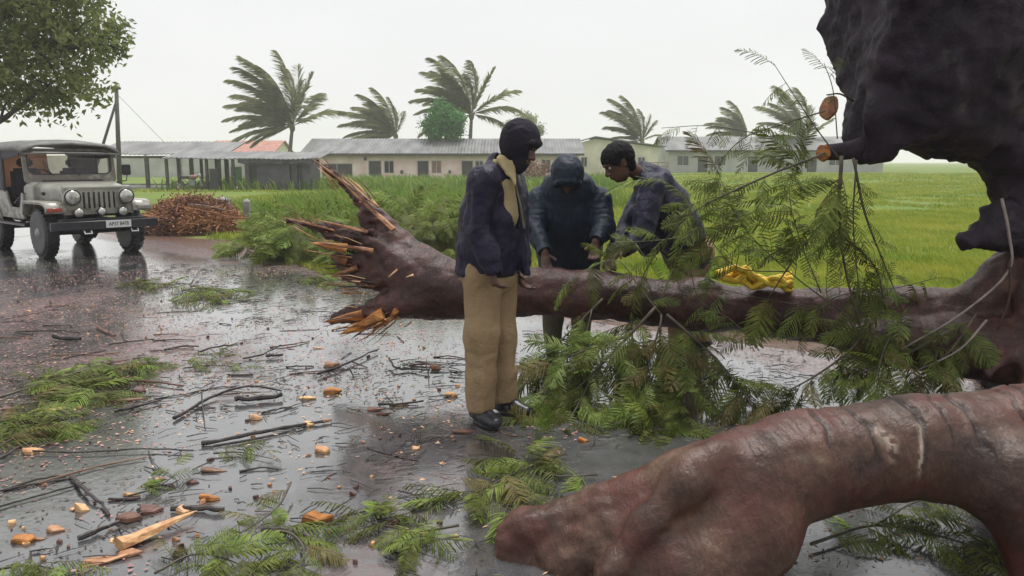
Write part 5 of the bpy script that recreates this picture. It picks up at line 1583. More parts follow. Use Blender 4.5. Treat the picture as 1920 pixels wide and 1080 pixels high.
def build_standing_man():
    feet = [((-0.183, 4.400, 0.076)[:2] + (.012,), (.55, -.85, 0)), ((-0.047, 4.580, 0.078)[:2] + (.012,), (.8, -.6, 0))]
    org = ((-0.118, 4.480, 0.051)[0], 4.48, 0.0)
    R = empty('person', org); tag(R, 'man standing before the log in navy jacket, black cap and khaki trousers', 'person')
    near_sh, near_el, near_wr = (-0.155, 4.270, 1.377), (-0.190, 4.250, 1.119), (-0.108, 4.220, 0.940)
    far_sh, far_el, far_wr = (0.006, 4.640, 1.353), (0.044, 4.680, 1.088), (0.049, 4.600, 0.878)
    pel, chest, neck = (-0.135, 4.480, 0.924), (-0.083, 4.460, 1.284), (-0.029, 4.440, 1.454)
    hc = (0.041, 4.420, 1.569); hf, hu = (.80, -.42, -.45), (.42, -.18, 1.0)
    hips = [(-0.171, 4.380, 0.892), (-0.061, 4.560, 0.868)]; knees = [(-0.179, 4.380, 0.531), (-0.068, 4.560, 0.502)]; ank = [(-0.176, 4.400, 0.164), (-0.057, 4.580, 0.156)]
    lo, hi = bounds([near_sh, near_wr, far_sh, far_wr, hc, ank[0], ank[1], pel, (-0.224, 4.200, 1.128)], .16)
    B = Field(lo, hi, .0065)
    B.chain([(pel, .13), (chest, .13), (neck, .055)], .05).cone(neck, hc, .054, .055, .02)
    for a, b, c in ((near_sh, near_el, near_wr), (far_sh, far_el, far_wr)): B.chain([(chest, .09), (a, .055), (b, .042), (c, .029)], .03)
    for a, b, c in zip(hips, knees, ank): B.chain([(a, .08), (b, .055), (c, .04)], .03)
    add_head(B, hc, hf, hu)
    add_hand(B, near_wr, (.10, -.05, -1), (.9, .3, 0), 1, .8)
    add_hand(B, far_wr, (.1, -.1, -1), (.9, -.2, 0), -1, .8)
    finish(B, 'body', M['skin'], R, org)
    # shirt under the open jacket
    S = Field(*bounds([pel, chest, neck], .26), .009)
    S.chain([((-0.126, 4.460, 0.987), .118), ((-0.080, 4.450, 1.196), .128), ((-0.062, 4.440, 1.338), .104), ((-0.035, 4.440, 1.437), .072)], .04, ((.5, .86, 0), 1.15))
    finish(S, 'shirt', M['khaki_shirt'], R, org, .004, 12)
    Cc = Field(*bounds([neck], .16), .006)
    Cc.ball((-0.032, 4.440, 1.471), (.088, .088, .05), .01); Cc.ball((-0.026, 4.440, 1.494), (.074, .074, .09), .01, op='sub')
    Cc.cone((-0.006, 4.360, 1.437), (0.017, 4.300, 1.362), .028, .010, .02, ((.4, -.8, .3), .5)); Cc.cone((-0.057, 4.360, 1.489), (-0.023, 4.330, 1.415), .030, .014, .02, ((.4, -.8, .3), .5))
    finish(Cc, 'shirt_collar', M['khaki_shirt'], R, org)
    # jacket
    J = Field(*bounds([(-0.311, 4.200, 0.931), (0.125, 4.750, 1.458), (-0.166, 4.100, 0.902)], .12), .0085)
    ax_ = ((.5, .86, 0), 1.12)
    J.chain([((-0.142, 4.480, 0.885), .170), ((-0.129, 4.480, 1.015), .168), ((-0.101, 4.470, 1.195), .168), ((-0.077, 4.460, 1.328), .138), ((-0.050, 4.450, 1.416), .092)], .05, ax_)
    J.cone((-0.119, 4.300, 1.382), (0.000, 4.600, 1.363), .078, .074, .05)
    J.chain([(near_sh, .082), (near_el, .070), ((-0.127, 4.220, 0.991), .060), ((-0.102, 4.215, 0.920), .056)], .025)
    J.chain([(far_sh, .080), (far_el, .066), ((0.050, 4.620, 0.901), .055)], .025)
    J.cone((-0.097, 4.480, 1.483), (-0.058, 4.400, 1.511), .035, .03, .03)                      # stand collar behind the neck
    J.cone((0.053, 4.420, 1.110), (0.072, 4.440, 0.863), .035, .028, .03)                     # free front edge
    # flat hem
    zz = (-0.136, 4.480, 0.861)[2]
    k = int((zz - J.lo[2]) / J.h); d_ = J.d
    for kk in range(0, max(k, 0)):
        zc = J.lo[2] + J.h * kk
        cut = np.full(d_[:, :, kk].shape, zz - zc); 
        d_[:, :, kk] = np.maximum(d_[:, :, kk], cut)
    # narrow opening down the front, with a lapel edge
    Cl = np.array([(-0.034, 4.300, 1.494), (0.006, 4.280, 1.391), (0.034, 4.300, 1.249), (0.058, 4.320, 1.090)])[::-1]; wl_ = np.array([.010, .050, .048, .055])
    dr, pr = np.array([.59, -.81]), np.array([.81, .59])
    def slit(g):
        cx = np.interp(g[..., 2], Cl[:, 2], Cl[:, 0]); cy = np.interp(g[..., 2], Cl[:, 2], Cl[:, 1]); w = np.interp(g[..., 2], Cl[:, 2], wl_)
        qx, qy = g[..., 0] - cx, g[..., 1] - cy
        a = np.abs(qx * pr[0] + qy * pr[1]) - w; b = -(qx * dr[0] + qy * dr[1]) - .07
        return np.maximum(np.maximum(a, b), Cl[0, 2] - g[..., 2])
    J.carve(slit)
    J.ball((-0.014, 4.400, 1.489), (.075, .075, .07), .01, op='sub')
    J.cone(near_wr, (-0.085, 4.200, 0.845), .035, .04, .005, op='sub')
    finish(J, 'jacket', M['navy'], R, org, .014, 9, .004, 24, 4, 1, (1, 1, .7), folds([[near_sh, near_el, near_wr], [far_sh, far_el, far_wr]]))
    zp = MB(); zp.tube([np.array((0.011, 4.330, 1.390)) - org, np.array((0.046, 4.295, 1.249)) - org, np.array((0.066, 4.300, 1.126)) - org], .006, 5); zp.build('placket', M['trouser_grey'], R)
    # trousers
    T = Field(*bounds([hips[0], hips[1], ank[0], ank[1]], .17), .0085)
    T.cone((-0.135, 4.480, 0.970), (-0.136, 4.480, 0.879), .150, .155, .03, ax_)
    T.chain([((-0.166, 4.400, 0.875), .108), ((-0.170, 4.380, 0.546), .092), ((-0.181, 4.390, 0.298), .082), ((-0.182, 4.390, 0.111), .080)], .03)
    T.chain([((-0.067, 4.550, 0.854), .102), ((-0.053, 4.560, 0.508), .080), ((-0.047, 4.570, 0.250), .074), ((-0.047, 4.570, 0.071), .072)], .03)
    hem(T, .085)
    finish(T, 'trousers', M['khaki'], R, org, .018, 8, .004, 22, 7, 1, (1, 1, .35), folds([[knees[0], ank[0]], [knees[1], ank[1]]], .012, .12))
    shoe_pair(R, org, feet)
    # close-fitting cap that covers the ears
    C = Field(*bounds([hc], .22), .006); f, s, u = head_frame(hf, hu); Rm = np.stack([f, s, u], 1); h = np.array(hc)
    C.ball(h - f * .012 + u * .035, (.112, .092, .108), .01, Rm)
    C.cone(h - f * .01 - u * .02, h + f * .022 - u * .085, .092, .074, .04, (s, .9))
    C.ball(h + f * .125 - u * .004, (.052, .048, .034), .012, Rm, op='sub')
    C.cone(h + f * .085 + u * .05 + s * .05, h + f * .085 + u * .05 - s * .05, .016, .016, .02)
    finish(C, 'cap', M['cap'], R, org, .003, 30)
    eyes(R, org, hc, hf, hu)
build_standing_man()

def build_bowed_man():
    D = 6.05
    org = ((0.436, 6.050, 0.274)[0], 6.15, 0.0)
    R = empty('person', org); tag(R, 'hooded man in dark teal raincoat bowing over the log', 'person')
    gl = (0.325, 5.933, 0.000); gr = (0.536, 5.933, 0.000)
    hc = (0.391, 5.700, 1.380); hf, hu = (0, -.25, -.97), (0, -.97, .25)
    neck, chest, pel = (0.412, 5.880, 1.346), (0.421, 5.980, 1.119), (0.450, 6.200, 0.711)
    ls, le, lw = (0.205, 5.950, 1.187), (0.167, 5.820, 0.985), (0.230, 5.620, 0.851)
    rs, re, rw = (0.640, 5.950, 1.187), (0.664, 5.820, 1.001), (0.590, 5.620, 0.927)
    an = [(gl[0], 6.12, .08), (gr[0], 6.16, .08)]; kn = [(gl[0] - .01, 6.10, .48), (gr[0] + .01, 6.12, .48)]; hp = [(gl[0] + .01, 6.2, .86), (gr[0] - .01, 6.2, .86)]
    lo, hi = bounds([hc, ls, rs, lw, rw, an[0], an[1], pel], .16)
    B = Field(lo, hi, .0075)
    B.chain([(pel, .13), (chest, .14), (neck, .06)], .05).cone(neck, hc, .055, .055, .02)
    for a, b, c in ((ls, le, lw), (rs, re, rw)): B.chain([(chest, .1), (a, .055), (b, .042), (c, .030)], .03)
    for a, b, c in zip(hp, kn, an): B.chain([(a, .085), (b, .058), (c, .042)], .03)
    add_head(B, hc, hf, hu)
    add_hand(B, lw, (.12, -.35, -.95), (.2, -.9, .3), 1, .55, 1.05); add_hand(B, rw, (-.1, -.3, -.95), (-.2, -.9, .3), -1, .7, 1.05)
    finish(B, 'body', M['skin'], R, org)
    J = Field(*bounds([hc, (0.094, 5.600, 0.672), (0.770, 6.300, 1.369)], .10), .009)
    J.chain([((0.451, 6.200, 0.585), .20), ((0.438, 6.120, 0.845), .20), ((0.423, 6.000, 1.098), .195), ((0.412, 5.920, 1.259), .16)], .06, ((1, 0, 0), 1.18))
    J.cone(ls, rs, .10, .10, .06); J.cone((0.332, 5.900, 1.291), (0.492, 5.900, 1.291), .10, .10, .06)
    for a, b, c in ((ls, le, lw), (rs, re, rw)):
        J.chain([(a, .098), (b, .082), (c, .052)], .03)
        c_ = np.array(c); dv = U(c_ - np.array(b)); J.cone(c_ + dv * .035, c_ + dv * .2, .05, .06, .005, op='sub')
    finish(J, 'raincoat', M['navy_teal'], R, org, .010, 8, .003, 22, 9, 1, (1.2, 1, .7), folds([[ls, le, lw], [rs, re, rw]]))
    C = Field(*bounds([hc], .26), .007); f, s, u = head_frame(hf, hu); Rm = np.stack([f, s, u], 1); h = np.array(hc)
    C.ball(h + u * .02 - f * .015, (.125, .112, .130), .01, Rm); C.cone(h - f * .05, np.array(neck) + np.array((0, .03, -.03)), .10, .12, .05)
    C.ball(h + f * .11 - u * .03, (.10, .078, .105), .012, Rm, op='sub')
    for t in np.linspace(-1, 1, 9):                                          # rolled rim of the hood
        a, b = [h + f * .065 + s * .088 * math.sin(q) + u * (.015 + .108 * math.cos(q)) for q in (t * 1.9, (t + .25) * 1.9)]
        C.cone(a, b, .014, .014, .012)
    finish(C, 'hood', M['navy_teal'], R, org, .006, 14, .002, 30, 2)
    T = Field(*bounds([hp[0], hp[1], an[0], an[1]], .17), .01)
    T.cone((0.450, 6.200, 0.669), (org[0], 6.2, .84), .16, .16, .03, ((1, 0, 0), 1.1))
    for a, b, c in zip(hp, kn, an): T.chain([(a, .10), (b, .085), ((c[0], c[1], .06), .075)], .03)
    hem(T, .07)
    finish(T, 'trousers', M['trouser_grey'], R, org, .012, 6, .003, 20, 5, 1, (1, 1, .6))
    shoe_pair(R, org, [((an[0][0], an[0][1], .012), (-.15, -1, 0)), ((an[1][0], an[1][1], .012), (.15, -1, 0))])
    eyes(R, org, hc, hf, hu)
build_bowed_man()

def build_leaning_man():
    org = ((1.347, 6.100, 0.265)[0], 6.1, 0.0)
    R = empty('person', org); tag(R, 'bareheaded man in profile leaning over the log in a dark blue jacket', 'person')
    gx = org[0]
    hc = (0.764, 5.800, 1.472); hf, hu = (-.82, -.22, -.52), (-.50, -.05, .86)
    neck, chest, pel = (0.966, 5.900, 1.376), (1.091, 5.950, 1.160), (1.345, 6.080, 0.775)
    ns, ne, nw = (0.992, 5.720, 1.297), (0.916, 5.600, 0.974), (0.766, 5.500, 0.872)
    fs, fe, fw = (1.029, 6.100, 1.313), (0.877, 5.980, 0.999), (0.711, 5.700, 0.812)
    an = [(gx - .06, 6.0, .08), (gx + .16, 6.24, .08)]; kn = [(gx - .10, 5.98, .46), (gx + .10, 6.2, .47)]; hp = [(gx + .02, 6.0, .84), (gx + .04, 6.2, .84)]
    lo, hi = bounds([hc, ns, fs, nw, fw, an[0], an[1], pel, kn[0]], .17)
    B = Field(lo, hi, .0075)
    B.chain([(pel, .13), (chest, .13), (neck, .06)], .05).cone(neck, hc, .056, .055, .02)
    for a, b, c in ((ns, ne, nw), (fs, fe, fw)): B.chain([(chest, .09), (a, .055), (b, .042), (c, .030)], .03)
    for a, b, c in zip(hp, kn, an): B.chain([(a, .085), (b, .058), (c, .042)], .03)
    add_head(B, hc, hf, hu, 1.12)
    add_hand(B, nw, (-.75, -.35, -.5), (-.3, -.4, -.85), -1, .8, 1.05); add_hand(B, fw, (-.5, -.5, -.7), (-.2, -.6, -.7), 1, .9, 1.05)
    finish(B, 'body', M['skin'], R, org)
    Hh = Field(*bounds([hc], .22), .006); f, s, u = head_frame(hf, hu); Rm = np.stack([f, s, u], 1); h = np.array(hc)
    Hh.ball(h - f * .014 + u * .040, (.126, .102, .110), .01, Rm); Hh.cone(h - f * .06 + u * .0, h - f * .06 - u * .06, .062, .05, .03, (s, 1.1))
    Hh.ball(h + f * .14 - u * .050, (.125, .13, .10), .012, Rm, op='sub')
    for b in (.09, -.09): Hh.ball(h + s * b - u * .015 - f * .004, (.03, .035, .036), .01, Rm, op='sub')
    finish(Hh, 'hair', M['hair'], R, org, .005, 26, .003, 60, 3)
    J = Field(*bounds([(0.701, 5.500, 0.835), (1.534, 6.300, 1.492), (1.417, 6.200, 0.669)], .12), .009)
    J.chain([((1.345, 6.080, 0.775), .175), ((1.237, 6.020, 0.976), .180), ((1.132, 5.960, 1.159), .175), ((1.042, 5.920, 1.306), .135), ((0.974, 5.900, 1.376), .085)], .05, ((0, 1, 0), 1.12))
    J.cone(ns, fs, .09, .09, .05)
    J.cone((0.903, 5.900, 1.104), (1.010, 5.920, 0.866), .07, .09, .06)                        # loose front of the jacket
    for a, b, c in ((ns, ne, nw), (fs, fe, fw)):
        J.chain([(a, .095), (b, .080), (c, .05)], .03)
        c_ = np.array(c); dv = U(c_ - np.array(b)); J.cone(c_ + dv * .035, c_ + dv * .2, .05, .06, .005, op='sub')
    J.cone((0.956, 5.920, 1.430), (1.016, 5.880, 1.407), .05, .06, .03)
    finish(J, 'jacket', M['navy_blue'], R, org, .012, 8, .003, 22, 12, 1, (1, 1, .8), folds([[ns, ne, nw], [fs, fe, fw]]))
    T = Field(*bounds([hp[0], hp[1], an[0], an[1], pel, kn[0]], .18), .01)
    T.cone((1.368, 6.100, 0.732), (gx + .04, 6.1, .80), .160, .165, .03, ((0, 1, 0), 1.1))
    for a, b, c in zip(hp, kn, an): T.chain([(a, .115), (b, .092), ((c[0], c[1], .06), .075)], .03)
    hem(T, .07)
    finish(T, 'trousers', M['khaki'], R, org, .012, 6, .003, 20, 15, 1, (1, 1, .6))
    shoe_pair(R, org, [((an[0][0], an[0][1], .012), (-1, -.3, 0)), ((an[1][0], an[1][1], .012), (-1, -.1, 0))])
    eyes(R, org, hc, hf, hu, 1.12)
build_leaning_man()

# ------------------------------------------------------------------ feathery leaves of the fallen tree
M['feather'] = mat('feathery_leaf', (0.060, 0.085, 0.014), (0.17, 0.195, 0.045), scale=3.0, rough=0.6, trans=0.3, rand=0.45, spec=0.25)
M['feather_bright'] = mat('bright_feathery_leaf', (0.09, 0.14, 0.018), (0.23, 0.275, 0.055), scale=3.0, rough=0.6, trans=0.3, rand=0.35, spec=0.25)
M['stem'] = mat('green_brown_stem', (0.035, 0.03, 0.02), (0.10, 0.085, 0.05), scale=14, rough=0.5, bump=0.3)
M['stem_pale'] = mat('pale_green_stem', (0.12, 0.14, 0.06), (0.2, 0.22, 0.11), scale=14, rough=0.5)

def feather_mesh(seed, m, pairs=(21, 26), wid=.0125, droop=.16):
    """a twice-divided leaf, unit length along +x, leaflets in strips that hang a little"""
    rng = np.random.default_rng(seed)
    V, F_ = [], []
    cv = rng.uniform(.12, .35); tw = rng.uniform(-.15, .15)
    P = lambda s: np.array([s * (1 - .10 * s), tw * s * s, -cv * s * s])
    b = MB(); b.tube([P(s) for s in np.linspace(0, 1, 6)], list(np.linspace(.008, .003, 6)), 3, False); V += b.v; F_ += b.f
    n = int(rng.integers(*pairs))
    for i in range(n):
        s = .10 + .90 * i / (n - 1); base = P(s); t = P(min(s + .02, 1.0)) - P(s - .02); t /= np.linalg.norm(t)
        L = .33 * math.sin(math.pi * (.16 + .76 * s)) ** .8 * rng.uniform(.85, 1.12)
        for sg in (-1, 1):
            if rng.random() < .06: continue
            d = np.array([.50 + .35 * s, sg * .85, -.10]) + rng.normal(0, .10, 3); d /= np.linalg.norm(d)
            w = np.cross(d, [0, 0, 1]); w /= np.linalg.norm(w); w = w + np.array([0, 0, rng.uniform(-.4, .4)])
            rows = []; p = base.copy(); dd = d.copy(); k = 4
            for j in range(k + 1):
                q = j / k; ww = wid * (math.sin(math.pi * (.12 + .80 * q)) ** .7) * (1.25 if j % 2 else .8)
                rows.append((p - w * ww, p + w * ww)); dd = dd + np.array([0, 0, -droop]); dd /= np.linalg.norm(dd); p = p + dd * L / k
            o = len(V)
            for a, c in rows: V += [tuple(a), tuple(c)]
            F_ += [(o + 2 * j, o + 2 * j + 1, o + 2 * j + 3, o + 2 * j + 2) for j in range(k)]
    return make_mesh('frond', V, F_, m)
FEATHERS = [feather_mesh(100 + i, M['feather']) for i in range(6)]
FEATHERS_B = [feather_mesh(200 + i, M['feather_bright']) for i in range(4)]
FEATHERS += [feather_mesh(400 + i, mat('wilted_feathery_leaf', (0.085, 0.072, 0.022), (0.20, 0.165, 0.06), scale=3.0, rough=0.65, trans=0.25, rand=0.3, spec=0.2)) for i in range(1)]
FEATHERS_W = [feather_mesh(300 + i, M['feather'], (11, 15), .0115, .30) for i in range(5)]        # wispy, wind-torn

def put_frond(root, org, p, d, up, L, rng, bright=False, wispy=False):
    x = Vector(d).normalized(); z = Vector(up); z = z - x * z.dot(x)
    if z.length < 1e-3: z = Vector((0.3, 0.5, 1)) - x * Vector((0.3, 0.5, 1)).dot(x)
    z.normalize(); y = z.cross(x)
    o = bpy.data.objects.new('frond', rng.choice(FEATHERS_W if wispy else FEATHERS_B if bright else FEATHERS)); COL.objects.link(o)
    Mx = Matrix((x, y, z)).transposed().to_4x4(); Mx = Matrix.Translation(Vector(p) - Vector(org)) @ Mx @ Matrix.Diagonal((L, L * rng.uniform(.8, 1.1), L, 1))
    o.parent = root; o.matrix_local = Mx
    return o

def leafy_branch(label, stems, n, L, seed, grav=.5, bright=.3, ground=False, spread=1.0, side=(0, 0, 0), tmin=.1, r0=.008, stem_mat='stem', group=None, name='leafy_branch', wispy=0.0):
    """stems: list of point lists (world). fronds spring from them"""
    rng = random.Random(seed); org = Vector(stems[0][0])
    root = empty(name, org); tag(root, label, 'leafy branch', group)
    tot = sum(max(1e-3, sum((Vector(b) - Vector(a)).length for a, b in zip(s[:-1], s[1:]))) for s in stems)
    for si, s in enumerate(stems):
        S = spline(s, 5); ln = sum(np.linalg.norm(S[i + 1] - S[i]) for i in range(len(S) - 1))
        b = MB(); b.tube([Vector(q) - org for q in S], list(np.linspace(r0 * (1 if si == 0 else .7), r0 * .35, len(S))), 6); b.build('stem', M[stem_mat], root, smooth=True)
        k = max(1, round(n * ln / tot))
        for i in range(k):
            t = tmin + (1 - tmin) * (i + rng.random() * .8) / k; t = min(t, .999); q = t * (len(S) - 1); j = int(q)
            p = Vector(S[j]).lerp(Vector(S[j + 1]), q - j); tan = (Vector(S[j + 1]) - Vector(S[j])).normalized()
            rv = Vector((rng.gauss(0, 1), rng.gauss(0, 1), rng.gauss(0, .35 if ground else .7)))
            rv = (rv - tan * rv.dot(tan)); rv.normalize()
            d = tan * rng.uniform(.3, .9) + rv * spread + Vector(side) + Vector((0, 0, -grav * rng.uniform(.4, 1.2)))
            if i == k - 1: d = tan + Vector((0, 0, -grav * .4))
            l = rng.uniform(*L)
            if ground:
                d.z = rng.uniform(-.05, .35); p.z = max(p.z, .015 + rng.random() * .05); up = (rng.gauss(0, .45), rng.gauss(0, .45), 1)
            else:
                up = (rng.gauss(0, .5), rng.gauss(-.4, .5), 1)
                dn = d.normalized()
                if p.z + dn.z * l < .05: d = Vector((dn.x, dn.y, (.05 - p.z) / l))
            e = p + d.normalized() * l * .5
            if 1.22 < e.x < 1.85 and .58 < e.z < .92 and 4.3 < e.y < 5.2: continue        # keep the rope bundle in view
            put_frond(root, org, p, d, up, l, rng, rng.random() < bright, rng.random() < wispy)
    return root

def build_foliage():
    lb = leafy_branch
    lb('long slender leafy branch sloping from the lower sawn stub down towards the log', [[(1.747, 4.520, 1.527), (1.398, 4.600, 1.375), (1.032, 4.700, 1.165), (0.831, 4.850, 0.846), (0.794, 5.000, 0.635)]], 18, (.15, .27), 1, .8, .3, wispy=.8)
    lb('sparse leafy branch arching against the sky from the upper sawn stub', [[(1.733, 4.520, 1.757), (1.534, 4.600, 1.691), (1.325, 4.700, 1.605), (1.197, 4.800, 1.427)], [(1.410, 4.680, 1.640), (1.149, 4.750, 1.686), (0.879, 4.800, 1.675)]], 13, (.14, .24), 2, .9, .2, r0=.005, wispy=1)
    lb('tall upright leafy spray showing against the sky beside the trunk', [[(1.802, 4.450, 1.489), (1.678, 4.500, 1.663), (1.568, 4.550, 1.839), (1.457, 4.600, 2.023)], [(1.800, 4.500, 1.605), (1.760, 4.500, 1.864), (1.701, 4.500, 2.011)]], 8, (.14, .26), 3, .9, .1, r0=.005, tmin=.45, wispy=1)
    lb('hanging leafy branch dropping straight from below the sawn stubs', [[(1.797, 4.420, 1.512), (1.805, 4.420, 1.198), (1.882, 4.450, 0.838), (2.101, 4.500, 0.269)], [(1.801, 4.420, 1.257), (1.628, 4.500, 0.983), (1.493, 4.600, 0.690)], [(1.824, 4.420, 1.081), (2.034, 4.450, 0.898), (2.135, 4.500, 0.645)]], 52, (.20, .36), 4, .55, .35, r0=.011, spread=.9, wispy=.6)
    lb('dark thin leafy branch hanging beside the trunk and slanting to the right', [[(1.895, 4.500, 1.500), (1.981, 4.500, 1.193), (2.117, 4.500, 0.891), (2.225, 4.500, 0.661)], [(1.914, 4.500, 1.489), (1.911, 4.480, 1.135), (1.976, 4.480, 0.711)]], 13, (.14, .26), 5, .6, .1, r0=.008, wispy=.9)
    lb('mass of leafy sprays in front of the green field beside the leaning man', [[(2.043, 4.700, 0.543), (1.679, 4.800, 0.820), (1.390, 4.850, 1.106), (1.244, 4.900, 1.426)], [(1.679, 4.800, 0.820), (1.355, 4.800, 0.852), (1.153, 4.800, 1.078), (1.084, 4.800, 1.206)], [(1.861, 4.750, 0.697), (1.733, 4.800, 1.014), (1.671, 4.850, 1.299), (1.738, 4.900, 1.553)], [(1.911, 4.700, 0.608), (1.494, 4.700, 0.673), (1.218, 4.750, 0.730)]], 165, (.18, .34), 6, .4, .4, r0=.005, wispy=.7)
    lb('drooping leafy spray across the jacket of the leaning man', [[(0.937, 4.950, 0.630), (1.055, 5.000, 0.927), (1.143, 5.050, 1.125), (1.009, 5.050, 1.325), (0.767, 5.050, 1.391)], [(1.106, 5.020, 1.026), (0.936, 5.000, 0.995), (0.636, 5.000, 0.978)]], 9, (.20, .32), 7, .45, .5, r0=.005, stem_mat='stem_pale')
    lb('leafy sprig drooping over the top of the log below the hands', [[(0.959, 5.050, 0.509), (0.818, 5.050, 0.682), (0.682, 5.080, 0.850), (0.514, 5.100, 0.813), (0.310, 5.100, 0.674)], [(0.818, 5.050, 0.682), (0.866, 5.050, 0.820), (0.799, 5.080, 0.953)]], 13, (.16, .28), 8, .6, .45, r0=.006, stem_mat='stem_pale')
    lb('dense heap of feathery branches under the log beside the standing man', [[(0.905, 4.950, 0.579), (0.656, 4.800, 0.357), (0.380, 4.600, 0.144), (0.123, 4.450, -0.004)], [(0.727, 4.850, 0.413), (0.427, 4.800, 0.323), (0.195, 4.750, 0.235)], [(0.940, 4.950, 0.528), (0.880, 4.750, 0.235), (0.686, 4.500, 0.012), (0.480, 4.300, -0.110)], [(0.516, 4.700, 0.248), (0.305, 4.400, -0.019), (0.148, 4.250, -0.122)]], 150, (.18, .34), 9, .45, .22, r0=.011)
    lb('ragged leafy branch hanging in front of the legs of the hooded man', [[(0.581, 5.050, 0.613), (0.371, 4.950, 0.425), (0.166, 4.850, 0.243), (0.049, 4.750, 0.066)], [(0.508, 5.000, 0.553), (0.431, 4.850, 0.311), (0.324, 4.700, 0.115)]], 34, (.17, .30), 41, .8, .25, r0=.007, wispy=.4)
    lb('feathery branch trailing from the log towards the cracked bough', [[(0.974, 4.950, 0.528), (1.201, 4.750, 0.335), (1.333, 4.500, 0.173), (1.370, 4.300, 0.077)], [(1.059, 4.850, 0.379), (1.034, 4.550, 0.158), (0.905, 4.200, -0.012)], [(0.932, 4.900, 0.504), (0.791, 4.600, 0.176), (0.789, 4.200, -0.012)]], 110, (.17, .33), 10, .5, .2, r0=.010)
    lb('dark tangle of leafy branches under the log by the trunk', [[(2.125, 4.600, 0.563), (1.916, 4.450, 0.407), (1.655, 4.300, 0.292), (1.403, 4.150, 0.230)], [(2.567, 4.600, 0.500), (2.198, 4.400, 0.389), (1.896, 4.250, 0.336)], [(2.307, 4.600, 0.627), (2.103, 4.400, 0.450), (1.918, 4.100, 0.318)], [(2.774, 4.700, 0.576), (2.522, 4.500, 0.395), (2.138, 4.200, 0.290)]], 80, (.17, .32), 11, .4, .15, r0=.009)
    lb('leafy sprays growing over the log in front of the yellow bundle', [[(1.523, 4.850, 0.345), (1.365, 4.900, 0.504), (1.172, 4.950, 0.630), (1.094, 4.950, 0.933)], [(1.768, 4.800, 0.390), (1.948, 4.800, 0.656), (2.333, 4.800, 0.722), (2.586, 4.800, 0.787)]], 26, (.16, .28), 12, .3, .4, r0=.006, wispy=.6)
    # lying on the road
    g = lambda pts: [tuple(p) for p in pts]
    lb('leafy branch lying under the arch of the cracked bough', [[(1.147, 2.880, 0.030), (1.454, 3.019, 0.040), (1.679, 2.884, 0.050), (1.773, 2.796, 0.030)], [(1.443, 2.998, 0.050), (1.727, 3.225, 0.050), (1.967, 3.326, 0.030)]], 30, (.18, .32), 13, 0, .3, True, wispy=.35, r0=.007)
    lb('feathery branch lying on the road beside the tip of the cracked bough', [[(0.267, 3.820, 0.040), (0.051, 3.609, 0.040), (-0.143, 3.384, 0.030), (-0.297, 3.239, 0.020)], [(0.051, 3.677, 0.040), (0.000, 3.326, 0.030), (-0.065, 3.037, 0.020)], [(0.400, 3.569, 0.030), (0.175, 3.569, 0.030), (0.000, 3.846, 0.030)]], 44, (.18, .34), 14, 0, .5, True, wispy=.35, r0=.007)
    lb('feathery sprig spread flat left of the cracked bough tip', [[(-0.215, 3.040, 0.030), (-0.361, 2.992, 0.030), (-0.520, 3.061, 0.020), (-0.643, 3.135, 0.020)], [(-0.358, 2.969, 0.030), (-0.381, 2.815, 0.020)]], 24, (.14, .26), 15, 0, .6, True, wispy=.35, r0=.006)
    lb('leafy sprig with a black twig at the very front of the road', [[(-0.983, 3.013, 0.020), (-0.874, 2.969, 0.030), (-0.788, 2.837, 0.030), (-0.766, 2.677, 0.020)]], 15, (.14, .24), 16, 0, .3, True, wispy=.35, r0=.008)
    lb('feathery leaves at the front edge beside the orange wood pieces', [[(-1.274, 2.659, 0.030), (-1.195, 2.796, 0.030), (-1.042, 2.755, 0.030), (-0.864, 2.622, 0.020)]], 22, (.16, .26), 17, 0, .4, True, wispy=.35, r0=.005)
    lb('small leafy twig standing beside the round orange chip', [[(-0.991, 3.402, 0.060), (-0.981, 3.199, 0.050), (-1.027, 3.088, 0.030), (-1.082, 2.990, 0.020)]], 10, (.10, .17), 18, 0, .2, True, wispy=.35, r0=.006)
    lb('wide feathery branch across the litter on the far side of the long sticks', [[(-3.188, 4.815, 0.030), (-3.078, 5.146, 0.040), (-2.918, 5.455, 0.050), (-2.617, 5.531, 0.030)], [(-3.078, 5.146, 0.040), (-2.785, 4.992, 0.030), (-2.515, 4.931, 0.030)], [(-3.019, 4.649, 0.030), (-2.824, 4.758, 0.030)]], 60, (.22, .38), 19, 0, .4, True, wispy=.35, r0=.008)
    lb('feathery branch reaching in from the edge below the yellow wood sliver', [[(-2.636, 3.773, 0.030), (-2.641, 4.083, 0.030), (-2.570, 4.256, 0.030), (-2.439, 4.286, 0.020)], [(-2.866, 4.168, 0.030), (-2.743, 4.349, 0.030)]], 36, (.18, .32), 20, 0, .45, True, wispy=.35, r0=.007)
    lb('leaf spray on the wet road in front of the brown brush pile', [[(-3.735, 8.921, 0.040), (-3.488, 8.987, 0.060), (-3.029, 8.617, 0.030)], [(-3.554, 8.921, 0.040), (-3.134, 8.120, 0.030)]], 26, (.26, .44), 21, 0, .4, True, wispy=.35, r0=.007)
    lb('leaf spray on the wet road nearer the parked vehicle', [[(-4.583, 9.114, 0.040), (-4.433, 9.459, 0.050), (-3.933, 9.177, 0.030)]], 20, (.24, .40), 22, 0, .3, True, wispy=.35, r0=.007)
    lb('small leaf spray just below the torn end of the log', [[(-2.665, 9.525, 0.040), (-2.484, 9.836, 0.060), (-2.025, 9.380, 0.030)]], 16, (.24, .38), 23, 0, .4, True, wispy=.35, r0=.007)
    lb('thin leafy twig crossing the sticks in the middle of the road', [[(-2.349, 5.570, 0.020), (-2.152, 5.607, 0.030), (-1.872, 5.570, 0.020)], [(-2.215, 5.570, 0.020), (-2.268, 6.146, 0.020)]], 14, (.12, .20), 24, 0, .4, True, wispy=.35, r0=.005)
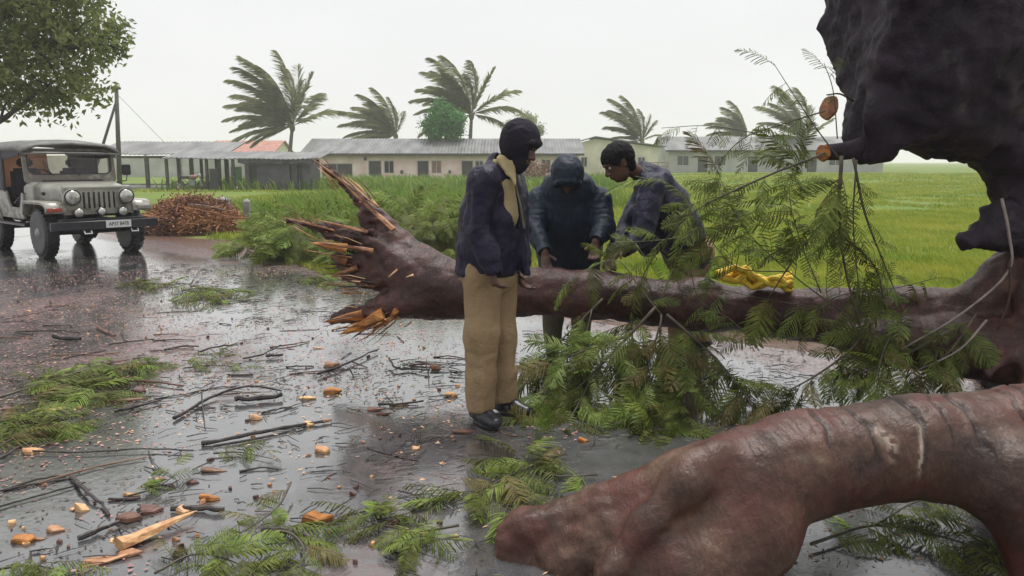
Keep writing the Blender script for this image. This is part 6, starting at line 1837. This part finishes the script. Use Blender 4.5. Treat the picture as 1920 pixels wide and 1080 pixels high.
    lb('flattened leafy twig below the longest dark stick', [[(-1.513, 3.873, 0.020), (-1.383, 3.888, 0.020), (-1.194, 3.799, 0.020)]], 9, (.09, .15), 25, 0, .2, True, wispy=.35, r0=.005)
    lb('leafy scraps among wood chips near the dark stubby stick', [[(-1.697, 3.349, 0.020), (-1.607, 3.414, 0.030), (-1.586, 3.593, 0.020)]], 12, (.10, .17), 26, 0, .3, True, wispy=.35, r0=.005)
    lb('dark leaf scraps in the front corner of the road', [[(-1.876, 2.677, 0.030), (-1.745, 2.716, 0.030), (-1.589, 2.677, 0.020)]], 14, (.12, .2), 27, 0, .2, True, wispy=.35, r0=.005)
    # green cuttings heaped on the verge behind the broken end
    for lab, cx, cy, rx, ry, h, n, sd in (('heap of green feathery cuttings on the verge behind the broken end', 575, 455, 1.05, .9, .62, 230, 31), ('tall heap of green cuttings directly behind the pointed splinter', 790, 450, 1.3, 1.0, .95, 260, 32)):
        c = sight(cx, cy, 12.5 if cx < 700 else 11.5)
        rng = random.Random(sd); org = (c[0], c[1], 0); r = empty('cuttings_heap', org); tag(r, lab, 'cuttings heap')
        v, f = mound(0, 0, rx * .85, ry * .85, h * .8, sd, power=.8); link_mesh('core', make_mesh('core', v, f, M['feather'], True), r)
        for i in range(n):
            a = rng.uniform(0, 2 * math.pi); q = rng.random() ** .5
            p = (c[0] + rx * q * math.cos(a), c[1] + ry * q * math.sin(a), h * max(0, 1 - q * q) ** .8 * rng.uniform(.7, 1.05) + .03)
            d = (math.cos(a) * .7 + rng.gauss(0, .5), math.sin(a) * .7 + rng.gauss(0, .5) - .2, rng.uniform(-.5, .7))
            put_frond(r, org, p, d, (rng.gauss(0, .5), -.5, 1), rng.uniform(.3, .55), rng, rng.random() < .95)
build_foliage()

def build_heap_weeds():
    # low leafy fringe of the verge, behind log and between the heaps
    rng = np.random.default_rng(77); V, Fc, off = [], [], 0
    cl = []
    for i in range(900):
        x = rng.uniform(-4.6, 1.2); y = rng.uniform(10.6, 16.5)
        if x + y < 9.9 or noise3(np.array([[x, y, 0]]), .6, 3)[0] < -.25: continue
        cl.append((x, y, rng.uniform(.06, .5)))
    v, f = leaf_cloud(np.array(cl), 26, .045, .14, 3, .9)
    o = link_mesh('verge_weeds', make_mesh('verge_weeds', v, f, M['feather_bright'])); tag(o, 'low leafy weeds along the muddy road verge', 'weeds', kind='stuff')
build_heap_weeds()

def build_yellow_bundle():
    R = empty('rope_bundle', (1.578, 5.200, 0.694)); tag(R, 'bright yellow bundle of rope lying on top of the log', 'rope'); o = Vector(R.location)
    M['yellow'] = mat('yellow_rope', (0.66, 0.40, 0.02), (0.88, 0.66, 0.07), scale=20, rough=0.55, bump=0.6, bscale=80)
    rng = random.Random(4)
    for k in range(7):
        pts = []
        for t in np.linspace(0, 1, 14):
            u = 1345 + 140 * t; v = 528 + 8 * math.sin(t * 9 + k) + rng.uniform(-4, 4) - 6 * math.sin(k) + (6 if t > .4 else -8 * (1 - t))
            p = Vector(sight(u, v - 6, 5.12 + .05 * math.sin(k * 1.7 + t * 5))); pts.append(p - o)
        b = MB(); b.tube(spline(pts, 3), .019, 7); b.build('strand', M['yellow'], R, smooth=True)
build_yellow_bundle()

# ------------------------------------------------------------------ broken sticks, chips and litter on the road
M['stick'] = mat('wet_black_stick', (0.012, 0.010, 0.011), (0.045, 0.033, 0.030), scale=14, rough=0.4, bump=0.5, rand=0.4)
M['bark_chip'] = mat('brown_bark_chip', (0.09, 0.04, 0.028), (0.20, 0.10, 0.07), scale=12, rough=0.5, bump=0.6, rand=0.35)
M['chip'] = mat('fresh_wood_chip', (0.34, 0.15, 0.065), (0.56, 0.32, 0.17), scale=22, rough=0.5, bump=0.5, rand=0.25)

def chip_mesh(seed, L, W, T, m):
    rng = random.Random(seed); n = 5; vs = []; tp = rng.uniform(.2, .95); sl = rng.uniform(-.5, .5)
    jit = [(rng.uniform(.55, 1.25), rng.uniform(.6, 1.25), rng.uniform(.6, 1.25)) for _ in range(n)]
    for z, s in ((0, 1.0), (.7, 1.02), (1.0, .86)):
        for k in range(n):
            a = 2 * math.pi * k / n
            j = jit[k]; px_ = math.cos(a) * L / 2 * s * j[0]
            vs.append((px_ + T * z * sl, math.sin(a) * W / 2 * s * j[1] * (1 - .55 * math.cos(a) * tp), max(0.0, T * z * j[2] * (1 - .6 * tp * px_ / (L / 2)))))
    fs = [tuple(range(n))[::-1], tuple(range(2 * n, 3 * n))] + [(i * n + k, i * n + (k + 1) % n, (i + 1) * n + (k + 1) % n, (i + 1) * n + k) for i in range(2) for k in range(n)]
    return make_mesh('chip', vs, fs, m)

def chip(p, L, W, T, rz, m, label, group=None, seed=0, cat='wood chip', name='wood_chip'):
    o = link_mesh(name, chip_mesh(seed, L, W, T, M[m])); o.location = (p[0], p[1], .007); o.rotation_euler = (random.Random(seed).uniform(-.12, .12), random.Random(seed + 1).uniform(-.12, .12), rz)
    return tag(o, label, cat, group)

def stick(pts, r, label, group=None, m='stick', seed=0, forks=(), cut=None):
    r *= .62
    rng = random.Random(seed); S = spline(pts, 4); o = Vector(S[0])
    root = empty('stick', o); tag(root, label, 'stick', group)
    P = [Vector(q) + Vector((rng.gauss(0, r * .35), rng.gauss(0, r * .35), abs(rng.gauss(0, r * .3)))) - o for q in S]
    b = MB(); b.tube(P, [r * rng.uniform(.8, 1.15) * (1 - .35 * i / len(P)) for i in range(len(P))], 7); b.build('shaft', M[m], root)
    for f in forks:
        b = MB(); F_ = spline(f, 4); b.tube([Vector(q) - o for q in F_], list(np.linspace(r * .6, r * .25, len(F_))), 5); b.build('fork', M[m], root)
    if cut:
        d = (P[-1] - P[-2]).normalized(); b = MB(); b.tube([P[-1] - d * .002, P[-1] + d * .05], [r * 1.0, r * .55], 7); b.build('torn_end', M['chip'], root)
    return root

SMALL = []
def build_sticks():
    S = stick
    S([(-1.635, 4.013, 0.020), (-1.453, 4.097, 0.025), (-1.267, 4.244, 0.025), (-1.077, 4.379, 0.020)], .019, 'longest dark stick, lying on the open wet road with a torn orange end', seed=1, forks=([(-1.564, 4.008, 0.010), (-1.400, 4.106, 0.010), (-1.197, 4.255, 0.012)],), cut=True)
    S([(-1.725, 4.769, 0.030), (-1.583, 4.781, 0.030), (-1.438, 4.849, 0.030)], .032, 'short thick black stick below the arched twig', seed=2)
    S([(-1.947, 4.426, 0.020), (-1.916, 4.660, 0.020), (-1.862, 4.866, 0.025), (-1.702, 4.996, 0.050), (-1.478, 4.989, 0.020)], .016, 'dark arched twig with a crossing side shoot', seed=3, forks=([(-1.937, 4.829, 0.060), (-1.855, 4.628, 0.030), (-1.705, 4.270, 0.010)], [(-1.891, 4.597, 0.020), (-1.776, 4.628, 0.020)]))
    S([(-2.450, 3.903, 0.020), (-2.170, 3.888, 0.020), (-1.892, 3.934, 0.020), (-1.631, 3.911, 0.020)], .009, 'long thin twig with a forked end near the front chips', seed=4, forks=([(-1.860, 3.911, 0.020), (-1.753, 3.741, 0.015), (-1.596, 3.585, 0.010)], [(-1.688, 3.903, 0.020), (-1.672, 3.811, 0.010)]))
    S([(-2.177, 3.504, 0.015), (-2.019, 3.699, 0.015), (-1.831, 3.827, 0.015)], .008, 'thin purplish twig parallel to the forked twig', m='bark_chip', seed=5)
    S([(-2.072, 3.574, 0.020), (-1.876, 3.355, 0.030), (-1.773, 3.266, 0.020), (-1.682, 3.156, 0.015)], .015, 'bent dark stick pointing at the pale round chip', seed=6)
    S([(-1.702, 2.944, 0.020), (-1.655, 3.013, 0.020), (-1.611, 3.085, 0.020)], .020, 'stubby dark stick near the large orange splinter', seed=7)
    S([(-1.774, 3.322, 0.012), (-1.641, 3.339, 0.012)], .014, 'short black stick below the leafy scraps', seed=8)
    S([(-1.446, 3.212, 0.020), (-1.342, 3.223, 0.020), (-1.225, 3.202, 0.020)], .024, 'charred looking black stick above the large orange splinter', seed=9)
    S([(-0.999, 3.018, 0.020), (-0.893, 2.998, 0.025), (-0.801, 2.953, 0.020), (-0.753, 2.876, 0.010)], .018, 'curved black stick lying over the front leafy sprig', seed=10)
    S([(-0.902, 5.732, 0.050), (-0.827, 5.531, 0.030), (-0.722, 5.540, 0.020), (-0.589, 5.472, 0.030)], .014, 'twisted dark twig with an upright hook near the standing man', seed=11, forks=([(-0.601, 5.472, 0.030), (-0.618, 5.612, 0.080)], [(-0.883, 5.684, 0.050), (-0.830, 5.772, 0.040)], [(-0.590, 5.481, 0.020), (-0.543, 5.085, 0.010)]))
    S([(-0.812, 4.703, 0.020), (-0.682, 4.703, 0.020), (-0.551, 4.752, 0.025)], .014, 'forked dark twig between the standing man and the longest stick', seed=12, forks=([(-0.723, 4.714, 0.020), (-0.820, 4.919, 0.030)], [(-0.665, 4.697, 0.015), (-0.570, 4.713, 0.010)]))
    S([(-1.339, 5.358, 0.030), (-1.201, 5.653, 0.030), (-1.056, 6.086, 0.030)], .017, 'ragged dark twig lying in a patch of bark crumbs', seed=13, forks=([(-1.337, 5.570, 0.020), (-1.177, 5.353, 0.020)], [(-1.174, 5.716, 0.030), (-1.038, 5.608, 0.010)]))
    S([(-2.722, 6.110, 0.020), (-2.641, 6.238, 0.020), (-2.505, 6.238, 0.020)], .014, 'dark twig at the head of a row of twigs', seed=14)
    S([(-2.435, 6.057, 0.020), (-2.327, 6.195, 0.030), (-2.209, 6.295, 0.020)], .012, 'dark twig with a knot at the tail of a row of twigs', seed=15, forks=([(-2.356, 6.104, 0.030), (-2.272, 5.987, 0.020)],))
    S([(-2.024, 5.856, 0.015), (-1.891, 5.946, 0.030), (-1.827, 6.165, 0.050)], .012, 'thin twig tilting up beside a short black stub', seed=16)
    S([(-1.856, 5.899, 0.025), (-1.737, 5.933, 0.025)], .020, 'short black stub beside the tilting twig', seed=17)
    S([(-1.988, 5.410, 0.012), (-1.798, 5.410, 0.012)], .013, 'flat dark twig below the row of twigs', seed=18)
    S([(-2.756, 5.204, 0.020), (-2.517, 5.231, 0.020), (-2.170, 5.101, 0.020)], .014, 'brown twig lying along the wide feathery branch', m='bark_chip', seed=19)
    S([(-2.348, 4.555, 0.020), (-2.254, 4.660, 0.020), (-2.173, 4.769, 0.020)], .016, 'slanting dark stick pointing at the arched twig', seed=20)
    S([(-3.706, 6.985, 0.030), (-3.531, 6.806, 0.020), (-3.359, 6.634, 0.020)], .022, 'small curved stick with a pale broken end', m='bark_chip', seed=21)
    S([(-3.814, 6.506, 0.030), (-3.549, 6.465, 0.030)], .035, 'thick dark stub lying in the pink litter', seed=22)
    S([(-4.065, 6.630, 0.030), (-4.280, 6.759, 0.030), (-3.867, 6.803, 0.030)], .012, 'wavy dark twig in the pink litter', seed=23)
    S([(-3.254, 6.314, 0.020), (-3.114, 6.430, 0.020), (-2.974, 6.510, 0.020)], .012, 'green tinged twig between the litter and the open water', seed=24)
    S([(-2.884, 4.332, 0.020), (-2.760, 4.426, 0.020), (-2.560, 4.398, 0.020)], .020, 'dark stick along the edge below the yellow sliver', seed=25)
    S([(-2.548, 3.799, 0.020), (-2.542, 3.965, 0.020), (-2.534, 4.045, 0.020)], .013, 'dark twig in the feathery branch at the edge', seed=26)
    S([(-2.201, 3.250, 0.015), (-2.075, 3.390, 0.015), (-1.971, 3.510, 0.015)], .008, 'thin mossy twig crossing the front litter', seed=27)
    rng = random.Random(5); k = 0
    while k < 75:                                            # the many small ones nothing tells apart
        u, v = rng.uniform(20, 860), rng.uniform(500, 700) if k < 62 else rng.uniform(700, 1000)
        p = sight(u, v, 1.0); t = -1.48 / (p[2] - 1.48); x, y = p[0] * t, p[1] * t
        if x + y > 8.4 or y > 12.5: continue
        a = rng.gauss(.2, .7); L = rng.uniform(.10, .42); r = rng.uniform(.004, .011)
        SMALL.append(S([(x - L / 2 * math.cos(a), y - L / 2 * math.sin(a), r), (x, y + rng.gauss(0, .02), r * 1.6), (x + L / 2 * math.cos(a), y + L / 2 * math.sin(a), r)], r, 'small dark twig scattered on the wet road', 'small twigs scattered on the road', 'stick' if k % 4 else 'bark_chip', 200 + k)); k += 1
build_sticks()

def build_chips():
    rng = random.Random(9)
    def C(u, v, wpx, label, m='chip', asp=.6, th=.4, rz=0.0, sd=0):
        p = sight(u, v, 1.0); t = -1.48 / (p[2] - 1.48); x, y = p[0] * t, p[1] * t; L = wpx * y / 1500
        chip((x, y), L, L * asp, max(L * th * .5, .006), rz, m, label, seed=sd or int(u * 7 + v))
    C(608, 850, 36, 'square pale orange chip alone on the open wet road', asp=.7, th=.55)
    C(592, 978, 54, 'round orange chip with a dark underside at the front', 'wood', .9, .55)
    C(848, 745, 34, 'orange tipped chip beside the shoe of the standing man', asp=.6, th=.4)
    C(480, 788, 24, 'small pale knob between the arched twig and the longest stick', 'wood_pale', .9, .7)
    C(578, 800, 22, 'small pale knob touching the longest stick', 'wood_pale', .9, .6)
    C(622, 688, 32, 'orange chip on the patch of bark crumbs', asp=.5)
    C(625, 738, 36, 'bright orange splintered chip beyond the pale cylinder chip', 'wood', .6, .4)
    C(575, 750, 44, 'pale cylinder shaped chip right of the thick black stick', 'wood_pale', .3, .25)
    C(396, 886, 56, 'flat brown bark piece in front of the longest stick', 'bark_chip', .42, .2)
    C(360, 908, 24, 'small brown bark piece next to the flat brown one', 'bark_chip', .7, .4)
    C(155, 960, 25, 'pale round chip with a dark underside', 'wood_pale', .9, .9)
    C(60, 852, 50, 'blocky orange chip at the edge in the feathery branch', 'chip', .5, .35, .5)
    C(97, 772, 72, 'long yellow sliver of wood on the feathery branch', 'chip', .22, .14, .1)
    C(245, 932, 36, 'yellowish chip above the short black stick', 'chip', .4, .25)
    C(302, 902, 24, 'small bright yellow chip beside the leafy scraps', 'wood_pale', .5, .3, .5)
    C(45, 1018, 66, 'reddish orange chip at the front edge', 'wood', .5, .3)
    C(100, 998, 40, 'orange chip stacked beside the reddish one', 'chip', .6, .4)
    C(73, 1015, 44, 'thin orange sliver between two chips at the front edge', 'chip', .25, .15, .2)
    C(395, 940, 54, 'orange chip lying on the charred looking stick', 'wood', .5, .35)
    C(345, 962, 30, 'pale round end piece beside the large orange splinter', 'wood_pale', .8, .6)
    C(240, 978, 46, 'round brown stone like chip behind the large orange splinter', 'bark_chip', .85, .6)
    C(288, 962, 52, 'brown bark chunk behind the large orange splinter', 'bark_chip', .6, .45, .3)
    C(195, 1055, 92, 'flat pale orange slab at the front edge', 'chip', .5, .12, .3)
    C(240, 1045, 58, 'pale orange block on the flat slab', 'chip', .5, .3, .2)
    C(700, 772, 44, 'brown bark piece below the forked twig', 'bark_chip', .4, .3)
    C(718, 780, 42, 'second brown bark piece tucked under the first', 'bark_chip', .35, .25)
    C(820, 693, 26, 'yellowish chip near the hooked twig', 'chip', .8, .6)
    C(752, 762, 46, 'yellow sliver caught under the forked twig', 'wood_pale', .2, .15)
    C(870, 812, 50, 'flat brown bark piece in front of the standing man', 'bark_chip', .5, .2)
    C(985, 778, 36, 'yellow brown chip under the feathery heap', 'chip', .4, .25)
    C(1465, 1024, 24, 'single orange chip under the arch of the bough', 'wood', .8, .6)
    C(1093, 830, 20, 'small orange chip in the dark beside the bough', 'wood', .8, .6)
    C(780, 845, 20, 'tiny pale chip on the open asphalt', 'wood_pale', .6, .4)
    C(20, 770, 56, 'pinkish brown bark strip at the edge', 'bark_chip', .3, .2)
    C(225, 755, 90, 'long pink brown strip of bark below the feathery branch', 'bark_chip', .16, .1, .15)
    C(600, 655, 26, 'thin yellow sliver near the torn end of the log', 'wood_pale', .25, .15)
    C(265, 737, 30, 'brown chip in the wide feathery branch', 'bark_chip', .6, .4)
    # the large torn splinter
    a, b = Vector((-1.507, 2.871, 0.030)), Vector((-1.318, 3.153, 0.040))
    o = splinter((b - a).length, .040, .026, 5, 'wood_splinter', M['chip'], None, (0, 0, 0), b - a); o.location = a; tag(o, 'large torn orange splinter in the front corner of the road', 'wood chip')
    k = 0
    while k < 170:
        u, v = rng.uniform(10, 1000), rng.uniform(560, 1060)
        p = sight(u, v, 1.0); t = -1.48 / (p[2] - 1.48); x, y = p[0] * t, p[1] * t
        if x + y > 8.2 or (u > 860 and v > 880): continue
        L = rng.uniform(.016, .042); m = rng.choice(['chip', 'wood_pale', 'bark_chip', 'bark_chip'])
        lab = {'chip': 'small orange wood chip scattered on the wet road', 'wood_pale': 'small pale wood chip scattered on the wet road', 'bark_chip': 'small brown bark chip scattered on the wet road'}[m]
        SMALL.append(chip((x, y), L, L * rng.uniform(.35, .8), L * rng.uniform(.2, .45), rng.uniform(0, 3.1), m, lab, lab.replace('chip scattered', 'chips scattered'), 500 + k)); k += 1
build_chips()

def label_small():
    """each small piece is told apart by the larger thing it lies closest to"""
    marks = [('the longest dark stick', (-1.389, 4.254, 0.000)), ('the thick black stick', (-1.616, 4.879, 0.000)), ('the arched twig', (-1.877, 4.857, 0.000)), ('the forked thin twig', (-1.908, 3.964, 0.000)),
             ('the bent dark stick', (-1.888, 3.395, 0.000)), ('the large orange splinter', (-1.439, 3.078, 0.000)), ('the round orange chip', (-0.817, 3.137, 0.000)), ('the square orange chip', (-0.964, 3.926, 0.000)),
             ('the hooked twig', (-0.732, 5.616, 0.000)), ('the forked dark twig', (-0.693, 4.778, 0.000)), ('the ragged twig', (-1.226, 5.770, 0.000)), ('the shoes of the standing man', (-0.127, 4.587, 0.000)),
             ('the low torn splinter of the log', (-1.466, 6.725, 0.000)), ('the thick stub in pink litter', (-3.755, 6.620, 0.000)), ('the curved stick with pale end', (-3.579, 6.899, 0.000)), ('the leaf spray by the brush pile', (-3.458, 8.978, 0.000)),
             ('the leaf spray by the jeep', (-4.489, 9.574, 0.000)), ('the leaf spray under the broken end', (-2.497, 10.016, 0.000)), ('the wide feathery branch', (-2.946, 5.289, 0.000)), ('the tilting twig', (-1.941, 6.104, 0.000)),
             ('the flat brown bark piece', (-1.450, 3.669, 0.000)), ('the yellow wood sliver', (-2.757, 4.618, 0.000)), ('the tip of the cracked bough', (-0.041, 2.896, 0.000)), ('the blocky orange chip', (-2.456, 3.911, 0.000)), ('the front wheels of the jeep', (-6.772, 12.622, 0.000)),
             ('the knotted twig', (-2.361, 6.286, 0.000)), ('the feathery sprig by the bough', (-0.414, 3.078, 0.000)), ('the reddish front chip', (-1.917, 2.949, 0.000))]
    ORD = ['closest', 'second closest', 'third closest', 'fourth closest', 'fifth closest', 'sixth closest', 'seventh closest', 'eighth closest', 'ninth closest', 'tenth closest', 'eleventh closest', 'twelfth closest', 'thirteenth closest', 'fourteenth closest']
    kinds = {}
    for o in SMALL: kinds.setdefault(o['label'], []).append(o)
    for lab, obs in kinds.items():
        best = {}
        for ph, q in marks:
            for r, o in enumerate(sorted(obs, key=lambda o: (o.location.x - q[0]) ** 2 + (o.location.y - q[1]) ** 2)[:14]):
                if o.name not in best or r < best[o.name][0]: best[o.name] = (r, ph)
        for o in obs:
            if o.name in best: o['label'] = lab.split(' scattered')[0] + ', ' + ORD[best[o.name][0]] + ' to ' + best[o.name][1]
label_small()

def build_litter():
    rng = np.random.default_rng(21)
    def bits(n, cond, size, asp, name, mt, label, seed, lift=.003):
        x = rng.uniform(-9, 4.5, n); y = rng.uniform(2.3, 12.5, n); k = (x + y < 8.6) & (np.abs(x) < .7 * y + .3) & cond(x, y)
        x, y = x[k], y[k]; m = len(x); a = rng.uniform(0, np.pi, m); s = size * rng.uniform(.4, 1.5, m)
        ca, sa = np.cos(a) * s, np.sin(a) * s; z = .008 + lift * rng.random(m)
        dz = rng.normal(0, .25, (m, 4)) * s[:, None]
        dz -= dz.min(1)[:, None]
        c = np.stack([x, y, z], 1); u = np.stack([ca, sa, 0 * ca], 1); w = np.stack([-sa, ca, 0 * sa], 1) * asp
        v = np.stack([c - u, c - w * rng.uniform(.5, 1.2, (m, 1)), c + u, c + w * rng.uniform(.5, 1.2, (m, 1))], 1)
        v[:, :, 2] += dz * .5
        o = link_mesh(name, make_mesh(name, v.reshape(-1, 3), np.arange(m * 4).reshape(-1, 4), mt)); tag(o, label, 'litter', kind='stuff')
    N2 = lambda x, y, s, sd: noise3(np.stack([x, y, 0 * x], 1), s, sd)
    M['petal'] = mat('pink_petal_litter', (0.22, 0.10, 0.10), (0.45, 0.24, 0.23), scale=2, rough=0.5)
    M['flake'] = mat('bark_flake_litter', (0.03, 0.018, 0.016), (0.16, 0.09, 0.06), scale=3, rough=0.55)
    M['leaflet'] = mat('loose_leaflet_litter', (0.035, 0.06, 0.012), (0.12, 0.15, 0.04), scale=3, rough=0.5)
    M['shaving'] = mat('wood_shaving_litter', (0.45, 0.22, 0.10), (0.7, 0.45, 0.26), scale=3, rough=0.55)
    bits(60000, lambda x, y: N2(x, y, .55, 2) + .35 * N2(x, y, 3, 4) + .45 * sstep(-.5, -4, x) > .22, .010, .7, 'petal_litter', M['petal'], 'pinkish shredded petals washed over the road', 1)
    bits(60000, lambda x, y: N2(x, y, .6, 7) + .5 * N2(x, y, 4, 4) + .3 * sstep(-.5, -4, x) > .22, .011, .35, 'bark_litter', M['flake'], 'dark bark crumbs strewn over the road', 2)
    bits(52000, lambda x, y: N2(x, y, .7, 11) + .5 * N2(x, y, 3, 9) > .20, .014, .28, 'leaflet_litter', M['leaflet'], 'loose green leaflets strewn over the road', 3)
    bits(14000, lambda x, y: N2(x, y, .8, 15) + .4 * N2(x, y, 4, 5) > .05, .012, .35, 'shaving_litter', M['shaving'], 'pale wood shavings strewn over the road', 4)
build_litter()

def build_twig_litter():
    rng = np.random.default_rng(33); b = MB(); k = 0
    while k < 1500:
        x, y = rng.uniform(-7.5, 2.2), rng.uniform(2.5, 11.5)
        if x + y > 8.3 or abs(x) > .68 * y + .2: continue
        if noise3(np.array([[x, y, 0.]]), .8, 19)[0] + .5 * noise3(np.array([[x, y, 0.]]), 3., 21)[0] < .05: continue
        a = rng.normal(.2, .8); L = rng.uniform(.03, .16); r = rng.uniform(.0015, .004); z = .008 + r + rng.random() * .01; c, s_ = math.cos(a) * L / 2, math.sin(a) * L / 2
        b.tube([(x - c, y - s_, z), (x + rng.normal(0, .008), y + rng.normal(0, .008), z + .004), (x + c, y + s_, z)], [r, r, r * .5], 4); k += 1
    o = b.build('twig_litter', M['stick']); tag(o, 'fine broken twigs strewn over the road', 'litter', kind='stuff')
build_twig_litter()

# ------------------------------------------------------------------ rain haze over the field
def build_haze():
    b = MB(); b.box((-920, -65, -1.6), (920, 920, 14.0))
    m = bpy.data.materials.new('rain_haze'); m.use_nodes = True; N = m.node_tree.nodes; L = m.node_tree.links
    N.clear(); o = N.new('ShaderNodeOutputMaterial'); v = N.new('ShaderNodeVolumePrincipled')
    v.inputs['Color'].default_value = (1.0, 1.0, 1.0, 1); v.inputs['Density'].default_value = 0.0012; v.inputs['Anisotropy'].default_value = 0.2
    L.new(v.outputs[0], o.inputs['Volume'])
    h = b.build('haze', m); tag(h, 'thin grey rain haze over the field', 'haze', kind='stuff')
build_haze()
